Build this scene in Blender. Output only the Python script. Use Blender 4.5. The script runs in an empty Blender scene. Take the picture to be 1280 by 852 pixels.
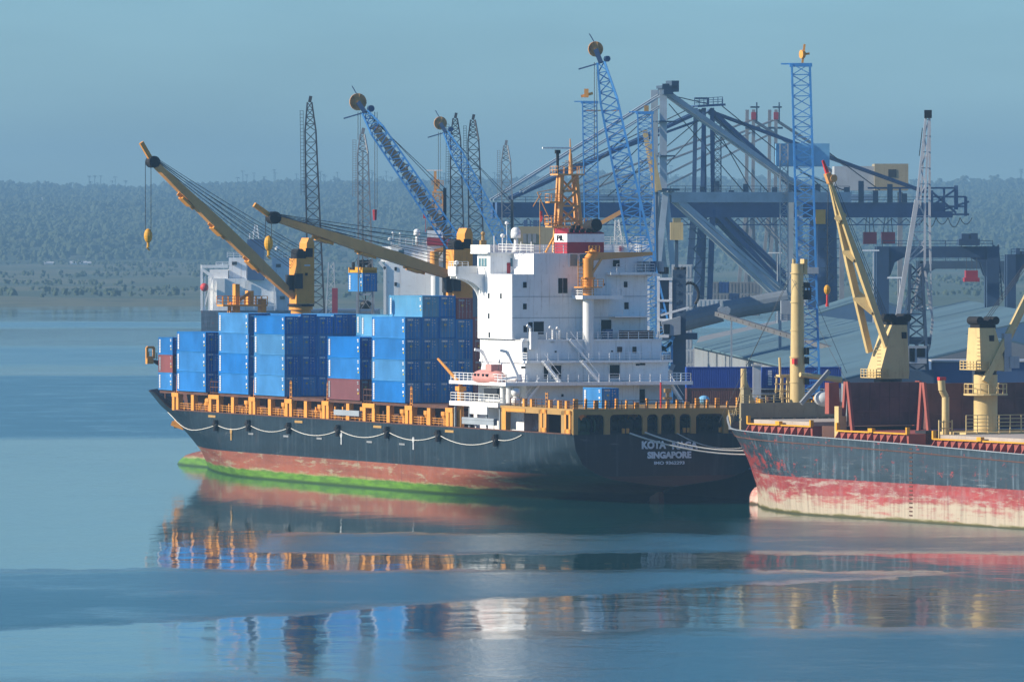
import bpy, math, random
from mathutils import Vector, Matrix, noise as mnoise
random.seed(7)
C = bpy.context
SC = C.scene
COL = SC.collection
R = math.radians

# ------------------------------------------------------------------ camera, sky, sun, exposure
FPX, HYP, CAMH = 9000.0, 305.0, 33.5          # focal length in photo pixels, horizon row, eye height (m)
cam = bpy.data.cameras.new('camera')
cam.sensor_width = 36.0
cam.lens = 36.0 * FPX / 1280.0
cam.shift_y = -(426.0 - HYP) / 1280.0
cam.clip_start, cam.clip_end = 1.0, 30000.0
camo = bpy.data.objects.new('camera', cam)
camo.location = (0, 0, CAMH)
camo.rotation_euler = (R(90), 0, 0)
COL.objects.link(camo)
SC.camera = camo

SUN_EL = R(27)
SUN_DIR = Vector((-0.985 * math.cos(SUN_EL), -0.17 * math.cos(SUN_EL), math.sin(SUN_EL)))
world = bpy.data.worlds.new('World')
SC.world = world
world.use_nodes = True
wn = world.node_tree
for n in list(wn.nodes):
    wn.nodes.remove(n)
sky = wn.nodes.new('ShaderNodeTexSky')
sky.sky_type = 'NISHITA'
sky.sun_disc = False
sky.sun_elevation = SUN_EL
sky.sun_rotation = math.atan2(SUN_DIR.x, SUN_DIR.y)
sky.altitude = 0
sky.air_density = 1.0
sky.dust_density = 0.3
sky.ozone_density = 3.0
hsv = wn.nodes.new('ShaderNodeMixRGB')
hsv.blend_type = 'MULTIPLY'
hsv.inputs[0].default_value = 1.0
hsv.inputs[2].default_value = (0.59, 0.93, 1.29, 1)
bg = wn.nodes.new('ShaderNodeBackground')
bg.inputs[1].default_value = 0.080
wo = wn.nodes.new('ShaderNodeOutputWorld')
wn.links.new(sky.outputs[0], hsv.inputs[1])
tc_ = wn.nodes.new('ShaderNodeTexCoord'); mp_ = wn.nodes.new('ShaderNodeMapping'); mp_.inputs['Scale'].default_value = (14, 14, 60)
nz_ = wn.nodes.new('ShaderNodeTexNoise'); nz_.inputs['Scale'].default_value = 1.0; nz_.inputs['Detail'].default_value = 3
rm_ = wn.nodes.new('ShaderNodeMapRange'); rm_.inputs['From Min'].default_value = 0.3; rm_.inputs['From Max'].default_value = 0.7; rm_.inputs['To Min'].default_value = 0.90; rm_.inputs['To Max'].default_value = 1.12
mx_ = wn.nodes.new('ShaderNodeVectorMath'); mx_.operation = 'SCALE'
wn.links.new(tc_.outputs['Generated'], mp_.inputs[0]); wn.links.new(mp_.outputs[0], nz_.inputs['Vector']); wn.links.new(nz_.outputs['Fac'], rm_.inputs['Value'])
wn.links.new(hsv.outputs[0], mx_.inputs[0]); wn.links.new(rm_.outputs[0], mx_.inputs['Scale'])
wn.links.new(mx_.outputs[0], bg.inputs[0])
wn.links.new(bg.outputs[0], wo.inputs[0])

sun = bpy.data.lights.new('sun', 'SUN')
sun.energy = 5.0
sun.angle = R(0.5)
sun.color = (1.0, 0.90, 0.74)
suno = bpy.data.objects.new('sun', sun)
suno.rotation_euler = SUN_DIR.to_track_quat('Z', 'Y').to_euler()
COL.objects.link(suno)

SC.view_settings.view_transform = 'Standard'
SC.view_settings.look = 'None'
SC.view_settings.exposure = 0.52
SC.view_settings.gamma = 1.0
HAZE = 0.000125
SC.render.engine = 'CYCLES'
SC.cycles.use_denoising = True
SC.cycles.max_bounces = 6
SC.cycles.volume_bounces = 0
SC.cycles.diffuse_bounces = 2
SC.cycles.glossy_bounces = 3
SC.cycles.transparent_max_bounces = 6

# ------------------------------------------------------------------ coordinates
def W(px, py, Y):
    """world point seen at photo pixel (px, py) at the distance Y"""
    return Vector(((px - 640) / FPX * Y, Y, CAMH - (py - HYP) * Y / FPX))

class Frame:
    """plan frame of a berth: s runs along the ship towards the bow, p towards its port side"""
    def __init__(self, ox, oy, th):
        t = R(th)
        self.o = (ox, oy)
        self.u = (-math.cos(t), math.sin(t))
        self.n = (-math.sin(t), -math.cos(t))
        self.rz = math.pi - t
    def w(self, s, p, z=0):
        return Vector((self.o[0] + s * self.u[0] + p * self.n[0], self.o[1] + s * self.u[1] + p * self.n[1], z))
    def s_at(self, px, p, py=None):
        t = (px - 640) / FPX
        s = (t * (self.o[1] + p * self.n[1]) - self.o[0] - p * self.n[0]) / (self.u[0] - t * self.u[1])
        if py is None:
            return s
        return s, CAMH - (py - HYP) * self.w(s, p).y / FPX
    def p_at(self, px, s, py=None):
        t = (px - 640) / FPX
        p = (t * (self.o[1] + s * self.u[1]) - self.o[0] - s * self.u[0]) / (self.n[0] - t * self.n[1])
        if py is None:
            return p
        return p, CAMH - (py - HYP) * self.w(s, p).y / FPX

K = Frame(-14.53, 978.0, 67.2)      # container ship
N = Frame(60.2, 846.0, 62.5)        # bulk carrier in front

# ------------------------------------------------------------------ mesh builder
class MB:
    def __init__(self):
        self.v, self.f = [], []
        self.M = None
    def add(self, vs, fs):
        o = len(self.v)
        if self.M is not None:
            vs = [self.M @ Vector(v) for v in vs]
        self.v.extend([tuple(v) for v in vs])
        self.f.extend([tuple(i + o for i in f) for f in fs])
        return self
    def box(self, x0, x1, y0, y1, z0, z1):
        if x0 > x1: x0, x1 = x1, x0
        if y0 > y1: y0, y1 = y1, y0
        if z0 > z1: z0, z1 = z1, z0
        vs = [(x, y, z) for x in (x0, x1) for y in (y0, y1) for z in (z0, z1)]
        return self.add(vs, [(0, 1, 3, 2), (4, 6, 7, 5), (0, 4, 5, 1), (2, 3, 7, 6), (0, 2, 6, 4), (1, 5, 7, 3)])
    def beam(self, p, q, w, h=None, up=(0, 0, 1), w2=None, h2=None):
        h = w if h is None else h
        w2 = w if w2 is None else w2
        h2 = h if h2 is None else h2
        p, q = Vector(p), Vector(q)
        d = (q - p)
        if d.length < 1e-6: return self
        d.normalize()
        up = Vector(up)
        if abs(d.dot(up)) > 0.98: up = Vector((1, 0, 0)) if abs(d.x) < 0.9 else Vector((0, 1, 0))
        a = d.cross(up).normalized()
        b = a.cross(d).normalized()
        vs = []
        for c, ww, hh in ((p, w, h), (q, w2, h2)):
            for sa, sb in ((-1, -1), (1, -1), (1, 1), (-1, 1)):
                vs.append(c + a * sa * ww / 2 + b * sb * hh / 2)
        return self.add(vs, [(3, 2, 1, 0), (4, 5, 6, 7), (0, 1, 5, 4), (1, 2, 6, 5), (2, 3, 7, 6), (3, 0, 4, 7)])
    def tube(self, p, q, r, r2=None, n=10, cap=True):
        r2 = r if r2 is None else r2
        p, q = Vector(p), Vector(q)
        d = (q - p)
        if d.length < 1e-6: return self
        d.normalize()
        up = Vector((0, 0, 1)) if abs(d.z) < 0.95 else Vector((1, 0, 0))
        a = d.cross(up).normalized()
        b = a.cross(d).normalized()
        vs = []
        for c, rr in ((p, r), (q, r2)):
            for i in range(n):
                t = 2 * math.pi * i / n
                vs.append(c + a * math.cos(t) * rr + b * math.sin(t) * rr)
        fs = [(i, (i + 1) % n, n + (i + 1) % n, n + i) for i in range(n)]
        if cap: fs += [tuple(range(n - 1, -1, -1)), tuple(range(n, 2 * n))]
        return self.add(vs, fs)
    def rope(self, pts, r, n=5):
        for a, b in zip(pts[:-1], pts[1:]):
            self.tube(a, b, r, n=n, cap=False)
        return self
    def poly(self, outline, thick, origin, ax, ay):
        """outline (x,y) in the plane (ax, ay) through origin, extruded by thick along ax x ay"""
        o, ax, ay = Vector(origin), Vector(ax), Vector(ay)
        az = ax.cross(ay).normalized()
        n = len(outline)
        vs = [o + ax * x + ay * y for x, y in outline] + [o + ax * x + ay * y + az * thick for x, y in outline]
        fs = [tuple(range(n - 1, -1, -1)), tuple(range(n, 2 * n))] + [(i, (i + 1) % n, n + (i + 1) % n, n + i) for i in range(n)]
        return self.add(vs, fs)
    def sphere(self, c, r, nu=12, nv=8, sz=1.0):
        c = Vector(c)
        vs = [c + Vector((0, 0, -r * sz))]
        for j in range(1, nv):
            ph = -math.pi / 2 + math.pi * j / nv
            for i in range(nu):
                th = 2 * math.pi * i / nu
                vs.append(c + Vector((r * math.cos(ph) * math.cos(th), r * math.cos(ph) * math.sin(th), r * sz * math.sin(ph))))
        vs.append(c + Vector((0, 0, r * sz)))
        fs = [(0, 1 + (i + 1) % nu, 1 + i) for i in range(nu)]
        for j in range(nv - 2):
            for i in range(nu):
                a = 1 + j * nu + i; b = 1 + j * nu + (i + 1) % nu
                fs.append((a, b, b + nu, a + nu))
        l = len(vs) - 1; o = 1 + (nv - 2) * nu
        fs += [(o + i, o + (i + 1) % nu, l) for i in range(nu)]
        return self.add(vs, fs)
    def rail(self, pts, h=1.05, step=1.8, r=0.035, bars=3):
        for a, b in zip(pts[:-1], pts[1:]):
            a, b = Vector(a), Vector(b)
            n = max(1, int(round((b - a).length / step)))
            for i in range(n + 1):
                c = a.lerp(b, i / n)
                self.beam(c, c + Vector((0, 0, h)), 2 * r)
            for k in range(1, bars + 1):
                z = Vector((0, 0, h * k / bars))
                self.beam(a + z, b + z, 1.6 * r)
        return self
    def lattice(self, p, q, w0, w1, n, r, up=(0, -1, 0), w0b=None, w1b=None, br=None):
        """four-chord truss from p to q; w* across, w*b deep; zigzag on the four faces"""
        p, q = Vector(p), Vector(q)
        w0b = w0 if w0b is None else w0b
        w1b = w1 if w1b is None else w1b
        br = r * 0.55 if br is None else br
        d = (q - p).normalized()
        a = d.cross(Vector(up)).normalized()
        b = a.cross(d).normalized()
        def corner(t, k):
            c = p.lerp(q, t)
            ww = w0 + (w1 - w0) * t; hh = w0b + (w1b - w0b) * t
            sa, sb = ((-1, -1), (1, -1), (1, 1), (-1, 1))[k % 4]
            return c + a * sa * ww / 2 + b * sb * hh / 2
        for k in range(4):
            self.beam(corner(0, k), corner(1, k), 2 * r)
        for i in range(n):
            t0, t1 = i / n, (i + 1) / n
            for k in range(4):
                if (i + k) % 2: self.beam(corner(t0, k), corner(t1, k + 1), 2 * br)
                else: self.beam(corner(t0, k + 1), corner(t1, k), 2 * br)
                if i: self.beam(corner(t0, k), corner(t0, k + 1), 1.6 * br)
        return self
    def build(self, name, mat, parent=None, smooth=False, label=None):
        me = bpy.data.meshes.new(name)
        off = Vector((0, 0, 0))
        r = parent
        while r is not None:
            if r.get('_world') is not None:
                off = Vector(r['_world'])
            r = r.parent
        me.from_pydata([tuple(Vector(v) - off) for v in self.v] if off.length > 0 else self.v, [], self.f)
        me.update()
        if smooth:
            for pl in me.polygons: pl.use_smooth = True
        me.materials.append(mat)
        o = bpy.data.objects.new(name, me)
        COL.objects.link(o)
        if parent is not None: o.parent = parent
        if label: o['label'] = label
        return o

def tag(o, label, cat, group=None, kind=None):
    if label: o['label'] = label
    if cat: o['category'] = cat
    if group: o['group'] = group
    if kind: o['kind'] = kind
    return o

def thing(name, label, cat, loc=(0, 0, 0), rz=0.0, group=None, world=False):
    """Empty at the thing's base. world=True: its parts are built in world coordinates"""
    o = bpy.data.objects.new(name, None)
    o.empty_display_size = 1
    COL.objects.link(o)
    o.location = loc
    o.rotation_euler = (0, 0, rz)
    if world: o['_world'] = [float(c) for c in loc]
    return tag(o, label, cat, group)

def copy_tree(o, parent=None):
    c = o.copy()
    COL.objects.link(c)
    c.parent = parent
    for ch in list(o.children):
        copy_tree(ch, c)
    return c

def smooth_auto(o, ang=40):
    me = o.data
    for pl in me.polygons: pl.use_smooth = True
    me.set_sharp_from_angle(angle=R(ang))
    return o

# ------------------------------------------------------------------ materials
def nt(name):
    m = bpy.data.materials.new(name)
    m.use_nodes = True
    t = m.node_tree
    for n in list(t.nodes): t.nodes.remove(n)
    out = t.nodes.new('ShaderNodeOutputMaterial')
    b = t.nodes.new('ShaderNodeBsdfPrincipled')
    t.links.new(b.outputs[0], out.inputs[0])
    return m, t, b, out

def L(t, a, b): t.links.new(a, b)
def math_n(t, op, a, b=None, c=None, clamp=False):
    n = t.nodes.new('ShaderNodeMath'); n.operation = op; n.use_clamp = clamp
    for i, x in enumerate((a, b, c)):
        if x is None: continue
        if isinstance(x, (int, float)): n.inputs[i].default_value = x
        else: L(t, x, n.inputs[i])
    return n.outputs[0]
def mix_n(t, f, a, b, bt='MIX'):
    n = t.nodes.new('ShaderNodeMixRGB'); n.blend_type = bt
    for i, x in enumerate((f, a, b)):
        if isinstance(x, (int, float)): n.inputs[i].default_value = x
        elif isinstance(x, tuple): n.inputs[i].default_value = (*x, 1) if len(x) == 3 else x
        else: L(t, x, n.inputs[i])
    return n.outputs[0]
def noise_n(t, vec, scale, detail=4, rough=0.55, dist=0.0):
    n = t.nodes.new('ShaderNodeTexNoise'); n.inputs['Scale'].default_value = scale
    n.inputs['Detail'].default_value = detail; n.inputs['Roughness'].default_value = rough
    n.inputs['Distortion'].default_value = dist
    L(t, vec, n.inputs['Vector'])
    return n.outputs['Fac']
def map_n(t, vec, sc, loc=(0, 0, 0)):
    n = t.nodes.new('ShaderNodeMapping'); n.inputs['Scale'].default_value = sc; n.inputs['Location'].default_value = loc
    L(t, vec, n.inputs['Vector'])
    return n.outputs[0]
def step_n(t, v, lo, hi):
    n = t.nodes.new('ShaderNodeMapRange'); n.interpolation_type = 'SMOOTHSTEP'
    L(t, v, n.inputs['Value']) if not isinstance(v, (int, float)) else None
    for k, x in (('From Min', lo), ('From Max', hi)):
        if isinstance(x, (int, float)): n.inputs[k].default_value = x
        else: L(t, x, n.inputs[k])
    return n.outputs[0]
def objco(t):
    n = t.nodes.new('ShaderNodeTexCoord')
    return n.outputs['Object']
def add_offset(t, vec, k=50.0):
    """shift the pattern per object so that copies differ"""
    oi = t.nodes.new('ShaderNodeObjectInfo')
    cx = t.nodes.new('ShaderNodeCombineXYZ')
    m = math_n(t, 'MULTIPLY', oi.outputs['Random'], k)
    for i in range(3): L(t, m, cx.inputs[i])
    va = t.nodes.new('ShaderNodeVectorMath'); va.operation = 'ADD'
    L(t, vec, va.inputs[0]); L(t, cx.outputs[0], va.inputs[1])
    return va.outputs[0], oi

MATS = {}
def paint(name, col, rough=0.5, dirt=(0.12, 0.07, 0.04), amt=0.35, streak=0.5, var=0.12, metal=0.0, sc=1.0, rand=0.0, spec=0.4):
    """weathered paint: blotches, rust patches and vertical runs"""
    if name in MATS: return MATS[name]
    m, t, b, out = nt(name)
    co = objco(t)
    v, oi = add_offset(t, co)
    big = noise_n(t, map_n(t, v, (0.25 * sc,) * 3), 1.0, 5)
    fine = noise_n(t, map_n(t, v, (1.6 * sc, 1.6 * sc, 1.6 * sc)), 1.0, 5, 0.65)
    run = noise_n(t, map_n(t, v, (2.6 * sc, 2.6 * sc, 0.16 * sc)), 1.0, 3, 0.6)
    c = mix_n(t, step_n(t, big, 0.3, 0.7), tuple(x * (1 - var) for x in col), tuple(min(1, x * (1 + var)) for x in col))
    d = math_n(t, 'MULTIPLY', step_n(t, fine, 0.55, 0.78), amt)
    c = mix_n(t, d, c, dirt)
    s = math_n(t, 'MULTIPLY', step_n(t, run, 0.52, 0.78), amt * streak)
    c = mix_n(t, s, c, tuple(x * 0.8 + 0.02 for x in dirt))
    if rand > 0:
        hs = t.nodes.new('ShaderNodeHueSaturation')
        L(t, c, hs.inputs['Color'])
        L(t, math_n(t, 'ADD', math_n(t, 'MULTIPLY', oi.outputs['Random'], rand * 1.2), 1 - rand * 0.6), hs.inputs['Value'])
        r2 = math_n(t, 'FRACT', math_n(t, 'MULTIPLY', oi.outputs['Random'], 13.7))
        L(t, math_n(t, 'ADD', math_n(t, 'MULTIPLY', r2, -rand * 0.9), 1.0), hs.inputs['Saturation'])
        L(t, math_n(t, 'ADD', math_n(t, 'MULTIPLY', r2, -0.035 * rand / 0.3), 0.5), hs.inputs['Hue'])
        c = hs.outputs[0]
    L(t, c, b.inputs['Base Color'])
    L(t, math_n(t, 'ADD', math_n(t, 'MULTIPLY', fine, 0.25), rough - 0.1), b.inputs['Roughness'])
    b.inputs['Metallic'].default_value = metal
    b.inputs['Specular IOR Level'].default_value = spec
    MATS[name] = m
    return m

M_white = paint('white_paint', (0.80, 0.79, 0.76), 0.45, (0.30, 0.24, 0.18), 0.30, 0.8, 0.05)
M_hwhite = paint('house_white', (0.86, 0.86, 0.85), 0.5, (0.40, 0.34, 0.28), 0.38, 1.1, 0.06)
M_farwhite = paint('far_white', (0.86, 0.86, 0.85), 0.5, (0.40, 0.28, 0.18), 0.35, 0.8, 0.08, sc=0.6)
M_orange = paint('buff_orange', (0.74, 0.31, 0.045), 0.5, (0.30, 0.10, 0.03), 0.5, 0.6, 0.1)
M_boom = paint('boom_buff', (0.68, 0.33, 0.10), 0.5, (0.25, 0.11, 0.05), 0.35, 0.3, 0.1)
M_beige = paint('beige_paint', (0.40, 0.235, 0.07), 0.55, (0.16, 0.09, 0.05), 0.4, 0.5, 0.1)
M_cream = paint('cream_paint', (0.60, 0.44, 0.19), 0.5, (0.34, 0.15, 0.06), 0.42, 0.8, 0.08)
M_olive = paint('olive_cream', (0.3300, 0.2700, 0.1575), 0.55, (0.16, 0.10, 0.06), 0.5, 0.6, 0.1)
M_rust = paint('rusty_steel', (0.1040, 0.0440, 0.0280), 0.75, (0.05, 0.03, 0.03), 0.6, 0.6, 0.25)
M_deck = paint('deck_red', (0.1400, 0.0525, 0.0350), 0.7, (0.08, 0.05, 0.04), 0.6, 0.1, 0.2)
M_hatch = paint('hatch_red', (0.3150, 0.0750, 0.0525), 0.6, (0.14, 0.05, 0.04), 0.5, 0.7, 0.15)
M_cover = paint('hatch_cover_brown', (0.135, 0.050, 0.040), 0.7, (0.20, 0.13, 0.11), 0.5, 0.4, 0.3, sc=1.2)
M_yellow = paint('safety_yellow', (0.66, 0.32, 0.012), 0.5, (0.35, 0.14, 0.03), 0.4, 0.3, 0.1)
M_dark = paint('dark_steel', (0.0120, 0.0132, 0.0168), 0.6, (0.06, 0.04, 0.03), 0.3)
M_black = paint('black_rubber', (0.008, 0.008, 0.01), 0.8, (0.03, 0.03, 0.03), 0.2)
M_green = paint('winch_green', (0.0240, 0.0960, 0.0480), 0.5)
M_red = paint('signal_red', (0.60, 0.03, 0.025), 0.5, (0.2, 0.03, 0.02), 0.2)
M_maroon = paint('maroon_red', (0.33, 0.02, 0.035), 0.5, (0.12, 0.02, 0.02), 0.2)
M_lboat = paint('lifeboat_pink', (0.60, 0.27, 0.23), 0.5, (0.4, 0.12, 0.08), 0.3)
M_rope = paint('rope_white', (0.62, 0.60, 0.55), 0.8, (0.3, 0.26, 0.2), 0.3)
M_wire = paint('steel_wire', (0.05, 0.055, 0.06), 0.5, (0.04, 0.03, 0.02), 0.2)
M_blattice = paint('crane_blue', (0.0720, 0.2880, 0.6240), 0.45, (0.10, 0.12, 0.18), 0.25, 0.4, 0.1)
M_bdark = paint('crane_dark_blue', (0.045, 0.095, 0.20), 0.5, (0.05, 0.05, 0.07), 0.3)
M_greyblue = paint('crane_grey_blue', (0.0490, 0.0840, 0.1330), 0.5, (0.05, 0.05, 0.06), 0.3)
M_grey = paint('grey_paint', (0.3060, 0.3400, 0.3740), 0.5, (0.18, 0.15, 0.12), 0.35, 0.7, 0.1)
M_dlattice = paint('dark_lattice', (0.05, 0.055, 0.065), 0.5, (0.10, 0.06, 0.04), 0.4)
M_glattice = paint('grey_lattice', (0.2400, 0.2480, 0.2560), 0.5, (0.16, 0.12, 0.10), 0.4)
M_wlattice = paint('white_lattice', (0.5280, 0.5360, 0.5440), 0.5, (0.3, 0.2, 0.14), 0.4, 0.8)
M_rtg = paint('gantry_navy', (0.0280, 0.0595, 0.1190), 0.5, (0.05, 0.05, 0.06), 0.3)
M_mach = paint('machinery_blue', (0.1600, 0.4000, 0.6240), 0.5, (0.15, 0.2, 0.26), 0.3, 0.6)
M_roof = paint('shed_roof', (0.0825, 0.1500, 0.1800), 0.65, (0.20, 0.21, 0.20), 0.45, 0.0, 0.12, sc=0.12)
M_shed = paint('shed_wall', (0.2100, 0.2325, 0.2475), 0.7, (0.34, 0.22, 0.15), 0.5, 1.0, 0.1, sc=0.5)
M_shedb = paint('shed_wall_blue', (0.0770, 0.1540, 0.2520), 0.7, (0.2, 0.2, 0.2), 0.3, 0.8, 0.12, sc=0.4)
M_concrete = paint('concrete', (0.2380, 0.2310, 0.2170), 0.85, (0.16, 0.14, 0.12), 0.5, 0.3, 0.15, sc=0.2)
M_cblue = paint('container_blue', (0.002, 0.15, 0.48), 0.55, (0.02, 0.14, 0.22), 0.22, 0.9, 0.14, rand=0.16, spec=.15)
M_clight = paint('container_light_blue', (0.0576, 0.2592, 0.4752), 0.5, (0.30, 0.36, 0.36), 0.35, 0.8, 0.10, rand=0.15)
M_cnavy = paint('container_navy', (0.0084, 0.0490, 0.2100), 0.5, (0.05, 0.08, 0.12), 0.30, 0.8, 0.12, rand=0.2)
M_cred = paint('container_red', (0.2160, 0.0540, 0.0396), 0.5, (0.16, 0.07, 0.05), 0.35, 0.8, 0.10, rand=0.25)
M_cgrey = paint('container_white', (0.4400, 0.4560, 0.4640), 0.5, (0.3, 0.26, 0.22), 0.35, 0.9, 0.10, rand=0.15)
M_mark = paint('marking_white', (0.6240, 0.6400, 0.6560), 0.6, (0.3, 0.35, 0.4), 0.2)
M_marky = paint('marking_yellow', (0.70, 0.52, 0.05), 0.6, (0.3, 0.3, 0.2), 0.2)
M_text = paint('lettering_white', (0.72, 0.78, 0.84), 0.6, (0.2, 0.22, 0.24), 0.3)
M_skin = paint('skin', (0.16, 0.08, 0.05), 0.6, amt=0.0)
M_hivis = paint('hivis', (0.75, 0.30, 0.03), 0.7, amt=0.1)

def glass_mat():
    m, t, b, o = nt('dark_glass')
    b.inputs['Base Color'].default_value = (0.004, 0.006, 0.010, 1)
    b.inputs['Roughness'].default_value = 0.35
    b.inputs['Specular IOR Level'].default_value = 0.2
    return m
M_glass = glass_mat()
def glass2():
    m, t, b, o = nt('tinted_window')
    b.inputs['Base Color'].default_value = (0.10, 0.20, 0.23, 1)
    b.inputs['Roughness'].default_value = 0.15
    return m
M_glassb = glass2()

def hull_mat(name, top, red, pale, zred, zpale, zgreen, green, scuff, patch, drop=0.0, palebar=0.5):
    """hull paint: topside colour, boot topping, scuffed band and weed line by height"""
    m, t, b, out = nt(name)
    co = objco(t)
    sp = t.nodes.new('ShaderNodeSeparateXYZ'); L(t, co, sp.inputs[0])
    z = sp.outputs[2]
    n1 = noise_n(t, map_n(t, co, (0.05, 0.05, 0.35)), 1.0, 6, 0.65)
    n2 = noise_n(t, map_n(t, co, (0.9, 0.9, 0.9)), 1.0, 6, 0.7)
    n3 = noise_n(t, map_n(t, co, (1.3, 1.3, 0.10)), 1.0, 5, 0.6)
    n4 = noise_n(t, map_n(t, co, (0.12, 0.12, 0.9)), 1.0, 7, 0.75)
    n5 = noise_n(t, map_n(t, co, (0.10, 0.10, 0.75)), 1.0, 8, 0.7)
    c = mix_n(t, step_n(t, n1, 0.35, 0.65), tuple(x * 0.7 for x in top), tuple(x * 1.3 for x in top))
    c = mix_n(t, math_n(t, 'MULTIPLY', step_n(t, n3, 0.50, 0.75), scuff), c, tuple(x * 2.6 + 0.05 for x in top))
    c = mix_n(t, math_n(t, 'MULTIPLY', step_n(t, n4, 0.60, 0.72), scuff * 0.8), c, (0.24, 0.26, 0.27))
    c = mix_n(t, math_n(t, 'MULTIPLY', step_n(t, noise_n(t, map_n(t, co, (0.35, 0.35, 0.6)), 1.0, 8, 0.8), 0.50, 0.62), scuff * 0.5), c, tuple(x * 0.35 for x in top))
    c = mix_n(t, math_n(t, 'MULTIPLY', step_n(t, noise_n(t, map_n(t, co, (0.8, 0.8, 0.13)), 1.0, 8, 0.75), 0.58, 0.68), scuff * 0.45), c, (0.13, 0.07, 0.045))
    c = mix_n(t, math_n(t, 'MULTIPLY', step_n(t, n2, 0.66, 0.76), patch), c, red)
    if palebar > 0.3:      # chafed bow, paint knocked back to the red
        sx = t.nodes.new('ShaderNodeSeparateXYZ'); L(t, co, sx.inputs[0])
        bowf = math_n(t, 'MULTIPLY', step_n(t, sx.outputs[0], 52, 82), step_n(t, z, 9.6, 5.5))
        n7 = noise_n(t, map_n(t, co, (0.5, 0.5, 0.9)), 1.0, 7, 0.75)
        c = mix_n(t, step_n(t, math_n(t, 'ADD', n7, math_n(t, 'MULTIPLY', bowf, 0.19)), 0.58, 0.64), c, tuple(x * 0.9 for x in red))
        c = mix_n(t, math_n(t, 'MULTIPLY', step_n(t, n1, 0.48, 0.62), 0.45), c, (0.015, 0.02, 0.03))
        n9 = noise_n(t, map_n(t, co, (0.16, 0.16, 2.6)), 1.0, 9, 0.85)
        c = mix_n(t, math_n(t, 'MULTIPLY', math_n(t, 'MULTIPLY', step_n(t, n9, 0.54, 0.64), step_n(t, z, 9.0, 5.0)), 0.5), c, (0.30, 0.32, 0.33))
        n10 = noise_n(t, map_n(t, co, (1.1, 1.1, 0.5)), 1.0, 9, 0.85)
        c = mix_n(t, math_n(t, 'MULTIPLY', step_n(t, n10, 0.60, 0.68), 0.6), c, (0.16, 0.06, 0.04))
        c = mix_n(t, math_n(t, 'MULTIPLY', step_n(t, n10, 0.42, 0.34), 0.6), c, (0.010, 0.014, 0.020))
    # boot topping
    rc0 = None
    rc = mix_n(t, step_n(t, n1, 0.35, 0.65), tuple(x * 0.75 for x in red), tuple(min(1, x * 1.2) for x in red))
    rc = mix_n(t, math_n(t, 'MULTIPLY', step_n(t, n4, 0.53, 0.62), 0.75), rc, tuple(x * 0.65 + 0.12 for x in pale))
    rc = mix_n(t, math_n(t, 'MULTIPLY', step_n(t, n3, 0.55, 0.75), 0.45), rc, tuple(x * 0.4 for x in red))
    zr = math_n(t, 'ADD', z, math_n(t, 'MULTIPLY', math_n(t, 'SUBTRACT', n2, 0.5), 0.5 * palebar))
    rc = mix_n(t, math_n(t, 'MULTIPLY', step_n(t, noise_n(t, map_n(t, co, (0.6, 0.6, 0.5)), 1.0, 6, 0.7), 0.42, 0.66), 0.5 * min(1.0, palebar * 2)), rc, tuple(x * 0.55 + 0.16 for x in red))
    pz = math_n(t, 'ADD', z, math_n(t, 'ADD', math_n(t, 'MULTIPLY', math_n(t, 'SUBTRACT', n5, 0.5), 18.0 * palebar), math_n(t, 'MULTIPLY', math_n(t, 'SUBTRACT', n3, 0.5), 4.0 * palebar)))
    pc = mix_n(t, step_n(t, n3, 0.4, 0.7), pale, tuple(x * 0.72 for x in pale))
    soft = 0.35 + 2.2 * max(0.0, palebar - 0.2)
    rc = mix_n(t, step_n(t, pz, zpale + soft, zpale - soft), rc, pc)
    n6 = noise_n(t, map_n(t, co, (0.22, 0.22, 2.2)), 1.0, 8, 0.8)
    rc = mix_n(t, math_n(t, 'MULTIPLY', step_n(t, n6, 0.56, 0.66), 0.85 * min(1.0, palebar * 2)), rc, tuple(x * 0.9 for x in red))
    rc = mix_n(t, math_n(t, 'MULTIPLY', step_n(t, n6, 0.44, 0.36), 0.55 * min(1.0, palebar * 2)), rc, pale)
    n8 = noise_n(t, map_n(t, co, (0.25, 0.25, 1.4)), 1.0, 6, 0.65)
    gz = math_n(t, 'ADD', z, math_n(t, 'MULTIPLY', math_n(t, 'SUBTRACT', n8, 0.5), 1.0))
    gc = mix_n(t, step_n(t, n8, 0.36, 0.62), tuple(x * 0.6 for x in green), green)
    gc = mix_n(t, step_n(t, z, 0.45, 0.05), gc, tuple(x * 0.25 for x in green))
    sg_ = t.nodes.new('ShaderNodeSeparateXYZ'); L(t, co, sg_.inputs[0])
    gc = mix_n(t, step_n(t, sg_.outputs[0], 2.0, -32.0), gc, (0.02, 0.028, 0.02))  # weed tint darkens aft, painting in the dim light under the flare
    rc = mix_n(t, step_n(t, gz, zgreen + 0.25, zgreen - 0.1), rc, gc)
    if palebar < 0.3:      # shade under the counter painted into the boot topping, deepening aft
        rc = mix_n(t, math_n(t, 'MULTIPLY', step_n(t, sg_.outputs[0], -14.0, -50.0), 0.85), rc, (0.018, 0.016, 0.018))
    c = mix_n(t, step_n(t, zr, zred + 0.06, zred - 0.06), c, rc)
    L(t, c, b.inputs['Base Color'])
    L(t, math_n(t, 'ADD', math_n(t, 'MULTIPLY', n2, 0.25), 0.36), b.inputs['Roughness'])
    b.inputs['Specular IOR Level'].default_value = 0.4
    return m
M_hullK = hull_mat('hull_dark_blue', (0.007, 0.016, 0.023), (0.26, 0.072, 0.032), (0.34, 0.30, 0.13), 3.6, 1.25, 1.1, (0.11, 0.25, 0.010), 0.45, 0.0, palebar=0.14)
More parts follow.
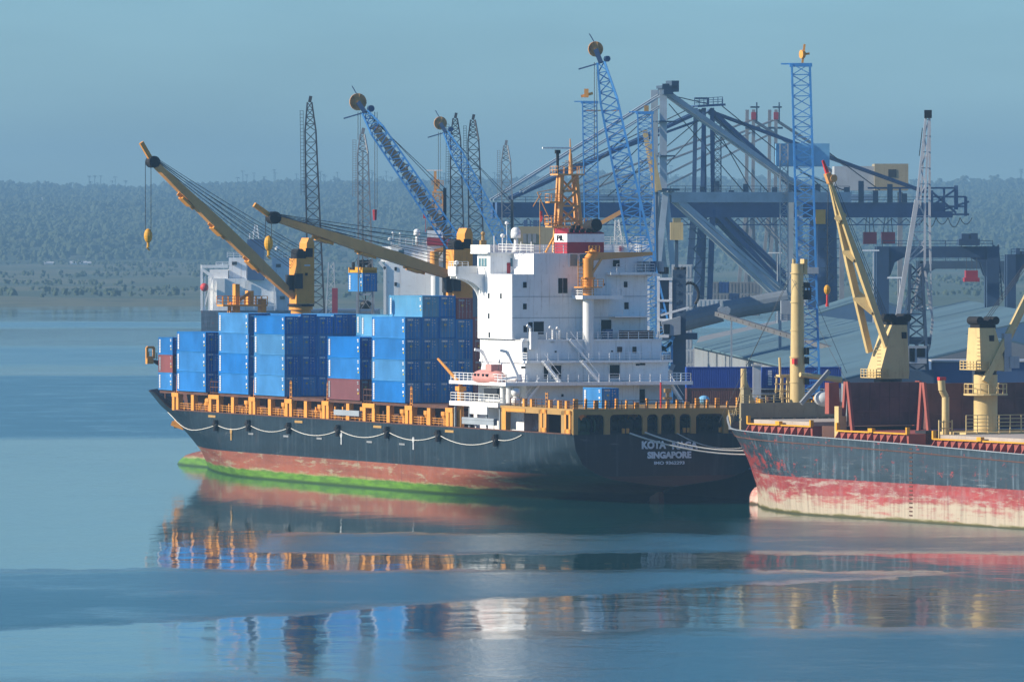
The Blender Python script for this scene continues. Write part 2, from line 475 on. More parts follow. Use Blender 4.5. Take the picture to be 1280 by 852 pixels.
M_hullN = hull_mat('hull_grey_blue', (0.030, 0.050, 0.066), (0.33, 0.050, 0.045), (0.47, 0.39, 0.29), 4.6, 2.05, 0.25, (0.30, 0.26, 0.08), 0.85, 0.45, palebar=0.5)
M_hullF = hull_mat('hull_far', (0.10, 0.13, 0.17), (0.36, 0.10, 0.07), (0.4, 0.34, 0.2), 2.0, 0.5, 0.3, (0.12, 0.2, 0.04), 0.4, 0.0)
# ------------------------------------------------------------------ hull loft
def smooth01(t):
    t = max(0.0, min(1.0, t)); return t * t * (3 - 2 * t)
def lerp_tab(tab, x):
    if x <= tab[0][0]: return tab[0][1]
    for (a, b), (c, d) in zip(tab[:-1], tab[1:]):
        if x <= c: return b + (d - b) * (x - a) / (c - a)
    return tab[-1][1]

def hull_mesh(hb, stations, ztop, zb, nlev, pc, clip, stern_close=True):
    """loft of both sides; hb(s,z) half breadth, pc centreline offset; closes the transom"""
    mb = MB()
    rows = []
    for s in stations:
        zt = ztop(s)
        row = []
        for j in range(nlev + 1):
            z = zb + (zt - zb) * j / nlev
            sc = clip(s, z); row.append((sc, hb(sc, z), z))
        rows.append(row)
    vs, fs = [], []
    for side in (1, -1):
        o = len(vs)
        for row in rows:
            for (s, h, z) in row: vs.append((s, pc + side * h, z))
        m = nlev + 1
        for i in range(len(rows) - 1):
            for j in range(nlev):
                a = o + i * m + j
                f = (a, a + 1, a + m + 1, a + m)
                fs.append(f if side > 0 else f[::-1])
    if stern_close:
        m = nlev + 1; k = len(rows) * m
        for j in range(nlev):
            fs.append((j, k + j, k + j + 1, j + 1))
    mb.add(vs, fs)
    return mb

# ------------------------------------------------------------------ container ship
PC = -13.8
K_STEM = [(-2, 113.5), (0, 114.2), (2.6, 116), (4.6, 119), (6.2, 120.6), (8, 122.3), (9.3, 124.2), (11.5, 131.5)]
K_END = [(-2, -47), (0, -50), (1.5, -55), (2.2, -57.4)]
def K_clip(s, z): return max(lerp_tab(K_END, z), min(lerp_tab(K_STEM, z), s))
def K_hb(s, z):
    B = 13.8
    stem = lerp_tab(K_STEM, z)
    s0 = lerp_tab([(-2, 52), (0, 58), (2.6, 64), (4.6, 70), (6.2, 76), (8, 82), (9.3, 88), (11.5, 92)], z)
    e = lerp_tab([(-2, 1.5), (0, 1.5), (4.6, 1.7), (6.2, 1.8), (8, 1.9), (9.3, 2.0), (11.5, 2.0)], z)
    h = B
    if s > s0:
        t = min(1.0, (s - s0) / (stem - s0))
        h = B * (1 - t ** e)
    full = lerp_tab([(-2, 6), (0, -2), (2, -14), (3.7, -26), (5, -38), (7, -50), (9, -54)], z)
    end = lerp_tab([(-2, -47), (0, -50), (1.5, -55), (2.2, -57.4)], z)
    hT = lerp_tab([(2.1, 0), (2.5, 3.0), (3, 7.5), (3.7, 10), (5, 12.2), (7, 13.3), (9, 13.6)], z)
    if s < full:
        t = min(1.0, (full - s) / (full - end))
        h = min(h, hT + (B - hT) * (1 - t ** 2.2))
    return max(h, 0.02)
def K_top(s):
    return 9.0 + 2.5 * smooth01((s - 92) / 13.0)

def rounded_opening(x0, x1, z0, z1, r, n=4):
    """outline of an opening with rounded upper corners, from bottom left up and over"""
    pts = [(x0, z0), (x0, z1 - r)]
    for i in range(1, n + 1):
        a = math.pi - math.pi / 2 * i / n
        pts.append((x0 + r + r * math.cos(a), z1 - r + r * math.sin(a)))
    for i in range(0, n + 1):
        a = math.pi / 2 - math.pi / 2 * i / n
        pts.append((x1 - r + r * math.cos(a), z1 - r + r * math.sin(a)))
    pts.append((x1, z0))
    return pts
def arcade(mb, openings, y0, y1, z0, z1, zo, x, th, r=0.9):
    """wall across the ship at station x from y0 to y1 with arched openings (pairs of y) up to zo; th along -x"""
    ops = sorted(openings)
    cur = y0
    for a, b in ops + [(y1, y1)]:
        if a > cur: mb.box(x - th, x, cur, a, z0, zo)
        cur = b
    mb.box(x - th, x, y0, y1, zo, z1)
    for a, b in ops:
        for c, sg in ((a, 1), (b, -1)):
            pts = [(c, zo)]
            for i in range(5):
                an = math.pi / 2 * i / 4
                pts.append((c + sg * (r - r * math.cos(an)), zo - r + r * math.sin(an)))
            n = len(pts)
            vs = [(x, p[0], p[1]) for p in pts] + [(x - th, p[0], p[1]) for p in pts]
            mb.add(vs, [tuple(range(n)), tuple(range(2 * n - 1, n - 1, -1))] + [(i, (i + 1) % n, n + (i + 1) % n, n + i) for i in range(n)])

ship = thing('container_ship', 'dark hulled ship stacked with blue containers, buff cranes, KOTA NAGA on its stern', 'container ship', K.w(0, 0), K.rz)
st = [-57.4, -56, -54, -52, -50, -47, -44, -40, -36, -30, -24, -18, -10, 0, 15, 30, 45, 52, 58, 64, 70, 76, 82, 88, 92, 94, 96, 98, 100, 102, 104, 106, 109, 112, 114, 116, 118, 120, 121.5, 123, 124.5, 126, 127.5, 129, 130, 131, 131.5]
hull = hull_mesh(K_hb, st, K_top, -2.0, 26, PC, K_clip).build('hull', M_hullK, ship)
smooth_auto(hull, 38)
# bulb
mb = MB()
rows = []
for i in range(15):
    t = i / 14
    s = 104 + 22.5 * t
    r = 3.3 * math.sqrt(max(0.0, 1 - max(0, (t - 0.35) / 0.65) ** 2.4)) + 0.01
    rows.append((s, r))
n = 16; vs = []; fs = []
for s, r in rows:
    for k in range(n):
        a = 2 * math.pi * k / n
        vs.append((s, PC + 0.75 * r * math.cos(a), -1.0 + r * math.sin(a)))
for i in range(len(rows) - 1):
    for k in range(n):
        fs.append((i * n + k, i * n + (k + 1) % n, (i + 1) * n + (k + 1) % n, (i + 1) * n + k))
mb.add(vs, fs)
smooth_auto(mb.build('bulbous_bow', M_hullK, ship), 60)
# deck plate, main and forecastle
mb = MB()
ds = [-57.2, -50, -30, 0, 60, 80, 90, 98, 104, 110, 114, 117, 119, 121, 122.5, 123.3]
vs = []; fs = []
for s in ds:
    h = max(0.05, K_hb(s, 8.9) - 0.1)
    vs += [(s, PC + h, 8.85), (s, PC - h, 8.85)]
for i in range(len(ds) - 1): fs.append((2 * i, 2 * i + 1, 2 * i + 3, 2 * i + 2))
mb.add(vs, fs)
mb.build('main_deck', M_deck, ship)
# bulwark lining at the bow, rusty inside
mb = MB()
for side in (1, -1):
    prev = None
    for s in [94, 97, 100, 103, 106, 109, 112, 115, 118, 121, 124, 127, 129, 130.6]:
        zt = K_top(s) - 0.02
        a = (s - 0.15, PC + side * max(0.03, K_hb(s, zt) - 0.14), zt)
        b_ = (s - 0.15, PC + side * max(0.02, K_hb(s, 8.9) - 0.14), 8.9)
        if s > 122.9: b_ = (123.2, PC, 8.95)
        if prev: mb.add([prev[0], a, b_, prev[1]], [(0, 1, 2, 3)])
        prev = (a, b_)
for s in (109, 112, 115, 118, 121):
    for side in (1, -1):
        h = K_hb(s, 9.3) - 0.2
        mb.beam((s, PC + side * (h - 0.9), 8.9), (s, PC + side * (K_hb(s, K_top(s)) - 0.2), K_top(s) - 0.1), 0.22)
mb.build('bulwark', M_rust, ship)
# rudder
mb = MB(); mb.poly([(-55.0, -2), (-51.4, -2), (-51.8, 1.9), (-54.4, 1.9)], 0.7, (0, PC + 0.35, 0), (1, 0, 0), (0, 0, 1))
mb.build('rudder', M_rust, ship)
# deck edge fittings: gunwale bar and low rail
mb = MB()
mb.box(-57, 91, -0.22, 0.05, 9.0, 9.14)
mb.box(-57, 91, -27.65, -27.4, 9.0, 9.14)
mb.build('gunwale', M_rust, ship)
mb = MB(); mb.rail([(-15, -0.35, 9.1), (91.5, -0.35, 9.1)], 1.0, 1.8, 0.035)
mb.build('deck_railing', M_orange, ship)
# hatch coaming with covers
mb = MB()
for s0 in (-14.5, 0, 16.7, 31.2, 45.7, 60.2, 77.8):
    mb.box(s0 - 0.3, s0 + 12.6, -25.0, -2.6, 8.9, 11.2)
mb.box(91.4, 99, -23, -4.5, 8.9, 11.2)
mb.build('hatch_coaming', M_rust, ship)
for s0, s1 in [(-14.5, -2.3), (0, 12.2), (16.7, 28.9), (31.2, 43.4), (45.7, 57.9), (60.2, 72.4), (77.8, 90.0)]:
    MB().box(s0 - 0.2, s1 + 0.2, -27.2, -0.25, 11.45, 11.9).build('hatch_cover', M_rust, ship)
MB().box(91.5, 98.1, -26.2, -0.3, 11.45, 11.9).build('hatch_cover', M_rust, ship)
# container stanchions along the port edge
def stanchion(s, w=1.15, kind=0):
    m = MB()
    if kind == 0:
        m.box(s - w / 2, s + w / 2, -0.75, -0.08, 9.02, 11.42)
        m.beam((s - 0.2, -0.9, 9.1), (s - 0.2, -2.6, 11.2), 0.25)
    else:  # portal of two legs with a head and a ladder frame above
        g = kind
        for x in (s - g / 2, s + g / 2):
            m.box(x - 0.5, x + 0.5, -0.8, -0.08, 9.02, 11.0)
        m.box(s - g / 2 - 0.55, s + g / 2 + 0.55, -0.85, -0.02, 11.0, 11.6)
    return m
for s in (90.9,): stanchion(s, 0, 1.7).build('stanchion', M_orange, ship)
for s in (83.6, 66.9, 51.9, 37.7, 21.5, 6.4, -8.3): stanchion(s).build('stanchion', M_orange, ship)
for s, g in ((74.6, 3.2), (58.9, 1.5), (44.4, 1.7), (30.0, 1.5), (13.6, 3.4), (-1.1, 1.5), (-15.6, 1.4)):
    stanchion(s, 0, g).build('stanchion', M_orange, ship)
# ladder frames standing above the stanchions
for s in (91, 58.9, 44.4, 30.0, -1.1):
    m = MB()
    for x in (s - 0.4, s + 0.4): m.beam((x, -0.5, 11.6), (s + (x - s) * 0.5, -0.5, 14.2), 0.1)
    for k in range(4): m.beam((s - 0.4, -0.5, 11.9 + k * 0.65), (s + 0.4, -0.5, 11.9 + k * 0.65), 0.1)
    m.build('ladder', M_orange, ship)
for s in (75.3, 14.6):
    m = MB()
    for z in (11.9, 12.7, 13.5): m.beam((s - 1.8, -0.5, z), (s + 1.8, -0.5, z), 0.1)
    for x in (-1.8, -0.6, 0.6, 1.8): m.beam((s + x, -0.5, 11.6), (s + x, -0.5, 13.6), 0.1)
    m.build('guard_rail', M_rust, ship)
# deck machinery under the container overhang
rr = random.Random(3)
for s in (79.5, 63.5, 48.6, 34.4, 18.2, 3.4, -11.4, -5.2):
    m = MB()
    m.tube((s, -1.5, 9.0), (s, -1.5, 9.9), 0.5, n=10)
    m.tube((s, -1.5, 9.9), (s, -1.5, 10.5), 0.5, 0.85, n=10)
    m.tube((s, -1.5, 10.5), (s, -1.5, 11.0), 0.85, n=10)
    m.build('ventilator', M_orange, ship)
for s in [x * 2.9 - 13 for x in range(37)]:
    s += rr.uniform(-0.8, 0.8)
    m = MB(); h = rr.uniform(0.5, 1.9)
    m.box(s - 0.18, s + 0.18, -1.1, -0.8, 9.02, 9.02 + h)
    if rr.random() < 0.5: m.box(s - 0.45, s + 0.45, -1.2, -0.8, 9.02 + h * 0.5, 9.02 + h * 0.72)
    m.build('deck_fitting', M_orange if rr.random() < 0.75 else M_rust, ship)
MB().box(17.0, 26.5, -0.5, 0.02, 9.75, 10.5).build('stowed_gangway', M_grey, ship)
# hull marks
for s, z in ((67, 6.5), (23.5, 7.0), (-3.2, 7.0)):
    m = MB(); m.tube((s, 0.0, z), (s, 0.12, z), 0.42, n=10); m.box(s - 0.22, s + 0.22, 0.0, 0.1, z - 1.3, z)
    m.build('tug_mark', M_beige if s > 60 else M_cgrey, ship)
for s in (59, 45, 32, 13, 1.0):
    MB().box(s - 1.0, s + 1.0, 0.0, 0.07, 6.2, 6.45).build('draught_mark', M_glattice, ship)
for s in (75, 40, 10, -16):
    MB().box(s - 1.5, s + 1.5, 0.0, 0.08, 8.32, 8.64).build('name_plate', M_beige, ship)
# festooned rope with fenders
fs_ = [(104.5, 8.4), (72.8, 7.3), (59.5, 7.6), (43.4, 7.6), (24.3, 7.7), (6.0, 7.9), (-12.5, 7.9), (-32.5, 7.8), (-42, 8.9)]
def side_y(s, z): return PC + K_hb(s, z) + 0.12
pts = []
for (a, za), (b_, zb) in zip(fs_[:-1], fs_[1:]):
    for i in range(10):
        t = i / 10
        z = za + (zb - za) * t - 1.0 * 4 * t * (1 - t) * abs(b_ - a) / 20
        s = a + (b_ - a) * t
        pts.append((s, side_y(s, z), z))
rp = MB().rope(pts, 0.055).build('festoon_rope', M_rope, ship)
for s, z in fs_[1:-1]:
    m = MB(); y = side_y(s, z) + 0.2
    m.tube((s, y, z - 0.9), (s, y, z + 0.7), 0.35, n=8); m.tube((s - 0.6, y, z - 0.2), (s + 0.8, y, z + 0.15), 0.28, n=8)
    m.build('fender', M_black, ship)
# anchor under the bow
m = MB(); ys = side_y(118, 6.5)
ys = PC + K_hb(112, 7.4)
m.beam((114.5, ys - .9, 8.2), (110.5, ys + 0.75, 6.2), 1.1, 0.8)
m.beam((110.2, ys - 0.2, 5.9), (111.2, ys + 1.4, 6.6), 0.9, 0.7)
m.build('anchor', M_orange, ship)

# ---- superstructure: tiers from deck up.  (s_front, s_aft, y_port, y_star, z0, z1)
HP, HS = -4.0, -23.6
def house_part(name, x0, x1, y0, y1, z0, z1, mat=None):
    return MB().box(x0, x1, y0, y1, z0, z1).build(name, mat or M_hwhite, sup)
sup = MB().box(-28, -16.1, HS, HP, 20.9, 29.5).build('superstructure', M_hwhite, ship)
house_part('house_tier', -30.4, -16.0, -24.6, -4.7 + 0.3, 18.1, 20.9)
house_part('house_tier', -31.0, -15.9, -25.3, -4.6, 15.3, 18.1)
house_part('house_tier', -32.4, -15.8, -20.5, -4.2, 12.2, 15.3)
house_part('house_tier', -30.5, -15.8, -26.0, -20.6, 12.2, 15.3)
house_part('house_tier', -33.0, -15.7, -24.5, -3.6, 8.9, 12.2)
# raised line of casing behind the wheelhouse
house_part('funnel_casing', -28.02, -22.6, -23.0, -7.1, 29.5, 32.25)
# seams
for z in (23.7, 26.5):
    MB().box(-28.05, -28.0, HS, HP, z, z + 0.07).build('seam', M_grey, sup)
# deck slabs with rails
def slab(x0, x1, y0, y1, z, t=0.28, rails=(), h=1.05, mat=None):
    o = MB().box(x0, x1, y0, y1, z - t, z).build('deck_slab', mat or M_hwhite, sup)
    for r_ in rails:
        MB().rail([(a, b_, z) for a, b_ in r_], h, 1.5, 0.04).build('railing', M_hwhite, sup)
    return o
slab(-34.6, -15.0, -27.3, -0.3, 15.3, 0.45, [[(-15.2, -0.5), (-34.4, -0.5), (-34.4, -27.1), (-16, -27.1)]])
slab(-32.2, -16.0, -25.4, -4.3, 18.1, 0.3, [[(-20, -4.5), (-32.0, -4.5), (-32.0, -25.2), (-20, -25.2)]])
slab(-30.6, -16.0, -24.5, -4.4, 20.9, 0.25, [[(-30.4, -6.5), (-30.4, -24.2), (-20, -24.3)]], 0.95)
# crane platform, two small galleries on the starboard side
slab(-31.6, -28.0, -18.5, -12.6, 26.7, 0.5, [[(-28.2, -12.7), (-31.4, -12.7), (-31.4, -18.3), (-28.2, -18.3)]], 0.9)
slab(-30.0, -28.0, -23.4, -18.0, 23.9, 0.15, [[(-29.8, -17.0), (-29.8, -19.2)]], 0.9)
slab(-29.6, -28.0, -24.2, -17.6, 29.75, 0.35, [[(-29.5, -18.5), (-29.5, -24.0), (-20, -24.0)]], 1.1)
house_part('gallery_wing', -29.8, -24.0, -24.6, -23.6, 29.2, 29.6)
# poop deck
slab(-57.3, -33.0, -27.4, -0.2, 12.3, 0.3, mat=M_beige)
MB().rail([(-36, -0.4, 12.3), (-57.1, -0.4, 12.3), (-57.1, -27.2, 12.3)], 1.05, 1.7, 0.045).build('poop_railing', M_rust, ship)
rr = random.Random(11)
for i in range(19):
    y = -0.8 - i * 1.43
    h = rr.choice([0.8, 1.1, 1.25, 1.3]); w = rr.choice([0.2, 0.25, 0.3, 0.55])
    MB().box(-56.9, -56.9 + 0.4, y - w / 2, y + w / 2, 12.3, 12.3 + h).build('lashing_post', M_orange, ship)
for s in (-40.5, -43, -49, -52, -54.5):
    MB().box(s - 0.3, s + 0.3, -0.8, -0.35, 12.3, 13.3).build('lashing_post', M_orange, ship)
# windows on the aft wall
def win(px, py, x, w, h, mat=None, frame=True):
    y, z = K.p_at(px, x, py)
    o = MB().box(x - 0.06, x + 0.02, y - w / 2, y + w / 2, z - h / 2, z + h / 2).build('window', mat or M_glass, sup)
    if frame and w > 0.8:
        f = MB()
        for a, b_, c, d in ((-w / 2 - .1, -w / 2, -h / 2, h / 2), (w / 2, w / 2 + .1, -h / 2, h / 2), (-w / 2 - .1, w / 2 + .1, -h / 2 - .1, -h / 2), (-w / 2 - .1, w / 2 + .1, h / 2, h / 2 + .1)):
            f.box(x - 0.1, x + 0.01, y + a, y + b_, z + c, z + d)
        f.build('window_frame', M_hwhite, o)
    return o
for px, py, w, h in ((656, 356, .5, .75), (656, 383, .5, .75), (656.5, 411, .5, .85), (700.5, 357, .6, 2.0), (706.5, 357, .6, 2.0),
                     (782, 355.5, .5, .75), (783, 382, .6, .9), (755, 355.5, .25, .25)):
    win(px, py, -28, w, h)
for px, py, w, h in ((673, 410, 1.5, 1.75), (663.5, 410, .7, 1.6), (757.5, 408.5, 1.5, 1.9)):
    win(px, py, -28, w, h)
for px, py, w, h in ((656.5, 438, .5, .75), (793, 437, .55, .8), (774.5, 437, .7, .8), (694.5, 439.5, .25, .25), (765, 439, .25, .25)):
    win(px, py, -30.42, w, h, M_rust if px == 774.5 else None)
for px, py, w, h in ((695, 464.5, 1.45, 1.7), (682.5, 464.5, .6, 1.7), (768, 464, 1.45, 1.75), (654, 459, .6, .3), (803, 455, .8, .25), (797, 455.6, .5, .25)):
    win(px, py, -31.02, w, h)
for px, py, w, h in ((703, 494, .3, .35),):
    win(px, py, -32.42, w, h)
for px, py, w, h in ((799.5, 495, 1.5, 1.9), (781, 494, .4, 1.6)):
    win(px, py, -30.55, w, h)
for px, py, w, h in ((717, 325, 1.1, 1.6), (729, 325, 1.1, 1.6)):
    win(px, py, -28.04, w, h, M_glassb)
for px, py, w, h in ((770, 329, 1.0, 0.9),):
    win(px, py, -28.04, w, h)
for y in (-11.5, -17.5):
    MB().box(-28.1, -28.0, y - 0.4, y + 0.4, 12.4 + 0 * y, 14.2).build('door', M_hwhite, sup)
# port side slots of the house
for s, z in ((-20.0, 26.6), (-20.0, 23.9), (-24.2, 26.6), (-20.2, 21.4)):
    MB().box(s - 0.25, s + 0.25, HP - 0.02, HP + 0.04, z - .35, z + .35).build('window', M_glass, sup)
# inclined ladders on the aft face
for (ya, za, yb, zb, x) in ((-8.6, 15.3, -6.3, 18.1, -33.5), (-11.0, 20.9, -13.4, 18.15, -31.3), (-11.8, 18.1, -14.2, 15.35, -33.4), (-24.5, 15.0, -26.3, 12.4, -33.8), (-5.5, 15.0, -3.2, 12.35, -33.9), (-6.8, 12.2, -4.0, 9.1, -36.0)):
    m = MB()
    for dx in (0, 0.7): m.beam((x + dx, ya, za), (x + dx, yb, zb), 0.12, 0.3)
    for k in range(9):
        t = (k + .5) / 9
        m.box(x, x + .7, ya + (yb - ya) * t - .12, ya + (yb - ya) * t + .12, za + (zb - za) * t - .02, za + (zb - za) * t + .02)
    m.beam((x, ya, za + 1), (x, yb, zb + 1), 0.06)
    m.build('stair', M_hwhite, sup)
# lit white vent boxes and lockers against the aft wall
for px, py, w, h, d, x in ((668, 425.5, 1.0, 2.3, .7, -31.2), (658.5, 425, .9, .45, 1.0, -30.4), (691, 426, .5, .5, .9, -30.4)):
    y, z = K.p_at(px, x, py)
    MB().box(x, x + d, y - w / 2, y + w / 2, z - h / 2, z + h / 2).build('vent_box', M_white, sup)
for px, py in ((700, 418), (663, 415), (691, 417)):
    y, z = K.p_at(px, -29.6, py)
    m = MB(); m.tube((-29.6, y, 20.9), (-29.6, y, z + .6), 0.16); m.tube((-29.6, y, z + .6), (-29.6, y + .5, z + .9), 0.18)
    m.build('pipe', M_white, sup)
MB().box(-30.2, -28.6, -23.5, -19.2, 20.92, 22.0).build('equipment_rack', M_rust, sup)
MB().box(-30.2, -29.0, -17.6, -16.6, 20.92, 22.2).build('equipment_box', M_bdark, sup)
for y in (-25.3, -24.2, -23.2, -22.3):
    MB().tube((-28.6, y, 29.8), (-28.6, y, 31.2), 0.42, n=12).build('tank', M_grey if y != -24.2 else M_bdark, sup)
# liferaft drums, reels
for s, z in ((-34.2, 14.0), (-34.2, 12.9)):
    m = MB(); m.sphere((s, -1.9, z), 0.62); m.build('life_raft', M_white, sup, smooth=True)

# ---- bridge, wings, monkey island
wh = MB()
wh.box(-20.5, -16.0, HS, HP, 29.5, 32.2)
wheel = wh.build('wheelhouse', M_hwhite, sup)
MB().box(-26, -20.5, -23.0, -7.2, 29.5, 32.2).build('chart_room', M_hwhite, sup)
for k, x in enumerate((-16.9, -17.9, -18.9)):
    o = MB().box(x - .36, x + .36, HP - .02, HP + .05, 30.5, 31.6).build('window', M_glassb, wheel)
y_, z_ = K.p_at(644, -20.5, 329)
MB().box(-20.56, -20.5, y_ - .7, y_ + .7, 30.5, 31.6).build('window', M_glassb, wheel)
MB().box(-20.56, -20.5, -6.9, -6.4, 29.6, 31.0).build('door', M_maroon, wheel)
m = MB()
for k in range(9):
    y = -4.9 - k * 2.15
    m.box(-16.02, -15.95, y - 1.7, y, 30.5, 31.6)
m.build('window_band', M_glass, wheel)
# roof slab with white bulwark over the wheelhouse
MB().box(-21.0, -15.0, -24.4, -3.4, 32.2, 32.42).build('roof', M_hwhite, wheel)
m = MB()
m.box(-15.2, -15.05, -24.4, -3.4, 32.42, 33.4); m.box(-21.8, -15.2, -3.55, -3.42, 32.42, 33.4)
m.build('bulwark', M_white, wheel)
MB().rail([(-21, -5, 32.42), (-27.9, -7.2, 32.3), (-27.9, -22.8, 32.3), (-21, -24, 32.42)], 1.1, 1.4, 0.04).build('railing', M_white, sup)
# port wing
m = MB()
m.box(-18.6, -16.0, -4.0, 0.2, 29.25, 29.5)
wing = m.build('bridge_wing', M_hwhite, sup)
m = MB()
m.box(-18.65, -15.95, -0.15, 0.25, 29.5, 30.55); m.box(-18.65, -18.55, -1.7, 0.2, 29.5, 30.55); m.box(-16.05, -15.95, -4.0, 0.2, 29.5, 30.55)
m.build('wing_bulwark', M_white, wing)
MB().rail([(-18.6, -1.7, 29.5), (-18.6, -4.0, 29.5)], 1.05, 1.0, 0.04).build('railing', M_white, wing)
m = MB(); m.rail([(-18.6, -1.6, 30.55), (-18.6, 0.1, 30.55), (-16.0, 0.1, 30.55)], 0.6, 0.8, 0.04, 2); m.sphere((-17.2, -0.5, 31.0), .32)
m.build('searchlight', M_white, wing)
# curved bracket under the wing
m = MB(); pts = []
for i in range(9):
    a = math.pi / 2 * i / 8
    pts.append((-4.0 + 4.0 * (1 - math.sin(a)) , 29.25 - 2.9 * (1 - math.cos(a))))
inner = [(p[0] + 0.0, p[1]) for p in pts]
outl = [(-4.0, 29.3), (0.0, 29.3)] + [(0.0 - 4.0 * math.sin(math.pi / 2 * i / 8), 28.9 - 3.0 * (1 - math.cos(math.pi / 2 * i / 8))) for i in range(9)]
for x in (-18.5, -16.4):
    n = len(outl)
    m.add([(x, a, b_) for a, b_ in outl] + [(x + .25, a, b_) for a, b_ in outl], [tuple(range(n)), tuple(range(2 * n - 1, n - 1, -1))] + [(i, (i + 1) % n, n + (i + 1) % n, n + i) for i in range(n)])
m.build('wing_bracket', M_hwhite, wing)
m = MB(); m.box(-18.6, -16.0, -27.8, -23.6, 29.25, 29.5); m.box(-18.65, -15.95, -27.9, -27.5, 29.5, 30.55)
m.build('bridge_wing', M_hwhite, sup)
# satcom dome, little domes, magnetic compass post and figures of equipment
m = MB(); m.tube((-20, -7.9, 32.4), (-20, -7.9, 34.3), 0.35, 0.2); m.tube((-20, -7.9, 32.4), (-20, -7.9, 33.2), 0.6, 0.3); m.tube((-20, -7.9, 34.3), (-20, -7.9, 35.1), 0.66, n=16); m.sphere((-20, -7.9, 35.1), 0.66, 16, 10)
m.build('satellite_dome', M_white, sup, smooth=True)
m = MB(); m.tube((-19, -7.0, 32.4), (-19, -7.0, 36.3), 0.05); m.sphere((-19, -7.0, 36.3), .25); m.sphere((-19, -6.4, 34.6), .3); m.tube((-19, -6.4, 32.4), (-19, -6.4, 34.5), .08)
m.build('antenna', M_white, sup)
m = MB(); m.tube((-17, -4.4, 32.4), (-17, -4.4, 34.6), 0.22); m.sphere((-17, -4.4, 34.9), .3); m.box(-17.3, -16.7, -4.8, -4.0, 33.4, 34.0)
m.build('compass_stand', M_beige, sup)
for y in (-5.6, -9.5, -11.0):
    MB().tube((-18, y, 32.4), (-18, y, 34.6 if y > -9 else 33.8), 0.07).build('antenna', M_white, sup)
# thin flag mast with small red ensign
m = MB(); m.tube((-24, -9.7, 32.3), (-24, -9.7, 39.3), 0.06)
fm = m.build('signal_mast', M_beige, sup)
m = MB(); m.add([(-24, -9.7, 38.0), (-24.3, -10.0, 37.0), (-24.25, -9.75, 36.3), (-24.0, -9.66, 37.3)], [(0, 1, 2, 3)]); m.box(-24.15, -23.95, -10.0, -9.7, 36.5, 37.9)
m.build('flag', M_red, fm)

# ---- funnel
FA, FF = -28.0, -23.8
y0, _ = K.p_at(709, FA, 300); y1, _ = K.p_at(755, FA, 300)
m = MB()
m.add([(FF, y0, 32.26), (FA, y0, 32.26), (FA, y1, 32.26), (FF, y1, 32.26), (FF, y0, 35.6), (FA, y0, 35.0), (FA, y1, 35.0), (FF, y1, 35.6)],
      [(0, 1, 5, 4), (1, 2, 6, 5), (2, 3, 7, 6), (3, 0, 4, 7), (4, 5, 6, 7)])
fun = m.build('funnel', M_maroon, ship)
def shell(z0, z1, off, mat, name, sl=0.0):
    mm = MB()
    mm.add([(FF + off, y0 + off, z0), (FA - off, y0 + off, z0), (FA - off, y1 - off, z0), (FF + off, y1 - off, z0),
            (FF + off, y0 + off, z1), (FA - off, y0 + off, z1), (FA - off, y1 - off, z1), (FF + off, y1 - off, z1)],
           [(0, 1, 5, 4), (1, 2, 6, 5), (2, 3, 7, 6), (3, 0, 4, 7), (4, 5, 6, 7), (3, 2, 1, 0)])
    return mm.build(name, mat, fun)
shell(33.75, 34.85, 0.03, M_hwhite, 'funnel_band')
m = MB()
for k in range(5):
    m.box(FA + .1, FA + .6, y0 - .45 - k * .82, y0 - .95 - k * .82, 35.0, 35.55)
m.build('louvre', M_black, fun)
m = MB(); m.tube((FA + 1.6, y1 + 1.3, 34.9), (FA + 1.3, y1 + 1.3, 35.6), 0.8, n=20); m.tube((FA + 1.9, y1 + 1.45, 35.75), (FA - 0.2, y1 + 1.15, 36.05), 0.86, n=24)
for z in (0, .8): m.tube((FA + 2.6, y1 + 2.6 + z, 34.9), (FA + 2.6, y1 + 2.6 + z, 36.0), 0.3)
m.build('exhaust_pipe', M_black, fun)

def text_mesh(txt, size, depth=0.04, bold=0.0, spacing=1.0):
    cu = bpy.data.curves.new('lettering', 'FONT')
    cu.body = txt; cu.size = size; cu.extrude = depth; cu.offset = bold; cu.space_character = spacing
    cu.align_x = 'CENTER'; cu.align_y = 'CENTER'; cu.resolution_u = 3
    o = bpy.data.objects.new('lettering', cu)
    COL.objects.link(o)
    C.view_layer.update()
    me = bpy.data.meshes.new_from_object(o.evaluated_get(C.evaluated_depsgraph_get()))
    bpy.data.objects.remove(o); bpy.data.curves.remove(cu)
    return me
def put_text(txt, width, cap, parent, loc, right, up, mat, bold=0.0, name='lettering'):
    me = text_mesh(txt, 1.0, 0.03, bold)
    me.materials.clear(); me.materials.append(mat)
    xs_ = [v.co.x for v in me.vertices]; ys_ = [v.co.y for v in me.vertices]
    kx, ky = width / (max(xs_) - min(xs_)), cap / (max(ys_) - min(ys_))
    cx, cy = (max(xs_) + min(xs_)) / 2, (max(ys_) + min(ys_)) / 2
    for v in me.vertices: v.co.x = (v.co.x - cx) * kx; v.co.y = (v.co.y - cy) * ky
    r_, u_ = Vector(right).normalized(), Vector(up).normalized()
    n_ = r_.cross(u_)
    me.transform(Matrix(((r_.x, u_.x, n_.x, loc[0]), (r_.y, u_.y, n_.y, loc[1]), (r_.z, u_.z, n_.z, loc[2]), (0, 0, 0, 1))))
    o = bpy.data.objects.new(name, me); COL.objects.link(o); o.parent = parent
    return o
put_text('PIL', 2.3, .72, fun, ((FF + FA) / 2, y0 + .09, 34.3), (-1, 0, 0), (0, 0, 1), M_black, 0.015)
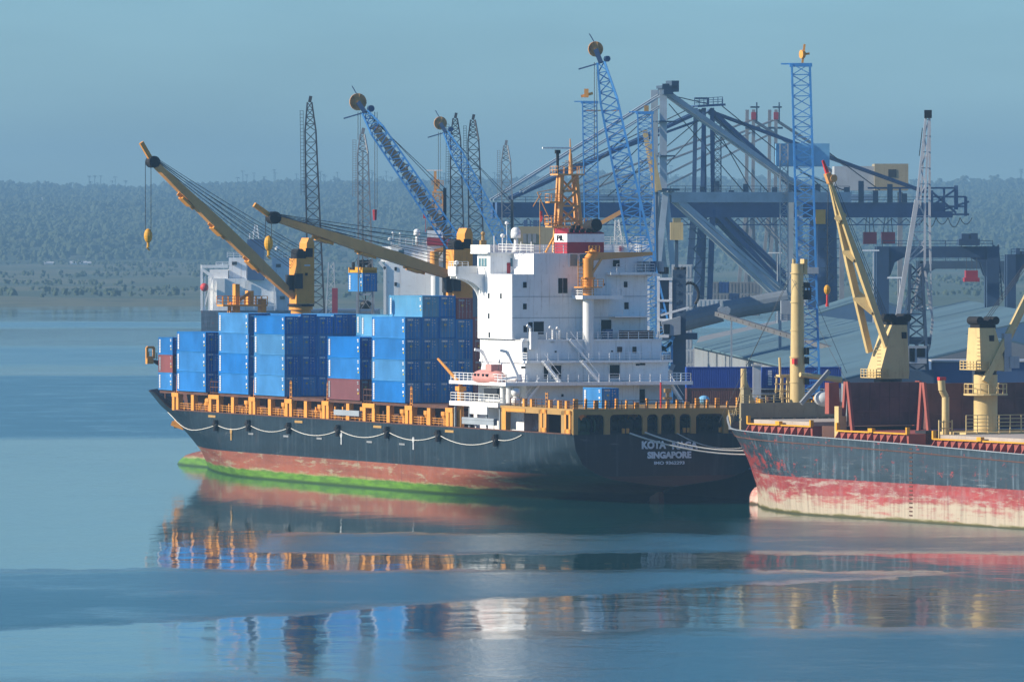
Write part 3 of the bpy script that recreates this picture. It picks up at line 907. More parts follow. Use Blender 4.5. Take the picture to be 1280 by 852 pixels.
for txt, x0_, x1_, yy0, yy1, bold in (('KOTA', 802, 832.5, 550.5, 561, .055), ('NAGA', 840, 872, 551, 561.5, .055), ('SINGAPORE', 809, 864, 563.5, 573, .055), ('IMO 9362293', 817.5, 855.5, 575.7, 580.5, .035)):
    ya, za = K.p_at(x0_, -57.45, yy1); yb, zb = K.p_at(x1_, -57.45, yy0)
    put_text(txt, abs(yb - ya), abs(zb - za), ship, (-57.50, (ya + yb) / 2, (za + zb) / 2), (0, -1, 0), (0, 0, 1), M_text, bold)
# bead round the transom knuckle on the port quarter
# ---- radar mast
ms = MB()
yb0, yb1 = -13.75, -16.9
mx = -20.5
z0_, z1_ = 36.0, 42.7
for dx in (-.9, .9):
    ms.beam((mx + dx, yb0 + .15, 32.3), (mx + dx * .6, yb0 - .35, z1_), 0.55 if dx < 0 else .4)
    ms.beam((mx + dx, yb1 - .2, 32.3), (mx + dx * .6, yb1 + .6, z1_), 0.42)
for k in range(5):
    za = 32.6 + k * 2.0; zb = za + 2.0
    def yl(z): return yb0 + .15 - .6 * (z - 32.3) / 10.4
    def yr(z): return yb1 - .2 + 1.05 * (z - 32.3) / 10.4
    ms.beam((mx - .8, yl(za), za), (mx - .8, yr(za), za), .26)
    ms.beam((mx - .8, yl(za), za), (mx - .8, yr(zb), zb), .26); ms.beam((mx + .7, yr(za), za), (mx + .7, yl(zb), zb), .26)
    ms.beam((mx - .8, yl(za), za), (mx + .8, yl(zb), zb), .14)
mast = ms.build('radar_mast', M_boom, ship)
def plat(x0, x1, y0, y1, z, mat=M_boom, rail=True):
    mm = MB().box(x0, x1, y0, y1, z - .22, z)
    if rail: mm.rail([(x0, y0, z), (x0, y1, z), (x1, y1, z), (x1, y0, z), (x0, y0, z)], 1.0, 1.0, .035, 2)
    mm.build('mast_platform', mat, mast)
plat(-21.9, -19.3, -17.1, -13.2, 42.9)
plat(-21.8, -19.5, -18.1, -12.4, 35.95)
plat(-21.6, -20.2, -13.9, -12.1, 39.2, M_orange)
plat(-21.6, -20.2, -13.9, -12.0, 36.3, M_orange)
m = MB(); m.tube((-20.5, -15.7, 42.9), (-20.5, -15.65, 45.6), .32, .22); m.tube((-20.5, -15.65, 45.6), (-20.5, -15.6, 47.6), .14, .07); m.beam((-20.5, -14.9, 44.6), (-20.5, -16.6, 44.6), .08); m.beam((-20.5, -17.4, 44.4), (-20.5, -14.4, 44.4), .05)
m.build('topmast', M_boom, mast)
m = MB(); m.tube((-20.9, -13.6, 42.9), (-20.9, -13.6, 45.9), .16, .22); m.box(-21.2, -20.6, -13.9, -13.3, 45.6, 46.1)
rp_ = m.build('radar_post', M_black, mast)
MB().beam((-20.9, -11.4, 46.35), (-20.9, -15.6, 46.35), .25, .22).build('radar_scanner', M_white, rp_)
m = MB(); m.beam((-21.4, -13.9, 36.2), (-22.2, -11.3, 32.4), .22)
m.build('mast_stay', M_orange, mast)
m = MB()
for a, b_ in (((-21, -12.2, 37.2), (-21, -10.6, 40.4)), ((-21, -10.6, 40.4), (-21, -13.4, 40.9)), ((-21, -11.2, 40.3), (-21, -10.0, 38.5))): m.beam(a, b_, .09)
m.build('signal_yard', M_orange, mast)

# ---- aft stores crane on white column
yc, _ = K.p_at(736, -30.6, 400)
m = MB(); m.tube((-30.4, yc, 12.3), (-30.4, yc, 26.3), 0.72, n=20)
col_ = m.build('crane_column', M_white, ship, smooth=False); smooth_auto(col_)
m = MB()
m.tube((-30.4, yc, 26.7), (-30.4, yc, 28.9), 0.78, n=18); m.tube((-30.4, yc, 28.9), (-30.4, yc, 29.1), 0.95, n=18); m.tube((-30.4, yc, 29.1), (-30.4, yc, 31.6), 0.72, n=18)
m.tube((-30.4, yc, 31.4), (-30.4, yc - .9, 32.5), 0.62, n=16)
m.tube((-30.4, yc, 27.7), (-30.4, yc, 27.85), 1.9, n=18)
crane_ = m.build('stores_crane', M_orange, ship); smooth_auto(crane_)
ya_, za_ = K.p_at(741, -30.4, 321); yb_, zb_ = K.p_at(815, -30.4, 317)
m = MB(); m.beam((-30.4, ya_, za_ + .05), (-30.4, yb_, zb_), .7, 1.05, w2=.45, h2=.45); m.build('crane_boom', M_boom, crane_)
m = MB(); m.beam((-30.9, yc - .2, 29.4), (-30.9, ya_ - 1.0, za_ - .3), .28); m.build('luffing_ram', M_boom, crane_)
m = MB()
m.rail([(-31.8, yc + 1.6, 27.85), (-31.8, yc - 1.6, 27.85)], 1.0, .8, .04)
for k in range(7): m.box(-31.0, -30.9, yc + .95, yc + 1.75, 28.0 + k * .5, 28.08 + k * .5)
m.beam((-31, yc + 1.0, 27.8), (-31, yc + 1.0, 31.4), .08); m.beam((-31, yc + 1.7, 27.8), (-31, yc + 1.7, 31.4), .08)
m.box(-31.3, -29.9, ya_ + .9, ya_ - .6, 32.4, 32.5); m.rail([(-31.3, ya_ + .9, 32.5), (-31.3, ya_ - .6, 32.5)], .8, .5, .05)
m.build('crane_ladder', M_orange, crane_)

# ---- deck cranes
def deck_crane(s, ytip, ztip, ypiv, zpiv, ztop):
    m = MB()
    m.tube((s, PC, 8.9), (s, PC, 23.9), 1.45, n=20)
    m.tube((s, PC, 23.9), (s, PC, 24.4), 1.75, n=20)
    ped = m.build('deck_crane', M_orange, ship); smooth_auto(ped)
    m = MB(); m.tube((s, PC, 24.4), (s, PC, 24.75), 1.95, n=20); m.build('slewing_ring', M_black, ped)
    m = MB()
    w, d = 1.5, 1.45
    m.box(s - d, s + d, PC - 1.55, PC + 1.25, 24.8, ztop - 2.2)
    m.box(s - d, s + d, PC - 1.55, PC - .35, ztop - 2.2, ztop)
    m.poly([(0, 0), (1.2, 0), (.85, .8), (.25, .8)], 2 * d, (s - d, PC - 1.55, ztop), (0, 1, 0), (0, 0, 1))
    hs = m.build('crane_housing', M_orange, ped)
    m = MB(); m.box(s - d + .3, s + d - .3, PC - .3, PC + 1.1, ztop - 2.2, ztop - 1.1); m.tube((s - 1.3, PC + .5, ztop - 1.3), (s + 1.3, PC + .5, ztop - 1.3), .55)
    m.box(s - d - .05, s - d, PC - 1.3, PC - .2, ztop - 2.0, ztop - .7)
    m.build('sheave', M_black, ped)
    m = MB(); m.box(s - d - .7, s - d, PC + .5, PC + 1.6, 27.0, 29.2); m.box(s - .8, s + .8, PC + 1.25, PC + 2.1, 26.8, 29.0); m.build('operator_cab', M_dark, ped)
    MB().box(s - d - .04, s - d, PC - .9, PC + .0, 30.3, 30.5).build('builder_plate', M_mark, ped)
    MB().box(s - d - .05, s - d, PC - .5, PC - .1, 28.9, 29.3).build('window', M_glass, ped)
    # boom: deep middle, narrow ends
    P0 = Vector((s, ypiv, zpiv)); P1 = Vector((s, ytip, ztip))
    dv = (P1 - P0); Ln = dv.length; dv.normalize()
    up = Vector((0, -dv.z, dv.y)) if dv.y > 0 else Vector((0, dv.z, -dv.y))
    m = MB()
    prof = [(0.0, .8), (.12, 1.2), (.3, 1.5), (.55, 1.5), (.8, 1.1), (1.0, .7)]
    for (t0, h0), (t1, h1) in zip(prof[:-1], prof[1:]):
        m.beam(P0 + dv * Ln * t0, P0 + dv * Ln * t1, 1.5, h0, up=(1, 0, 0) if 0 else tuple(up), w2=1.5, h2=h1)
    bm = m.build('crane_boom', M_boom, ped)
    for t in (.27, .52, .74):
        m = MB()
        c = P0 + dv * Ln * t - up * .95
        m.beam(c - dv * .9, c + dv * .9, 1.9, .28, up=tuple(up)); m.beam(c - dv * .8 - up * .1, c - dv * .8 + up * .6, 1.7, .3, up=(1, 0, 0)); m.beam(c + dv * .8 - up * .1, c + dv * .8 + up * .6, 1.7, .3, up=(1, 0, 0))
        m.build('boom_bracket', M_orange, ped)
    m = MB(); m.tube(P1 + Vector((-.9, 0, 0)), P1 + Vector((.9, 0, 0)), .85, n=16); m.build('boom_sheave', M_black, ped)
    m = MB(); m.beam(P1 + dv * .5 + up * .1, P1 + dv * 3.2 + up * .9, .6, .6); m.build('boom_tip', M_orange, ped)
    return ped, P0, P1, dv, up
pedA, A0, A1, dA, uA = deck_crane(75.0, 9.2, 45.4, -12.5, 25.9, 33.6)
pedB, B0, B1, dB, uB = deck_crane(14.5, 13.6, 37.1, -15.2, 28.4, 34.9)
def crane_wires(ped, s, P1, ztop, drop, hz):
    m = MB()
    for dx, dz0 in ((-.9, 0), (-.3, 1.1), (.3, 2.3), (.9, 3.3)):
        for k, dz in ((0, 0), (1, .35)):
            a = P1 + Vector((dx, -.3, .5 - .25 * k)); b_ = Vector((s + dx, PC + .6, ztop - .4 - dz0 - dz))
            pts = []
            for i in range(7):
                t = i / 6
                p_ = a.lerp(b_, t); p_.z -= 4 * t * (1 - t) * (.2 + .25 * k)
                pts.append(p_)
            m.rope(pts, 0.045)
    m.build('topping_wire', M_wire, ped)
    h = P1 + Vector((0, .7, 0))
    m = MB()
    for dx in (-.5, .5): m.rope([h + Vector((dx, .0 + dx * .5, 0)), h + Vector((dx, dx * .5, -drop))], 0.05)
    m.build('hoist_wire', M_wire, ped)
    m = MB(); c = h + Vector((0, 0, -drop))
    m.sphere(c - Vector((0, 0, .7)), .62, 12, 8, 1.7); m.tube(c - Vector((0, 0, 1.7)), c - Vector((0, 0, 2.4)), .2); m.beam(c - Vector((0, -.25, 2.4)), c - Vector((0, .25, 2.8)), .18)
    m.build('hook_block', M_yellow, ped)
crane_wires(pedA, 75.0, A1, 33.6, 10.0, 0)
crane_wires(pedB, 14.5, B1, 34.9, 2.8, 0)

# ---- boom crutch tower between bays, port bow lookout
m = MB()
y0c, _ = K.p_at(277, 91, 400); yc_ = y0c - 1.5
for dy in (1.2, -1.4):
    for dx in (-.4, .8): m.beam((91 + dx, yc_ + dy, 9), (91 + dx * .6, yc_ + dy * .35 - .3, 25.0), .24)
for k in range(8): m.beam((90.6, yc_ + 1.0 - k * .1, 10.5 + k * 1.8), (90.6, yc_ - 1.2 + k * .1, 11.3 + k * 1.8), .14)
cr = m.build('boom_rest', M_orange, ship)
m = MB(); m.box(89.8, 92.5, yc_ - 5.3, yc_ + 1.7, 24.3, 24.55); m.rail([(89.8, yc_ - 5.3, 24.5), (89.8, yc_ + 1.7, 24.5)], 1.3, .9, .05); m.rail([(92.5, yc_ - 5.3, 24.5), (92.5, yc_ + 1.7, 24.5)], 1.3, .9, .05)
m.box(90, 92, yc_ - 3.2, yc_ - 2.6, 24.5, 26.6); m.box(90, 91.2, yc_ - 1.0, yc_ - .3, 24.5, 27.6); m.beam((90.5, yc_ - .8, 25), (90.5, yc_ - 2.6, 26.2), .4); m.box(90, 91.5, yc_ - 5.2, yc_ - 4.4, 22.6, 25.4)
m.tube((91, yc_ - .8, 23.2), (91, yc_ - .8, 24.4), .6)
m.build('rest_platform', M_orange, cr)
m = MB()
pb = K.p_at(190, 112)
m.tube((112, pb - 2.2, 9), (112, pb - 2.2, 16.2), .22, .16)
m.beam((112, pb + .5, 16.1), (112, pb - 3.2, 15.4), .3, .35); m.beam((112, pb - .4, 15.9), (112, pb - 3.0, 14.3), .25, .5)
m.rail([(112, pb + .5, 16.3), (112, pb - 3.2, 15.7)], 1.0, 1.2, .04)
bl = m.build('bow_walkway', M_rust, ship)
m = MB()
for a, b_ in (((-.3, 16.3), (-.3, 18.0)), ((.8, 16.3), (.8, 18.0)), ((-.3, 18.0), (.8, 18.0)), ((-.3, 16.5), (.8, 16.5))): m.beam((112, pb + a[0], a[1]), (112, pb + b_[0], b_[1]), .35)
m.box(111.6, 112.4, pb - .1, pb + .9, 15.5, 16.4)
m.build('bow_lantern', M_orange, bl)
m = MB(); m.sphere((128.6, PC + 1.2, 11.6), .5); m.box(116, 121, PC + 4.0, PC + 4.5, 8.9, 9.8); m.tube((118, PC - 3, 8.9), (118, PC - 3, 10.2), .6)
m.build('fairlead', M_orange, ship)

# ---- stern arcade and side frames
def Ky(px, s=-57.2): return K.p_at(px, s)
ops = [(Ky(755), Ky(722)), (Ky(803), Ky(762)), (Ky(822.5), Ky(808.5)), (Ky(844), Ky(826)), (Ky(863), Ky(849)), (Ky(904), Ky(869.5)), (Ky(935), Ky(910))]
m = MB(); arcade(m, ops, -27.4, -0.2, 9.0, 12.0, 11.55, -57.0, .35, .55)
m.build('stern_gallery', M_beige, ship)
def side_frame(s0, s1, opens, name='side_gallery', mat=M_beige):
    m = MB(); cur = s0
    for a, b_ in opens + [(s1, s1)]:
        if a > cur: m.box(cur, a, -.62, -.1, 9.02, 12.0)
        cur = b_
    m.box(s0, s1, -.62, -.1, 11.5, 12.0)
    m.build(name, mat, ship)
side_frame(-57.0, -33.5, [(-56.0, -55.2), (-53.6, -48.4), (-47.6, -47.0), (-46.2, -35.0)])
for s, w in ((-48.0, 1.9), (-55.9, 1.9)):
    m = MB(); m.box(s - w / 2, s - w / 2 + .5, -.06, .02, 9.1, 12.1); m.box(s + w / 2 - .5, s + w / 2, -.06, .02, 9.1, 12.1); m.box(s - w / 2, s + w / 2, -.06, .02, 11.6, 12.1); m.box(s - w / 2, s + w / 2, -.06, .02, 9.1, 9.7)
    m.build('side_frame', M_orange, ship)
m = MB(); m.box(-35.4, -34.2, -.7, .02, 9.05, 12.0); m.box(-41.8, -35.2, -.7, .0, 11.6, 12.0); m.build('side_frame', M_orange, ship)
m = MB()
for k in range(5):
    for x in (-48.4, -47.6): pass
for x in (-48.35, -47.65): m.beam((x, -.5, 12.2), (x, -.5, 14.3), .1)
for k in range(4): m.beam((-48.35, -.5, 12.6 + k * .5), (-47.65, -.5, 12.6 + k * .5), .1)
m.build('ladder', M_orange, ship)
# mooring deck gear under the poop
rr = random.Random(5)
for px, mat in ((731, M_green), (770, M_dark), (789, M_dark), (815, M_dark), (836, M_dark), (856, M_dark), (888, M_dark), (880, M_dark), (745, M_black)):
    y = Ky(px, -54.5)
    m = MB(); m.tube((-54.5, y - 1.0, 10.1), (-54.5, y + 1.0, 10.1), .75, n=14)
    for dy in (-1.0, 0, 1.0): m.tube((-54.5, y + dy - .08, 10.1), (-54.5, y + dy + .08, 10.1), 1.1, n=14)
    m.box(-55.2, -53.8, y - 1.2, y + 1.2, 8.9, 9.4)
    m.build('mooring_winch', mat, ship)
for px in (782, 792, 812, 842, 855, 874, 880, 900, 728):
    y = Ky(px, -51)
    m = MB(); m.box(-52, -49.5, y - .15, y + .15, 8.9, rr.choice([11.9, 11.9, 10.8])); m.build('pillar', M_orange, ship)
MB().box(-46, -45.7, -27, -1, 8.9, 12.0).build('poop_bulkhead', M_rust, ship)
for px in (781, 857, 902):
    y = Ky(px, -56.5)
    m = MB(); m.tube((-56.7, y - .3, 9.1), (-56.7, y - .3, 9.75), .22); m.tube((-56.7, y + .3, 9.1), (-56.7, y + .3, 9.75), .22); m.build('bollard', M_orange, ship)
# post with small tackle and red pole on the poop (near 825-835 px)
y, _ = K.p_at(826, -55, 500); m = MB(); m.tube((-55, y, 12.3), (-55, y, 15.6), .12); m.build('signal_pole', M_red, ship)
y, _ = K.p_at(834.5, -55, 500); m = MB()
m.tube((-55, y, 12.3), (-55, y, 14.6), .22); m.box(-55.3, -54.7, y - .55, y + .55, 13.4, 13.7); m.box(-55.3, -54.7, y - .4, y + .4, 14.3, 14.8)
m.build('tackle_post', M_beige, ship)
y, _ = K.p_at(880, -52, 500)
m = MB(); m.sphere((-52, y, 13.2), .75, 12, 8, .8); m.build('tarpaulin', M_mach, ship)

# ---- boat deck platform, accommodation ladder (port side, before the house)
m = MB(); m.box(-33, -16.2, -3.2, 0.15, 12.0, 12.6); m.box(-29.5, -23.5, .05, .22, 11.0, 12.2)
bp = m.build('boat_platform', M_white, ship)
MB().rail([(-16.4, -3, 12.6), (-16.4, 0, 12.6), (-33, 0, 12.6)], 1.1, 1.6, .045).build('railing', M_white, bp)
m = MB(); m.box(-31.5, -20.5, -.4, .1, 9.6, 10.5); m.box(-31.5, -20.5, -.3, .16, 10.2, 10.3)
m.build('gangway', M_grey, ship)
for s in (-17, -22, -28, -32.5): MB().beam((s, -.4, 9), (s, -.4, 12), .22).build('platform_leg', M_grey, bp)
for s in (-31.5, -33.6): MB().tube((s, -1.2, 12.6), (s, -1.2, 14.9), .38).build('boat_winch', M_white, bp)
m = MB(); m.sphere((-30, -2.4, 13.2), .6); m.build('life_raft', M_white, bp, smooth=True)
MB().box(-30, -25.5, -2.2, -1.0, 13.2, 14.4).build('rescue_boat', M_dark, bp)
for s in (-22.2, -30.8):
    m = MB(); m.beam((s, -3.9, 15.5), (s - .2, -2.0, 19.3), .35); m.beam((s - .2, -2.0, 19.3), (s - 0.1, -1.0, 19.5), .35); m.beam((s, -3.6, 16.0), (s, -.9, 15.6), .3)
    m.build('boat_davit', M_hwhite, ship)
# small buff crane at the rail
m = MB(); m.tube((-16.9, -1.2, 9), (-16.9, -1.2, 14.3), .45, n=10); m.tube((-16.9, -1.2, 14.3), (-16.9, -1.2, 15.2), .3, n=10); m.box(-17.6, -16.2, -1.7, -.7, 13.9, 14.5)
pc_ = m.build('provision_crane', M_orange, ship)
MB().beam((-16.9, -1.2, 14.8), (-14.2, 1.0, 18.2), .4, .4, w2=.25, h2=.25).build('crane_boom', M_orange, pc_)
# ------------------------------------------------------------------ lifeboat
lb = thing('lifeboat', 'pink red covered lifeboat hanging in davits beside the white deckhouse', 'lifeboat', K.w(-26.6, -1.3, 14.7), K.rz)
m = MB(); rows = []; n = 14
for i in range(13):
    t = i / 12 * 2 - 1
    k = math.sqrt(max(0.0, 1 - abs(t) ** 3.2))
    rows.append((t * 4.4, max(.05, k)))
vs, fs = [], []
for x, k in rows:
    for j in range(n):
        a = 2 * math.pi * j / n
        y = 1.35 * k * math.cos(a); z = 1.15 + (1.05 if math.sin(a) > 0 else 1.15) * math.sin(a) * k ** .6
        vs.append((x, y, z))
for i in range(12):
    for j in range(n): fs.append((i * n + j, i * n + (j + 1) % n, (i + 1) * n + (j + 1) % n, (i + 1) * n + j))
fs += [tuple(range(n)), tuple(range(13 * n - 1, 12 * n - 1, -1))]
smooth_auto(m.add(vs, fs).build('boat_hull', M_lboat, lb), 50)
m = MB(); m.box(-2.6, -.6, -.8, .8, 2.0, 2.9); m.build('conning_tower', M_lboat, lb)
m = MB()
for x in (-2.2, -1.0, .6, 1.8): m.box(x - .25, x + .25, -1.38, 1.38, 1.35, 1.65)
m.build('window', M_glass, lb)
m = MB(); m.tube((-3, 0, 2), (-3, -.3, 3.6), .04); m.tube((3, 0, 2), (3, -.3, 3.6), .04); m.build('fall_wire', M_wire, lb)

# ------------------------------------------------------------------ containers
def corr(mb, a, b_, z0, z1, nrm, n, dep):
    """corrugated panel from plan point a to b"""
    a, b_, nrm = Vector((*a, 0)), Vector((*b_, 0)), Vector((*nrm, 0))
    vs = []
    for i in range(2 * n + 1):
        for e in (0, 1):
            t = (i + (0.22 if e else -0.22)) / (2 * n)
            t = max(0, min(1, t))
            c = a.lerp(b_, t) - nrm * (dep if (i % 2) ^ 0 else 0)
            c2 = c
        pass
    pts = []
    for i in range(n):
        for t, d in ((0.0, 0), (0.35, 0), (0.5, dep), (0.85, dep)):
            pts.append((a.lerp(b_, (i + t) / n)) - nrm * d)
    pts.append(b_)
    for p in pts: vs += [(p.x, p.y, z0), (p.x, p.y, z1)]
    mb.add(vs, [(2 * i, 2 * i + 2, 2 * i + 3, 2 * i + 1) for i in range(len(pts) - 1)])
def container_proto(Lc, H, mat, marks=True, name='shipping_container', markmat=None, small=False):
    """local origin: aft port bottom corner; x forward, y to port is 0, -2.44 to starboard"""
    Wc = 2.44
    o = thing(name, None, 'container')
    m = MB()
    g = .12
    nl = 34 if Lc > 8 else 17
    corr(m, (g, -.035), (Lc - g, -.035), g, H - g, (0, 1), nl, .045)
    corr(m, (Lc - g, -Wc + .035), (g, -Wc + .035), g, H - g, (0, -1), nl, .045)
    m.box(.05, Lc - .05, -Wc + .05, -.05 - .04, H - .06, H - .02)
    m.box(.05, Lc - .05, -Wc + .05, -.09, .1, .16)
    m.box(Lc - .10, Lc - .06, -Wc + .06, -.06, .1, H - .1)
    for x in (0, Lc - .14):
        for y in (-.14, -Wc): m.box(x, x + .14, y, y + .14, 0, H)
    for y in (-.1, -Wc): m.box(.14, Lc - .14, y, y + .1, 0.02, .15); m.box(.14, Lc - .14, y, y + .1, H - .12, H - .01)
    for x in (0.01, Lc - .11): m.box(x, x + .1, -Wc + .14, -.14, 0.02, .15); m.box(x, x + .1, -Wc + .14, -.14, H - .12, H - .01)
    m.build('container_body', mat, o)
    for k in (0, 1):
        y0, y1 = (-.15, -1.21) if k == 0 else (-1.23, -2.29)
        d = MB(); d.box(.03, .09, y0, y1, .16, H - .13)
        for q in range(5):
            z = .3 + (H - .7) * q / 5
            d.box(.005, .03, y0 - .06, y1 + .06, z, z + (H - .7) / 5 * .55)
        dd = d.build('door', mat, o)
        bar = MB()
        for yy in (.28, .78):
            y = y0 - yy
            bar.tube((-.02, y, .1), (-.02, y, H - .1), .028, n=5)
            bar.box(-.05, .0, y - .16, y + .04, 1.0, 1.08)
        bar.build('locking_bar', M_grey, dd)
    if marks:
        mm = MB()
        # column of white lettering near the forward end of the port side
        zz = H * .10
        for q in range(9):
            h = (H * .78) / 9
            mm.box(Lc - .95, Lc - .38, -.02, .012, zz + q * h + .03, zz + q * h + h * .86)
        for q, (w, z0, h) in enumerate(((.55, .86, .045), (.45, .77, .05), (.5, .46, .10))):
            mm.box(.45, .45 + w, -.02, .012, H * z0, H * (z0 + h))
        mm.box(.02 - .03, .0, -.35, -.35 - .85, H * .84, H * .92)
        for y, z in ((-1.45, .84), (-1.75, .84), (-1.45, .72), (-1.8, .70), (-1.45, .6)): mm.box(-.012, .0, y - .16, y, H * z, H * z + .12)
        mm.build('marking', markmat or M_mark, o)
        my = MB(); my.box(.45, .75, -.02, .012, H * .30, H * .38); my.box(-.012, 0, -.75, -1.05, H * .60, H * .68)
        my.build('warning_label', M_marky, o)
    return o
protos = {}
def container(kind, Lc, H, loc, rz, label, group, fr=None):
    key = (kind, Lc, H)
    mat = {'blue': M_cblue, 'light': M_clight, 'navy': M_cnavy, 'red': M_cred, 'white': M_cgrey}[kind]
    if key not in protos:
        o = container_proto(Lc, H, mat, marks=kind in ('blue', 'light', 'red'), markmat=M_mark if kind != 'red' else M_grey)
        protos[key] = o
    else:
        o = copy_tree(protos[key])
    o.location = loc; o.rotation_euler = (0, 0, rz)
    o['label'] = label; o['group'] = group; o['category'] = 'container'
    return o
HC, ST = 2.90, 2.59
BAYS = {  # name: (aft s, length, phrase, {row: [(kind, height), ...]})
    'A': (0.0, 12.19, 'the tall stack right before the white deckhouse', {
        0: [('blue', HC), ('blue', HC), ('blue', HC), ('blue', HC)],
        1: [('blue', HC)] * 4 + [('light', HC)], 2: [('blue', HC)] * 5,
        3: [('blue', HC)] * 3 + [('blue', ST), ('red', HC)], 4: [('red', HC)] * 4}),
    'B': (16.7, 12.19, 'the low stack with a brown box at its foot', {
        0: [('red', HC), ('blue', HC), ('blue', HC)], 1: [('red', HC), ('blue', HC), ('blue', HC)],
        2: [('blue', HC), ('blue', HC), ('red', HC), ('light', HC)]}),
    'M': (31.2, 12.19, 'the stack set far in behind the low stack', {4: [('blue', HC), ('blue', HC), ('blue', HC), ('light', HC)]}),
    'C': (45.7, 12.19, 'the third full stack from the bow', {
        0: [('blue', HC), ('blue', HC), ('blue', HC), ('blue', ST)], 1: [('blue', HC)] * 4, 2: [('blue', HC)] * 3 + [('blue', ST)],
        3: [('blue', HC)] * 4, 4: [('blue', HC)] * 4}),
    'D': (60.2, 12.19, 'the second full stack from the bow', {0: [('blue', HC)] * 4, 1: [('blue', HC)] * 4}),
    'E': (77.8, 12.19, 'the first full stack from the bow', {0: [('blue', HC)] * 3, 1: [('blue', HC)] * 3}),
    'F': (91.9, 6.06, 'the short stack at the very bow', {0: [('blue', ST), ('red', ST), ('blue', ST)]}),
}
TIER = ['bottom', 'second', 'third', 'fourth', 'fifth']
ROWN = ['outer port row', 'second row from the port side', 'third row from the port side', 'fourth row from the port side', 'fifth row from the port side']
KN = {'blue': 'blue', 'light': 'pale faded blue', 'red': 'brown red', 'navy': 'navy blue', 'white': 'white'}
def wc(n): return n
jr = random.Random(21)
for b_, (s0, Lc, phrase, rows_) in BAYS.items():
    for r_, tiers in rows_.items():
        z = 11.92
        for k, (kind, h) in enumerate(tiers):
            p = -2.5 * r_ + jr.uniform(-.02, .02)
            top = ', topmost' if k == len(tiers) - 1 else ''
            lab = f'{KN[kind]} container, {TIER[k]} tier, {ROWN[r_].replace(" from the port side", " from port")}, {phrase}'
            lab = lab.replace('the tall stack right before the white deckhouse', 'stack before the deckhouse').replace('the low stack with a brown box at its foot', 'low stack with brown foot').replace('the stack set far in behind the low stack', 'inner stack').replace('the third full stack from the bow', 'third stack from bow').replace('the second full stack from the bow', 'second stack from bow').replace('the first full stack from the bow', 'first long stack from bow').replace('the short stack at the very bow', 'short stack at bow')
            container(kind, Lc, h, K.w(s0 + jr.uniform(-.04, .04), p, z), K.rz, lab, 'containers stacked on the container ship')
            z += h + .015
# the lone container on the poop
container('blue', 6.06, ST, K.w(-54.0, K.p_at(752, -54.0), 12.32), K.rz, 'short blue container standing alone on the aft deck behind the white deckhouse', 'containers stacked on the container ship')

# ------------------------------------------------------------------ bulk carrier
NC = -13.0
N_STEM = [(-2, 86.4), (0, 86.6), (2.4, 86.8), (4.3, 88.0), (6.2, 88.7), (8.7, 90.4), (10.3, 91.5), (11.5, 92.3)]
def N_clip(s, z): return min(s, lerp_tab(N_STEM, z))
def N_hb(s, z):
    B = 13.0
    stem = lerp_tab(N_STEM, z)
    s0 = lerp_tab([(-2, 44), (0, 46), (2.4, 48), (4.3, 50), (6.2, 53), (8.7, 57), (10.3, 60), (11.5, 62)], z)
    e = lerp_tab([(-2, 1.8), (4.3, 1.8), (6.2, 1.9), (8.7, 2.0), (11.5, 2.2)], z)
    if s <= s0: return B
    return max(.02, B * (1 - min(1.0, (s - s0) / (stem - s0)) ** e))
def N_top(s): return lerp_tab([(-80, 8.8), (0, 8.8), (24, 9.3), (42, 9.6), (70, 9.98), (84, 10.1)], s) + 1.4 * smooth01((s - 80) / 9.0)
bulk = thing('bulk_carrier', 'bulk carrier with worn grey and red hull, raised brown hatch covers and cream cranes', 'cargo ship', N.w(0, 0), N.rz)
st = [-75, -50, -25, 0, 20, 40, 50, 55, 60, 64, 68, 72, 75, 78, 81, 84, 85, 86, 87, 88, 88.8, 89.6, 90.4, 91, 91.6, 92.0, 92.3]
smooth_auto(hull_mesh(N_hb, st, N_top, -2.0, 22, NC, N_clip).build('hull', M_hullN, bulk), 38)
m = MB(); vs = []; fs = []; n = 14
for i in range(10):
    t = i / 9; s = 82 + 6.6 * t; r = 2.35 * math.sqrt(max(0, 1 - max(0, (t - .2) / .8) ** 5)) + .01
    for k in range(n):
        a = 2 * math.pi * k / n
        vs.append((s, NC + r * .42 * math.cos(a), .05 + r * math.sin(a)))
for i in range(9):
    for k in range(n): fs.append((i * n + k, i * n + (k + 1) % n, (i + 1) * n + (k + 1) % n, (i + 1) * n + k))
smooth_auto(m.add(vs, fs).build('bulbous_bow', hull_mat('bulb_paint', (.5, .3, .25), (0.50, 0.10, 0.085), (0.60, 0.46, 0.38), 4.6, 1.4, 0.2, (0.3, 0.2, 0.1), 0.3, 0.1), bulk), 60)
m = MB(); vs = []; fs = []
ds = [-75, 0, 30, 50, 58, 64, 70, 76, 80, 84, 87, 89.5, 90.8]
for s in ds:
    z = N_top(s) - .25 if s < 76 else N_top(s) - .9
    h = max(.05, N_hb(s, z) - .06)
    vs += [(s, NC + h, z), (s, NC - h, z)]
m.add(vs, [(2 * i, 2 * i + 1, 2 * i + 3, 2 * i + 2) for i in range(len(ds) - 1)])
m.build('main_deck', M_deck, bulk)
# sheer strake, rubbing line with its broken run of holes
m = MB()
for i in range(120):
    s = 86 - i * 1.3
    z = N_top(s) - .95
    s2 = s - 1.3
    y1, y2 = NC + N_hb(s, z) + .03, NC + N_hb(s2, z) + .03
    m.beam((s, y1, z), (s2, y2, N_top(s2) - .95), .08, .13)
m.build('rubbing_strake', M_rust, bulk)
m = MB()
for i in range(84):
    s = 92.0 - i * 1.9; z = N_top(s)
    s2 = s - 1.9
    m.beam((s, NC + N_hb(s, z - .1), z), (s2, NC + N_hb(s2, N_top(s2) - .1), N_top(s2)), .22, .1)
m.build('gunwale', M_grey, bulk)
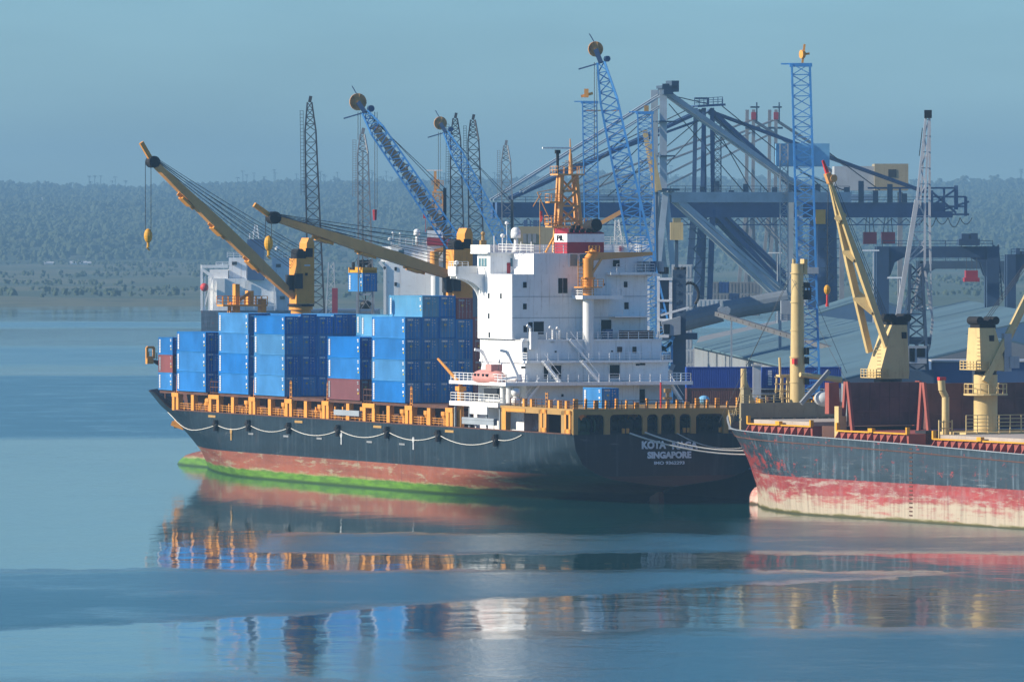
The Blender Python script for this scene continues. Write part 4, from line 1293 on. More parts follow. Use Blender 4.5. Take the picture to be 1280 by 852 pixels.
# draught ladder on the side
m = MB()
for k in range(17): m.box(25.7, 26.4, 0.0, .06, .7 + k * .5, .86 + k * .5)
m.build('draught_marks', M_rust, bulk)
# forecastle: breakwater bulkhead with slots, bow posts, chain gear
m = MB()
def nb(px, s, py): return N.p_at(px, s, py)
m.box(74, 74.4, -18.4, -3.4, 9.9, 11.15); m.box(74, 74.4, -18.4, -3.4, 11.5, 13.35)
m.box(74.05, 74.35, -18.3, -3.5, 11.1, 11.55)
fc = m.build('breakwater', M_olive, bulk)
m = MB()
for k in range(8): m.box(73.93, 73.99, -4.6 - k * 1.7, -5.9 - k * 1.7, 11.2, 11.42)
m.build('slot', M_dark, fc)
MB().box(74.4, 86, -15.5, -10.5, 9.2, 9.6).build('forecastle_plate', M_olive, bulk)
# bow mast with stays
y, z0 = nb(910, 90.5, 520); 
m = MB(); m.tube((90.4, NC, 9.6), (90.4, NC, 17.4), .48, .38, n=10); m.beam((90.3, NC - .5, 15.2), (90.3, NC - 1.6, 10.5), .16); m.poly([(0, 0), (0, 3.2), (-1.3, 0)], .2, (90.3, NC - .3, 13.0), (0, 1, 0), (0, 0, 1))
m.box(90.0, 90.4, NC - 3.2, NC, 12.6, 12.95); m.beam((90.2, NC + .3, 14.5), (88.0, NC + 2.0, 10.2), .18); m.beam((90.2, NC + .2, 15.5), (88, NC + 3.2, 10.2), .05)
m.box(90.0, 90.3, NC - 3.1, NC - 2.8, 9.6, 12.7)
m.build('bow_mast', M_cream, bulk)
y, z = nb(932, 86, 484)
m = MB(); m.box(85.6, 86.4, y - .5, y + .5, 9.6, z); m.box(85.5, 86.5, y - .6, y + .6, z - .2, z)
m.build('bow_post', M_olive, bulk)
y, z = nb(942, 80, 520)
m = MB(); m.box(80, 80.3, y - .2, y + .5, 9.9, 13.5); m.build('bow_post', M_cream, bulk)
for px, py in ((960, 500), (970, 497), (1008, 500), (1020, 499), (1030, 498), (1040, 500), (950, 502)):
    y, z = nb(px, 77, py)
    m = MB(); r_ = random.Random(px)
    m.tube((77, y - .5, 13.0 if 0 else z - .6), (77, y + .5, z - .6), .55, n=12)
    m.box(76.6, 77.4, y - .2, y + .2, z - .6, z + .3 + .4 * r_.random()); m.beam((77, y, 9.6), (77, y, z), .3)
    m.build('windlass', r_.choice([M_dark, M_rust, M_dark, M_yellow]), bulk)
m = MB(); m.rail([(74.2, -3.6, 13.35), (74.2, -9.5, 13.35)], 1.0, 1.2, .04); m.build('forecastle_railing', M_cream, bulk)
for s in (1, ):
    m = MB(); m.rail([(91.2, NC, 11.3), (88, NC + 3.6, 11.2), (82, NC + 6.6, 10.2)], .9, 1.4, .035); m.build('bow_railing', M_cream, bulk)
# lattice ladder tower
y0, z0 = nb(977, 79, 470); y1, _ = nb(991, 79, 470)
m = MB()
for yy in (y0, (y0 + y1) / 2, y1):
    for dx in (0, 1.2): m.beam((79 + dx, yy + (yy - (y0 + y1) / 2) * .5, 9.6), (79 + dx, yy, 16.6), .2)
m.beam((79, y0 + .2, 16.6), (79, y0 + .3, 19.0), .22)
for k in range(8):
    z = 10.2 + k * .9
    m.beam((79, y0 + .3, z), (79, y1 - .3, z), .14); m.beam((80.2, y0 + .3, z), (80.2, y1 - .3, z), .14)
m.box(78.9, 80.3, y1, y0 + .1, 16.5, 16.8)
m.build('ladder_tower', M_cream, bulk)
# foremast with derrick
m = MB()
m.tube((76.3, NC + .05, 9.6), (76.3, NC + .05, 19.0), .95, n=20); m.tube((76.3, NC + .05, 19.0), (76.3, NC + .05, 29.7), .88, .8, n=20)
for z in (12, 15.8, 19, 22.4, 26, 29.7): m.tube((76.3, NC + .05, z), (76.3, NC + .05, z + .16), 1.02 if z < 20 else .92, n=20)
m.tube((76.3, NC + .05, 29.8), (76.3, NC + .05, 31.0), .78, n=20); m.box(75.8, 76.8, NC - 1.15, NC - .65, 29.6, 31.6); m.tube((76.3, NC + .6, 30.8), (76.3, NC + .6, 31.6), .2)
mast2 = m.build('foremast', M_cream, bulk); smooth_auto(mast2)
for z in (15.6, 18.2, 19.4): MB().box(75.1, 76.3, NC - 1.0, NC - .6, z, z + .9).build('mast_fitting', M_dark, mast2)
m = MB()
m.box(75.6, 76.6, NC - 1.4, NC - .6, 27.9, 28.6); m.box(75.6, 76.6, NC - 1.4, NC - .9, 26.4, 27.6); m.rail([(75.6, NC - 1.5, 26.4), (75.6, NC - .1, 26.4)], 1.6, .5, .06)
m.build('mast_fitting', M_dark, mast2)
MB().box(75.2, 75.8, NC + .65, NC + 1.15, 18.2, 18.9).build('lamp_bracket', M_red, mast2)
m = MB(); ya, za = nb(1000, 75.0, 468); yb, zb = nb(1051, 75.0, 474.5)
m.tube((75.0, ya, za), (75.0, yb, zb), .30, .42, n=12); m.build('derrick_boom', M_cream, mast2)
m = MB()
for (a, b_) in (((76, NC + .05, 31.3), (90.2, NC, 17.2)), ((76, NC + .05, 31.3), (75, NC - 6.5, 17)), ((76, NC + 1.6, 29), (88, NC + 5, 10.5)), ((76, NC + 1, 29), (60, NC - 1, 11))): m.rope([a, b_], .03)
m.build('mast_stay', M_wire, mast2)
# hatch coamings: dark red with stays and a yellow rim
def coaming(s0, s1, y0, y1, z, h=1.25, ribs=True):
    m = MB(); m.box(s0, s1, y0, y1, z - .3, z + h)
    c = m.build('hatch_coaming', M_hatch, bulk)
    m = MB(); n = max(3, int(abs(s1 - s0) / 1.5))
    for i in range(n):
        s = s0 + .5 + (s1 - s0 - 1) * i / (n - 1)
        for yy, sg in ((y1, 1),):
            if i == 0: st0 = MB().poly([(0, 0), (sg * .95, 0), (sg * .2, h - .1), (0, h - .1)], .16, (.08, yy, z), (0, 1, 0), (0, 0, 1)).build('coaming_stay', M_hatch, c); st0.location.x = s
            else: k_ = st0.copy(); COL.objects.link(k_); k_.parent = c; k_.location.x = s
    m = MB(); m.box(s0 - .1, s1 + .1, y1 + .02, y1 + .32, z + h - .08, z + h + .10)
    m.box(s0 - .15, s0 + .2, y1 - .1, y1 + .35, z + h, z + h + .8); m.box(s1 - .2, s1 + .15, y1 - .1, y1 + .35, z + h, z + h + 1.0)
    m.box((s0 + s1) / 2 - .5, (s0 + s1) / 2 + .5, y1, y1 + .5, z + h, z + h + .5)
    m.build('coaming_rail', M_yellow, c)
    return c
coaming(55.5, 71.5, -17.5, -3.2, 9.55, 1.25)
coaming(31.0, 48.0, -20.5, -2.6, 9.2, 1.25)
coaming(2.5, 24.5, -22.5, -2.4, 8.75, 1.25)
coaming(-30, -3, -22.5, -2.4, 8.5, 1.25)
MB().box(56, 71, -17.2, -3.6, 10.85, 11.35).build('hatch_cover', paint('cover_tan', (.40, .34, .28), .7, (.25, .12, .08), .5), bulk)
MB().box(3, 24, -22.2, -2.9, 10.05, 10.5).build('hatch_cover', paint('cover_tan', None), bulk)
# raised covers: folded panels standing across the ship
def raised(s, ya, yb, z0, z1, lean=0.25, name='raised_hatch_cover'):
    m = MB()
    m.box(s, s + .55, ya, yb, z0, z1)
    m.box(s + .62, s + 1.1, ya + .15, yb - .15, z0, z1 - .15)
    k = m.build(name, M_cover, bulk)
    m = MB(); n = 7
    for i in range(1, n):
        y = ya + (yb - ya) * i / n
        m.box(s - .05, s, y - .05, y + .05, z0 + .1, z1 - .1)
    for z in (z0 + (z1 - z0) * .33, z0 + (z1 - z0) * .66): m.box(s - .06, s, ya, yb, z - .05, z + .05)
    m.build('stiffener', M_cover, k)
    for y in (ya - .2, yb + .2):
        m = MB(); m.beam((s - .9, y, z0 - .6), (s + .3, y, z1 + .1), .35, .5); m.beam((s + 1.6, y, z0 - .6), (s + .8, y, z1 + .1), .35, .5)
        m.build('hinge_arm', M_hatch, k)
    return k
y1, _ = nb(1063, 49.5, 500); y0, _ = nb(1149, 49.5, 500)
raised(49.5, y0, y1, 11.0, 16.35)
y1, _ = nb(1160, 34.0, 500); raised(34.0, y1 - 17.5, y1 + .2, 10.9, 16.5)
MB().box(31, 33.5, -20, -5, 8.9, 10.8).build('deck_locker', M_dark, bulk)
MB().box(50.6, 54.5, -18, -4, 9.2, 10.9).build('deck_locker', M_rust, bulk)
# red folded box beside first raised cover
y, z = nb(1049, 56, 490); m = MB(); m.poly([(-.8, 0), (.9, 0), (.9, 3.9), (-.5, 3.9)], 1.0, (57, y, 12.3), (0, 1, 0), (0, 0, 1)); m.build('cover_panel', M_hatch, bulk)
y, z = nb(1015, 70, 485); m = MB(); m.beam((70, y + 1.6, 13.3), (70, y - 2.5, 17.4), .4, .5); m.build('stowed_ladder', M_glattice, bulk)
m = MB(); m.sphere((70, y - 1.8, 13.9), 1.35, 14, 8, .75); m.build('covered_reel', M_cgrey, bulk, smooth=True)
# vent posts
def vent_post(px, s, py0, py1, mat=M_cream):
    y, z1 = nb(px, s, py1)
    m = MB(); zb = 9.0
    m.tube((s, y, zb), (s, y, z1 - 2.4), .45, n=12); m.tube((s, y, z1 - 2.4), (s, y + .5, z1 - 1.6), .42, n=12); m.tube((s, y + .5, z1 - 1.6), (s, y + .6, z1 - .4), .45, n=12)
    o = m.build('vent_post', mat, bulk); smooth_auto(o)
    m = MB(); m.box(s - .3, s + .3, y + .1, y + 1.0, z1 - .4, z1); m.build('vent_cap', M_red, o)
    m = MB()
    for dy in (-.6, .6, 1.2): m.beam((s - .5, y + dy, 9.2), (s - .5, y + dy, 12.2), .16)
    for k in range(4): m.beam((s - .5, y - .6, 9.6 + k * .8), (s - .5, y + 1.2, 9.6 + k * .8), .12)
    m.build('ladder', mat, o)
vent_post(1182, 27.5, 540, 471)
y, z = nb(1055, 50.5, 510); m = MB(); m.box(50.3, 51.3, y - .25, y + .9, 9.4, 12.2); m.box(50.3, 51.3, y + .4, y + .9, 12.2, 13.4); m.build('vent_post', M_cream, bulk)
# crossdeck railing and house foot of crane 2
m = MB(); y1, _ = nb(1195, 27, 520); m.rail([(24.6, y1, 10.6), (24.6, y1 - 14, 10.6)], 2.2, 1.5, .05, 5); m.build('crossdeck_railing', M_cream, bulk)
m = MB(); m.box(24.7, 31, y1 - 14, y1, 9.0, 10.7); m.build('crane_house', M_cream, bulk)

def cargo_crane(s, yc, zped, rped, hz, hw, boomf, bt, kind):
    oo = -(hw[0] - hw[1]) / 2 if kind == 0 else (hw[0] - hw[1]) / 2
    m = MB(); m.tube((s, yc, 9), (s, yc, zped), rped, n=24); 
    ped = m.build('cargo_crane', M_cream, bulk); smooth_auto(ped)
    m = MB(); m.tube((s, yc, zped), (s, yc, zped + .5), rped * .92, n=24); m.build('slewing_ring', M_dark, ped)
    zb = zped + .5
    m = MB()
    # tapering housing
    w0, w1 = hw
    vs = []
    for z, w, d, o in ((zb, w0, 3.4, 0), (zb + .9, w0 * 1.05, 3.4, 0), (hz, w1, 2.6, oo)):
        for sx, sy in ((-1, -1), (1, -1), (1, 1), (-1, 1)): vs.append((s + sx * d / 2, yc + o + sy * w / 2, z))
    m.add(vs, [(3, 2, 1, 0)] + [(4 * k + i, 4 * k + (i + 1) % 4, 4 * k + 4 + (i + 1) % 4, 4 * k + 4 + i) for k in (0, 1) for i in range(4)] + [(8, 9, 10, 11)])
    m.build('crane_housing', M_cream, ped)
    m = MB()
    for dy, dz in ((w1 * .42, .9), (-w1 * .25, .6), (-w1 * .6, .9), (w1 * .1, .45)): m.tube((s - 1.2, yc + oo + dy, hz + dz), (s + 1.2, yc + oo + dy, hz + dz), .5, n=14)
    m.box(s - 1.1, s + 1.1, yc + oo - w1 * .6, yc + oo + w1 * .45, hz - .1, hz + .4)
    m.box(s - 1.45, s - 1.3, yc + oo - .9, yc + oo - .2, hz - 1.7, hz - .9)
    m.build('sheave', M_black, ped)
    m = MB()
    for k in range(9): m.box(s - 1.9, s - 1.6, yc + w0 / 2 + .1, yc + w0 / 2 + .7, zb + .4 + k * .45, zb + .46 + k * .45)
    m.rail([(s - 1.9, yc + w0 / 2 + .8, zb + .2), (s - 1.9, yc + w0 / 2 - 1.0, zb + .2)], 1.0, .8, .05)
    m.rail([(s + 1.9, yc + w0 / 2 + .8, zb + .2), (s - 1.9, yc + w0 / 2 + .8, zb + .2)], 1.0, .8, .05)
    m.box(s - 1.9, s + 1.9, yc + w0 / 2, yc + w0 / 2 + .9, zb + .1, zb + .2)
    m.build('crane_ladder', M_cream, ped)
    return ped
yc1 = N.p_at(1110, 54.5)
c1 = cargo_crane(54.5, yc1, 16.2, 1.9, 23.4, (4.0, 2.1), None, None, 0)
# twin leg boom
bt_y, bt_z = nb(1037, 54.5, 225)
legs = []
for dx, px, py in ((-1.3, 1121, 468), (1.3, 1087, 440)):
    y, z = nb(px, 54.5 + dx, py)
    legs.append(Vector((54.5 + dx, y, z)))
tip = Vector((54.5, bt_y, bt_z))
m = MB()
for l in legs:
    m.beam(l, l.lerp(tip, .5), .55, .75, up=(0, 1, 0), w2=.6, h2=.85); m.beam(l.lerp(tip, .5), tip, .6, .85, up=(0, 1, 0), w2=.35, h2=.4)
for t, h in ((.33, 1.1), (.6, 1.0), (.8, .9)):
    a, b_ = legs[0].lerp(tip, t), legs[1].lerp(tip, t); m.beam(a, b_, 1.3, .5, up=tuple(tip - legs[0]))
bm = m.build('crane_boom', M_cream, c1)
d_ = (tip - legs[0]).normalized()
m = MB(); m.beam(tip - d_ * .4, tip + d_ * .9, .9, .7); m.tube(tip + Vector((-.6, -.3, .2)), tip + Vector((.6, -.3, .2)), .5)
m.build('boom_head', M_boom, bm)
MB().beam(tip + d_ * .9, tip + d_ * 2.6, .5, .4, w2=.25, h2=.25).build('boom_point', M_red, bm)
m = MB()
for dx in (-.5, 0, .5): m.rope([tip + Vector((dx, -.4, 0)), Vector((54.5 + dx, yc1 + .3, 24.3))], .04)
m.build('topping_wire', M_wire, c1)
hy, hz = nb(1034, 54.5, 362)
m = MB(); m.rope([tip + Vector((0, .2, 0)), (54.5, hy, hz + .8)], .05); m.build('hoist_wire', M_wire, c1)
m = MB(); m.sphere((54.5, hy, hz), .42, 10, 6, 1.5); m.build('hook_block', M_yellow, c1)
m = MB(); m.tube((54.5, hy, hz - .6), (54.5, hy, hz - 1.9), .13); m.tube((54.5, hy, hz - 1.7), (54.5, hy, hz - 2.1), .2); m.build('hook', M_red, c1)
yc2 = N.p_at(1232, 29.0)
c2 = cargo_crane(29.0, yc2, 17.6, 1.45, 23.3, (3.3, 2.2), None, None, 1)
m = MB(); m.tube((29, yc2, 15.1), (29, yc2, 15.3), 2.7, n=20)
for i in range(16):
    a = 2 * math.pi * i / 16; a2 = 2 * math.pi * (i + 1) / 16
    p1 = Vector((29 + 2.6 * math.cos(a), yc2 + 2.6 * math.sin(a), 15.3)); p2 = Vector((29 + 2.6 * math.cos(a2), yc2 + 2.6 * math.sin(a2), 15.3))
    m.beam(p1, p1 + Vector((0, 0, 1.2)), .08); m.beam(p1 + Vector((0, 0, 1.2)), p2 + Vector((0, 0, 1.2)), .09); m.beam(p1 + Vector((0, 0, .6)), p2 + Vector((0, 0, .6)), .07)
m.build('crane_platform', M_cream, c2)
l2 = []
for dx, px, py in ((-1.9, 1231, 477), (1.9, 1236, 474)):
    y, z = nb(px, 29 + dx, py); l2.append(Vector((29 + dx, y, z)))
y, z = nb(1345, 29, 245); tip2 = Vector((29, y, z))
m = MB()
for l in l2: m.beam(l, tip2, .5, .8, up=(0, 1, 0), w2=.4, h2=.5)
for t in (.3, .55, .8): m.beam(l2[0].lerp(tip2, t), l2[1].lerp(tip2, t), 1.0, .4, up=tuple(tip2 - l2[0]))
m.build('crane_boom', M_cream, c2)
m = MB()
for dx in (-.5, 0, .5): m.rope([tip2 + Vector((dx, 0, 0)), Vector((29 + dx, yc2, 24.2))], .04)
m.build('topping_wire', M_wire, c2)
m = MB(); m.box(27.2, 27.9, yc2 - 2.6, yc2 - 1.6, 18.0, 22.6); m.box(27.0, 28.4, yc2 - 3.6, yc2 - 2.3, 18.4, 19.8); m.build('cable_box', M_grey, c2)

# ------------------------------------------------------------------ mooring ropes between the two ships
for i, (pa, sa, pb) in enumerate((((787, 541), -57.6, (936, 573)), ((806, 540), -57.6, (936, 567)), ((846, 541), -57.6, (900, 564)))):
    y, z = K.p_at(pa[0], sa, pa[1]); a = K.w(sa, y, z)
    sb = 92.0
    y2, z2 = N.p_at(pb[0], sb, pb[1]); b_ = N.w(sb, y2, z2)
    if i == 2:
        b_ = N.w(88.6, NC, 7.4)
    else:
        b_ = N.w(86.5, NC + N_hb(86.5, 6.4), 6.4 + .5 * i)
    pts = [a.lerp(b_, t / 12) - Vector((0, 0, 4 * (t / 12) * (1 - t / 12) * (.7 if i < 2 else 1.0))) for t in range(13)]
    o = MB(); 
    r0 = thing('mooring_rope', ['lower white mooring rope from the black stern to the grey bow', 'upper white mooring rope from the black stern to the grey bow', 'thin slack mooring rope from the black stern to the grey bow'][i], 'rope', a, 0, 'mooring ropes between the two ships', world=True)
    MB().rope(pts, .11 if i < 2 else .06).build('rope_line', M_rope, r0)
# ------------------------------------------------------------------ quay and port land
GZ = 4.0
land = [K.w(-220, -29.2), K.w(150, -29.2), K.w(152, -60), (20, 1330), (55, 1480), (40, 1700), (60, 2300), (130, 3100), (420, 3100), (520, 1500), (420, 700)]
m = MB(); n = len(land)
vs = [(p[0], p[1], GZ) for p in land] + [(p[0], p[1], -3) for p in land]
m.add(vs, [tuple(range(n))[::-1]] + [(i, (i + 1) % n, n + (i + 1) % n, n + i) for i in range(n)])
tag(m.build('quay_ground', M_concrete), None, None, kind='structure')

# ------------------------------------------------------------------ lattice harbour cranes
def harbour_crane(name, label, tip, foot, Y, w0, w1, mat, n=22, r=.13, wheel=None, head=None, body=None, group='lattice boom cranes along the quay', dY=0.0, wires=True, frame=None, flat=False):
    """tip, foot in photo pixels; w0 width at the foot, w1 at the tip"""
    T = W(tip[0], tip[1], Y + dY); Fo = W(foot[0], foot[1], Y)
    base = Vector((Fo.x, Y, GZ))
    t = thing(name, label, 'crane', base, 0, group, world=True)
    m = MB()
    top = Fo.lerp(T, .86)
    wm = w0 + (w1 - w0) * .86
    m.lattice(Fo, top, w0, wm, n, r, up=(0, 1, 0), w0b=w0 * .8, w1b=wm * .8)
    m.lattice(top, T, wm, w1 * (1 if flat else .45), 4, r, up=(0, 1, 0), w0b=wm * .8, w1b=w1 * (.8 if flat else .4))
    if flat: m.box(T.x - w1 * .62, T.x + w1 * .62, T.y - .6, T.y + .6, T.z - .4, T.z + .1); m.beam(T, T + Vector((-w1 * 1.1, 0, 0)), .2)
    m.build('boom', mat, t)
    d = (T - Fo).normalized()
    if head == 'ladder':
        m = MB(); sd = d.cross(Vector((0, 1, 0))).normalized() * -1
        if sd.x > 0: sd = -sd
        for k in (0, 1): m.beam(T.lerp(Fo, .04) + sd * (w1 * .6 + .1 + .5 * k), T.lerp(Fo, .45) + sd * (w1 * .7 + .2 + .5 * k), .07)
        for k in range(24):
            q = T.lerp(Fo, .04 + .41 * k / 24); m.beam(q + sd * (w1 * .6 + .1), q + sd * (w1 * .6 + .7), .06)
        m.beam(T, T + Vector((.2, 0, 1.0)), .5)
        m.build('ladder', mat, t)
    if wheel:
        # boom head with a large toothed sheave guard
        px, py, rr_ = wheel
        c = W(px, py, Y + dY); Rw = rr_ * Y / FPX
        ax = Vector((.25, -1, 0)).normalized()
        m = MB(); m.tube(c - ax * .2, c + ax * .2, Rw * .62, n=28)
        m.build('head_sheave', M_beige, t)
        m = MB()
        a = ax.cross(Vector((0, 0, 1))).normalized(); b_ = Vector((0, 0, 1))
        for k in range(20):
            an = 2 * math.pi * k / 20
            e = a * math.cos(an) + b_ * math.sin(an)
            m.beam(c + e * Rw * .3, c + e * Rw * 1.06, .3, .6)
        m.tube(c - ax * .3, c + ax * .3, Rw * .2, n=12)
        m.build('sheave_guard', M_boom, t)
        m = MB(); m.beam(T, c, .7, .7); m.tube(T + ax * .4 + Vector((.9, 0, .5)), T - ax * .4 + Vector((.9, 0, .5)), Rw * .42, n=14)
        m.beam(c + Vector((-.2, 0, Rw)), c + Vector((-.9, 0, Rw + 1.2)), .14); m.beam(T + Vector((-3.2, 0, -1.0)), T + Vector((1.2, 0, .3)), .2)
        m.build('boom_head', M_bdark, t)
    if body:
        (bx, by0, bw, bmat) = body      # tower px, top py, width m
        B0 = W(bx, by0, Y)
        m = MB(); m.box(B0.x - bw / 2, B0.x + bw / 2, Y - bw / 2, Y + bw / 2, GZ + 5, B0.z)
        m.build('tower', bmat, t)
        m = MB()
        for sx in (-1, 1):
            for sy in (-1, 1): m.beam((B0.x + sx * bw * .4, Y + sy * bw * .4, GZ + 7), (B0.x + sx * 5, Y + sy * 5, GZ + .3), 1.0)
        m.box(B0.x - 4, B0.x + 4, Y - 4, Y + 4, GZ + 5, GZ + 7.5)
        m.build('undercarriage', bmat, t)
        if wires:
            m = MB()
            for k in (-.6, .6):
                m.rope([T + Vector((.5, k, .3)), B0 + Vector((0, k, 0))], .05)
            m.build('luffing_wire', M_wire, t)
    else:
        m = MB()
        m.lattice((Fo.x, Y, GZ + .2), (Fo.x, Y, Fo.z), max(2.2, w0), max(2.0, w0), 8, r, up=(0, 1, 0))
        m.build('tower', mat, t)
    if frame:
        m = MB(); q = W(*frame, Y)
        m.rope([T, q], .05); m.rope([T + Vector((.4, .5, 0)), q + Vector((.6, .5, -1.5))], .05)
        m.beam(q, Vector((q.x, Y, GZ + 10)), .5)
        m.build('luffing_wire', M_wire, t)
    return t, T, Fo
def hang(t, T, x, y1, Y, hook=True, mat=None):
    m = MB(); a = W(x, y1, Y); a.y = T.y
    m.rope([Vector((a.x, T.y, T.z)), a], .05); m.rope([Vector((a.x + .35, T.y, T.z)), a + Vector((.35, 0, 0))], .04)
    m.build('hoist_wire', M_wire, t)
    if hook:
        m = MB(); m.tube(a, a - Vector((0, 0, 1.6)), .35, .25, n=8); m.build('hook', mat or M_maroon, t)

# big blue boom leaning left, with its pale hose
tA, TA, FA_ = harbour_crane('harbour_crane', 'blue lattice crane boom leaning far left with toothed yellow wheel, left of the others', (456, 140), (568, 305), 1085, 2.5, 2.1, M_blattice, 18, .13, wheel=(447.5, 127.5, 10), frame=(556, 235), body=(585, 300, 4.2, M_greyblue), wires=False)
m = MB()
pts = []
for i in range(30):
    t_ = i / 29; q = TA.lerp(FA_, .10 + .85 * t_)
    pts.append(q + Vector((.12 * math.sin(i * 1.9), 0, .1 * math.cos(i * 2.3))))
for a, b_ in zip(pts[:-1], pts[1:]): m.beam(a, b_, 1.2, 1.2)
m.build('cable_tray', paint('tray_tan', (.62, .33, .18), .7, (.3, .2, .15), .3), tA)
hang(tA, TA, 447.5, 175, 1085, False)
hang(tA, TA, 468.5, 262, 1085, True)
tB, TB, FB = harbour_crane('harbour_crane', 'hazy blue lattice crane boom with toothed wheel, second from left', (557, 165), (655, 350), 1290, 2.4, 1.9, M_blattice, 20, .13, wheel=(550.5, 154, 7.6), frame=(640, 250))
hang(tB, TB, 548, 225, 1290, False)
tC, TC, FC = harbour_crane('harbour_crane', 'tallest bright blue lattice crane, grey tower and cab behind the white deckhouse', (751, 78), (824, 425), 1035, 3.6, 2.3, M_blattice, 26, .14, wheel=(744.5, 61.5, 8.8))
hang(tC, TC, 743, 200, 1035, False)
m = MB()
for x0, x1, y0, y1 in ((821, 824.5, 345, 430), (836, 840, 347, 425)):
    a = W(x0, y0, 1035); b_ = W(x1, y1, 1035); m.box(a.x, b_.x, 1033.5, 1034.0, b_.z, a.z)
for y in (347, 374, 398, 423):
    a = W(821, y, 1035); b_ = W(840, y + 3, 1035); m.box(a.x, b_.x, 1033.4, 1034.0, b_.z, a.z)
m.build('tower_frame', M_white, tC)
m = MB(); a = W(841, 337, 1035); b_ = W(857, 489, 1035); m.box(a.x, b_.x, 1033.6, 1037, GZ, a.z); a = W(824, 350, 1035); b_ = W(841, 421, 1035); m.box(a.x, b_.x, 1034.4, 1037, b_.z, a.z)
m.box(b_.x - 1.5, b_.x + 3.5, 1033.2, 1037.5, W(0, 424, 1035).z, W(0, 416, 1035).z)
for k in range(12):
    z = W(0, 345 + k * 11, 1035).z; m.box(a.x + 2.4, a.x + 2.8, 1033.5, 1033.6, z, z + .35)
tw = m.build('tower', M_greyblue, tC)
m = MB()
for k, px in enumerate((825, 832, 846, 854)):
    a = W(px, 338, 1035); m.tube(a - Vector((0, .8, .5)), a - Vector((0, .8, -.5)), .45); 
m.build('winch', M_dark, tC)
m = MB(); a = W(826, 395, 1035); b_ = W(850, 420, 1035)
m.add([(a.x, 1031, a.z - .8), (b_.x, 1031, a.z), (b_.x, 1034, a.z), (a.x, 1034, a.z - .8), (a.x + .5, 1031, b_.z), (b_.x, 1031, b_.z + .3), (b_.x, 1034, b_.z + .3), (a.x + .5, 1034, b_.z)],
      [(0, 1, 2, 3), (4, 7, 6, 5), (0, 4, 5, 1), (1, 5, 6, 2), (2, 6, 7, 3), (3, 7, 4, 0)])
cb = m.build('operator_cab', M_grey, tC)
m = MB(); m.box(a.x + .35, a.x + 1.2, 1030.9, 1031.0, b_.z + .4, a.z - 1.1); m.build('window', M_glass, cb)
m = MB(); m.beam(W(826, 394, 1030), W(861, 384, 1030), .35, .3); m.beam(W(820, 420, 1030), W(836, 420, 1030), .4, .4); m.build('jib_strut', M_white, tC)
m = MB()
for a, b_ in (((812, 425), (826, 438)), ((826, 438), (840, 428)), ((820, 420), (832, 440)), ((815, 428), (832, 436)), ((832, 440), (842, 420)), ((826, 438), (828, 452))): m.beam(W(*a, 1033), W(*b_, 1033), .5)
m.build('boom_foot', M_blattice, tC)
m = MB(); m.beam(W(823, 470, 1033), W(838, 448, 1033), .45); m.beam(W(832, 478, 1033), W(842, 455, 1033), .6); m.tube(W(829, 455, 1033), W(829, 444, 1033), .8, 1.1); m.build('brace', M_grey, tC)
m = MB(); cc = W(862, 368, 1040)
for k in range(12):
    a1 = math.pi * (.9 - k * .1); a2 = math.pi * (.9 - (k + 1) * .1)
    m.tube(cc + Vector((math.cos(a1) * 1.3, 0, math.sin(a1) * 1.7)), cc + Vector((math.cos(a2) * 1.3, 0, math.sin(a2) * 1.7)), .22)
m.build('cable_loop', M_dark, tC)
# upright blue ones
tD, TD, _ = harbour_crane('harbour_crane', 'upright pale blue lattice crane left of the tallest blue boom', (737, 127), (740, 300), 1330, 2.7, 2.6, M_blattice, 18, .11, flat=True)
m = MB(); q = W(733, 122, 1330); m.beam(q, q + Vector((0, 0, 1.6)), .9, .8); m.beam(q + Vector((-1, 0, .2)), q + Vector((1.2, 0, .8)), .5); m.beam(q + Vector((6, 0, -2.4)), q + Vector((-.4, 0, -2.4)), .2); m.build('boom_head', M_orange, tD)
tE, TE, _ = harbour_crane('harbour_crane', 'upright blue lattice crane beside the grey gantry tower', (806, 140), (811, 345), 1250, 2.5, 2.5, M_blattice, 18, .11, flat=True)
m = MB(); q = W(808, 132, 1250); m.beam(q, q + Vector((0, 0, -1.6)), .8); m.build('boom_head', M_beige, tE)
tF, TF, _ = harbour_crane('harbour_crane', 'upright light blue lattice crane behind the cream foremast', (1001, 80), (1012, 462), 1000, 2.6, 2.5, M_blattice, 26, .11, flat=True)
m = MB(); q = W(1003, 68, 1000); m.tube(q + Vector((-.2, -.1, 0)), q + Vector((.2, .1, 0)), .6, n=16); m.beam(q + Vector((0, 0, -1.2)), q + Vector((.3, 0, 1.4)), .3); m.beam(q, q + Vector((1, 0, .1)), .3)
m.build('head_sheave', M_orange, tF)
m = MB(); q = W(1001, 330, 1000); m.box(q.x - 2.8, q.x + .2, 998, 1001, W(0, 400, 1000).z, W(0, 376, 1000).z); m.rail([(q.x - 3.6, 998, W(0, 402, 1000).z), (q.x + .5, 998, W(0, 402, 1000).z)], 1.1, .8, .05); m.box(q.x + .4, q.x + 2.4, 998.4, 1001, W(0, 342, 1000).z, W(0, 334, 1000).z)
m.build('operator_cab', M_grey, tF)
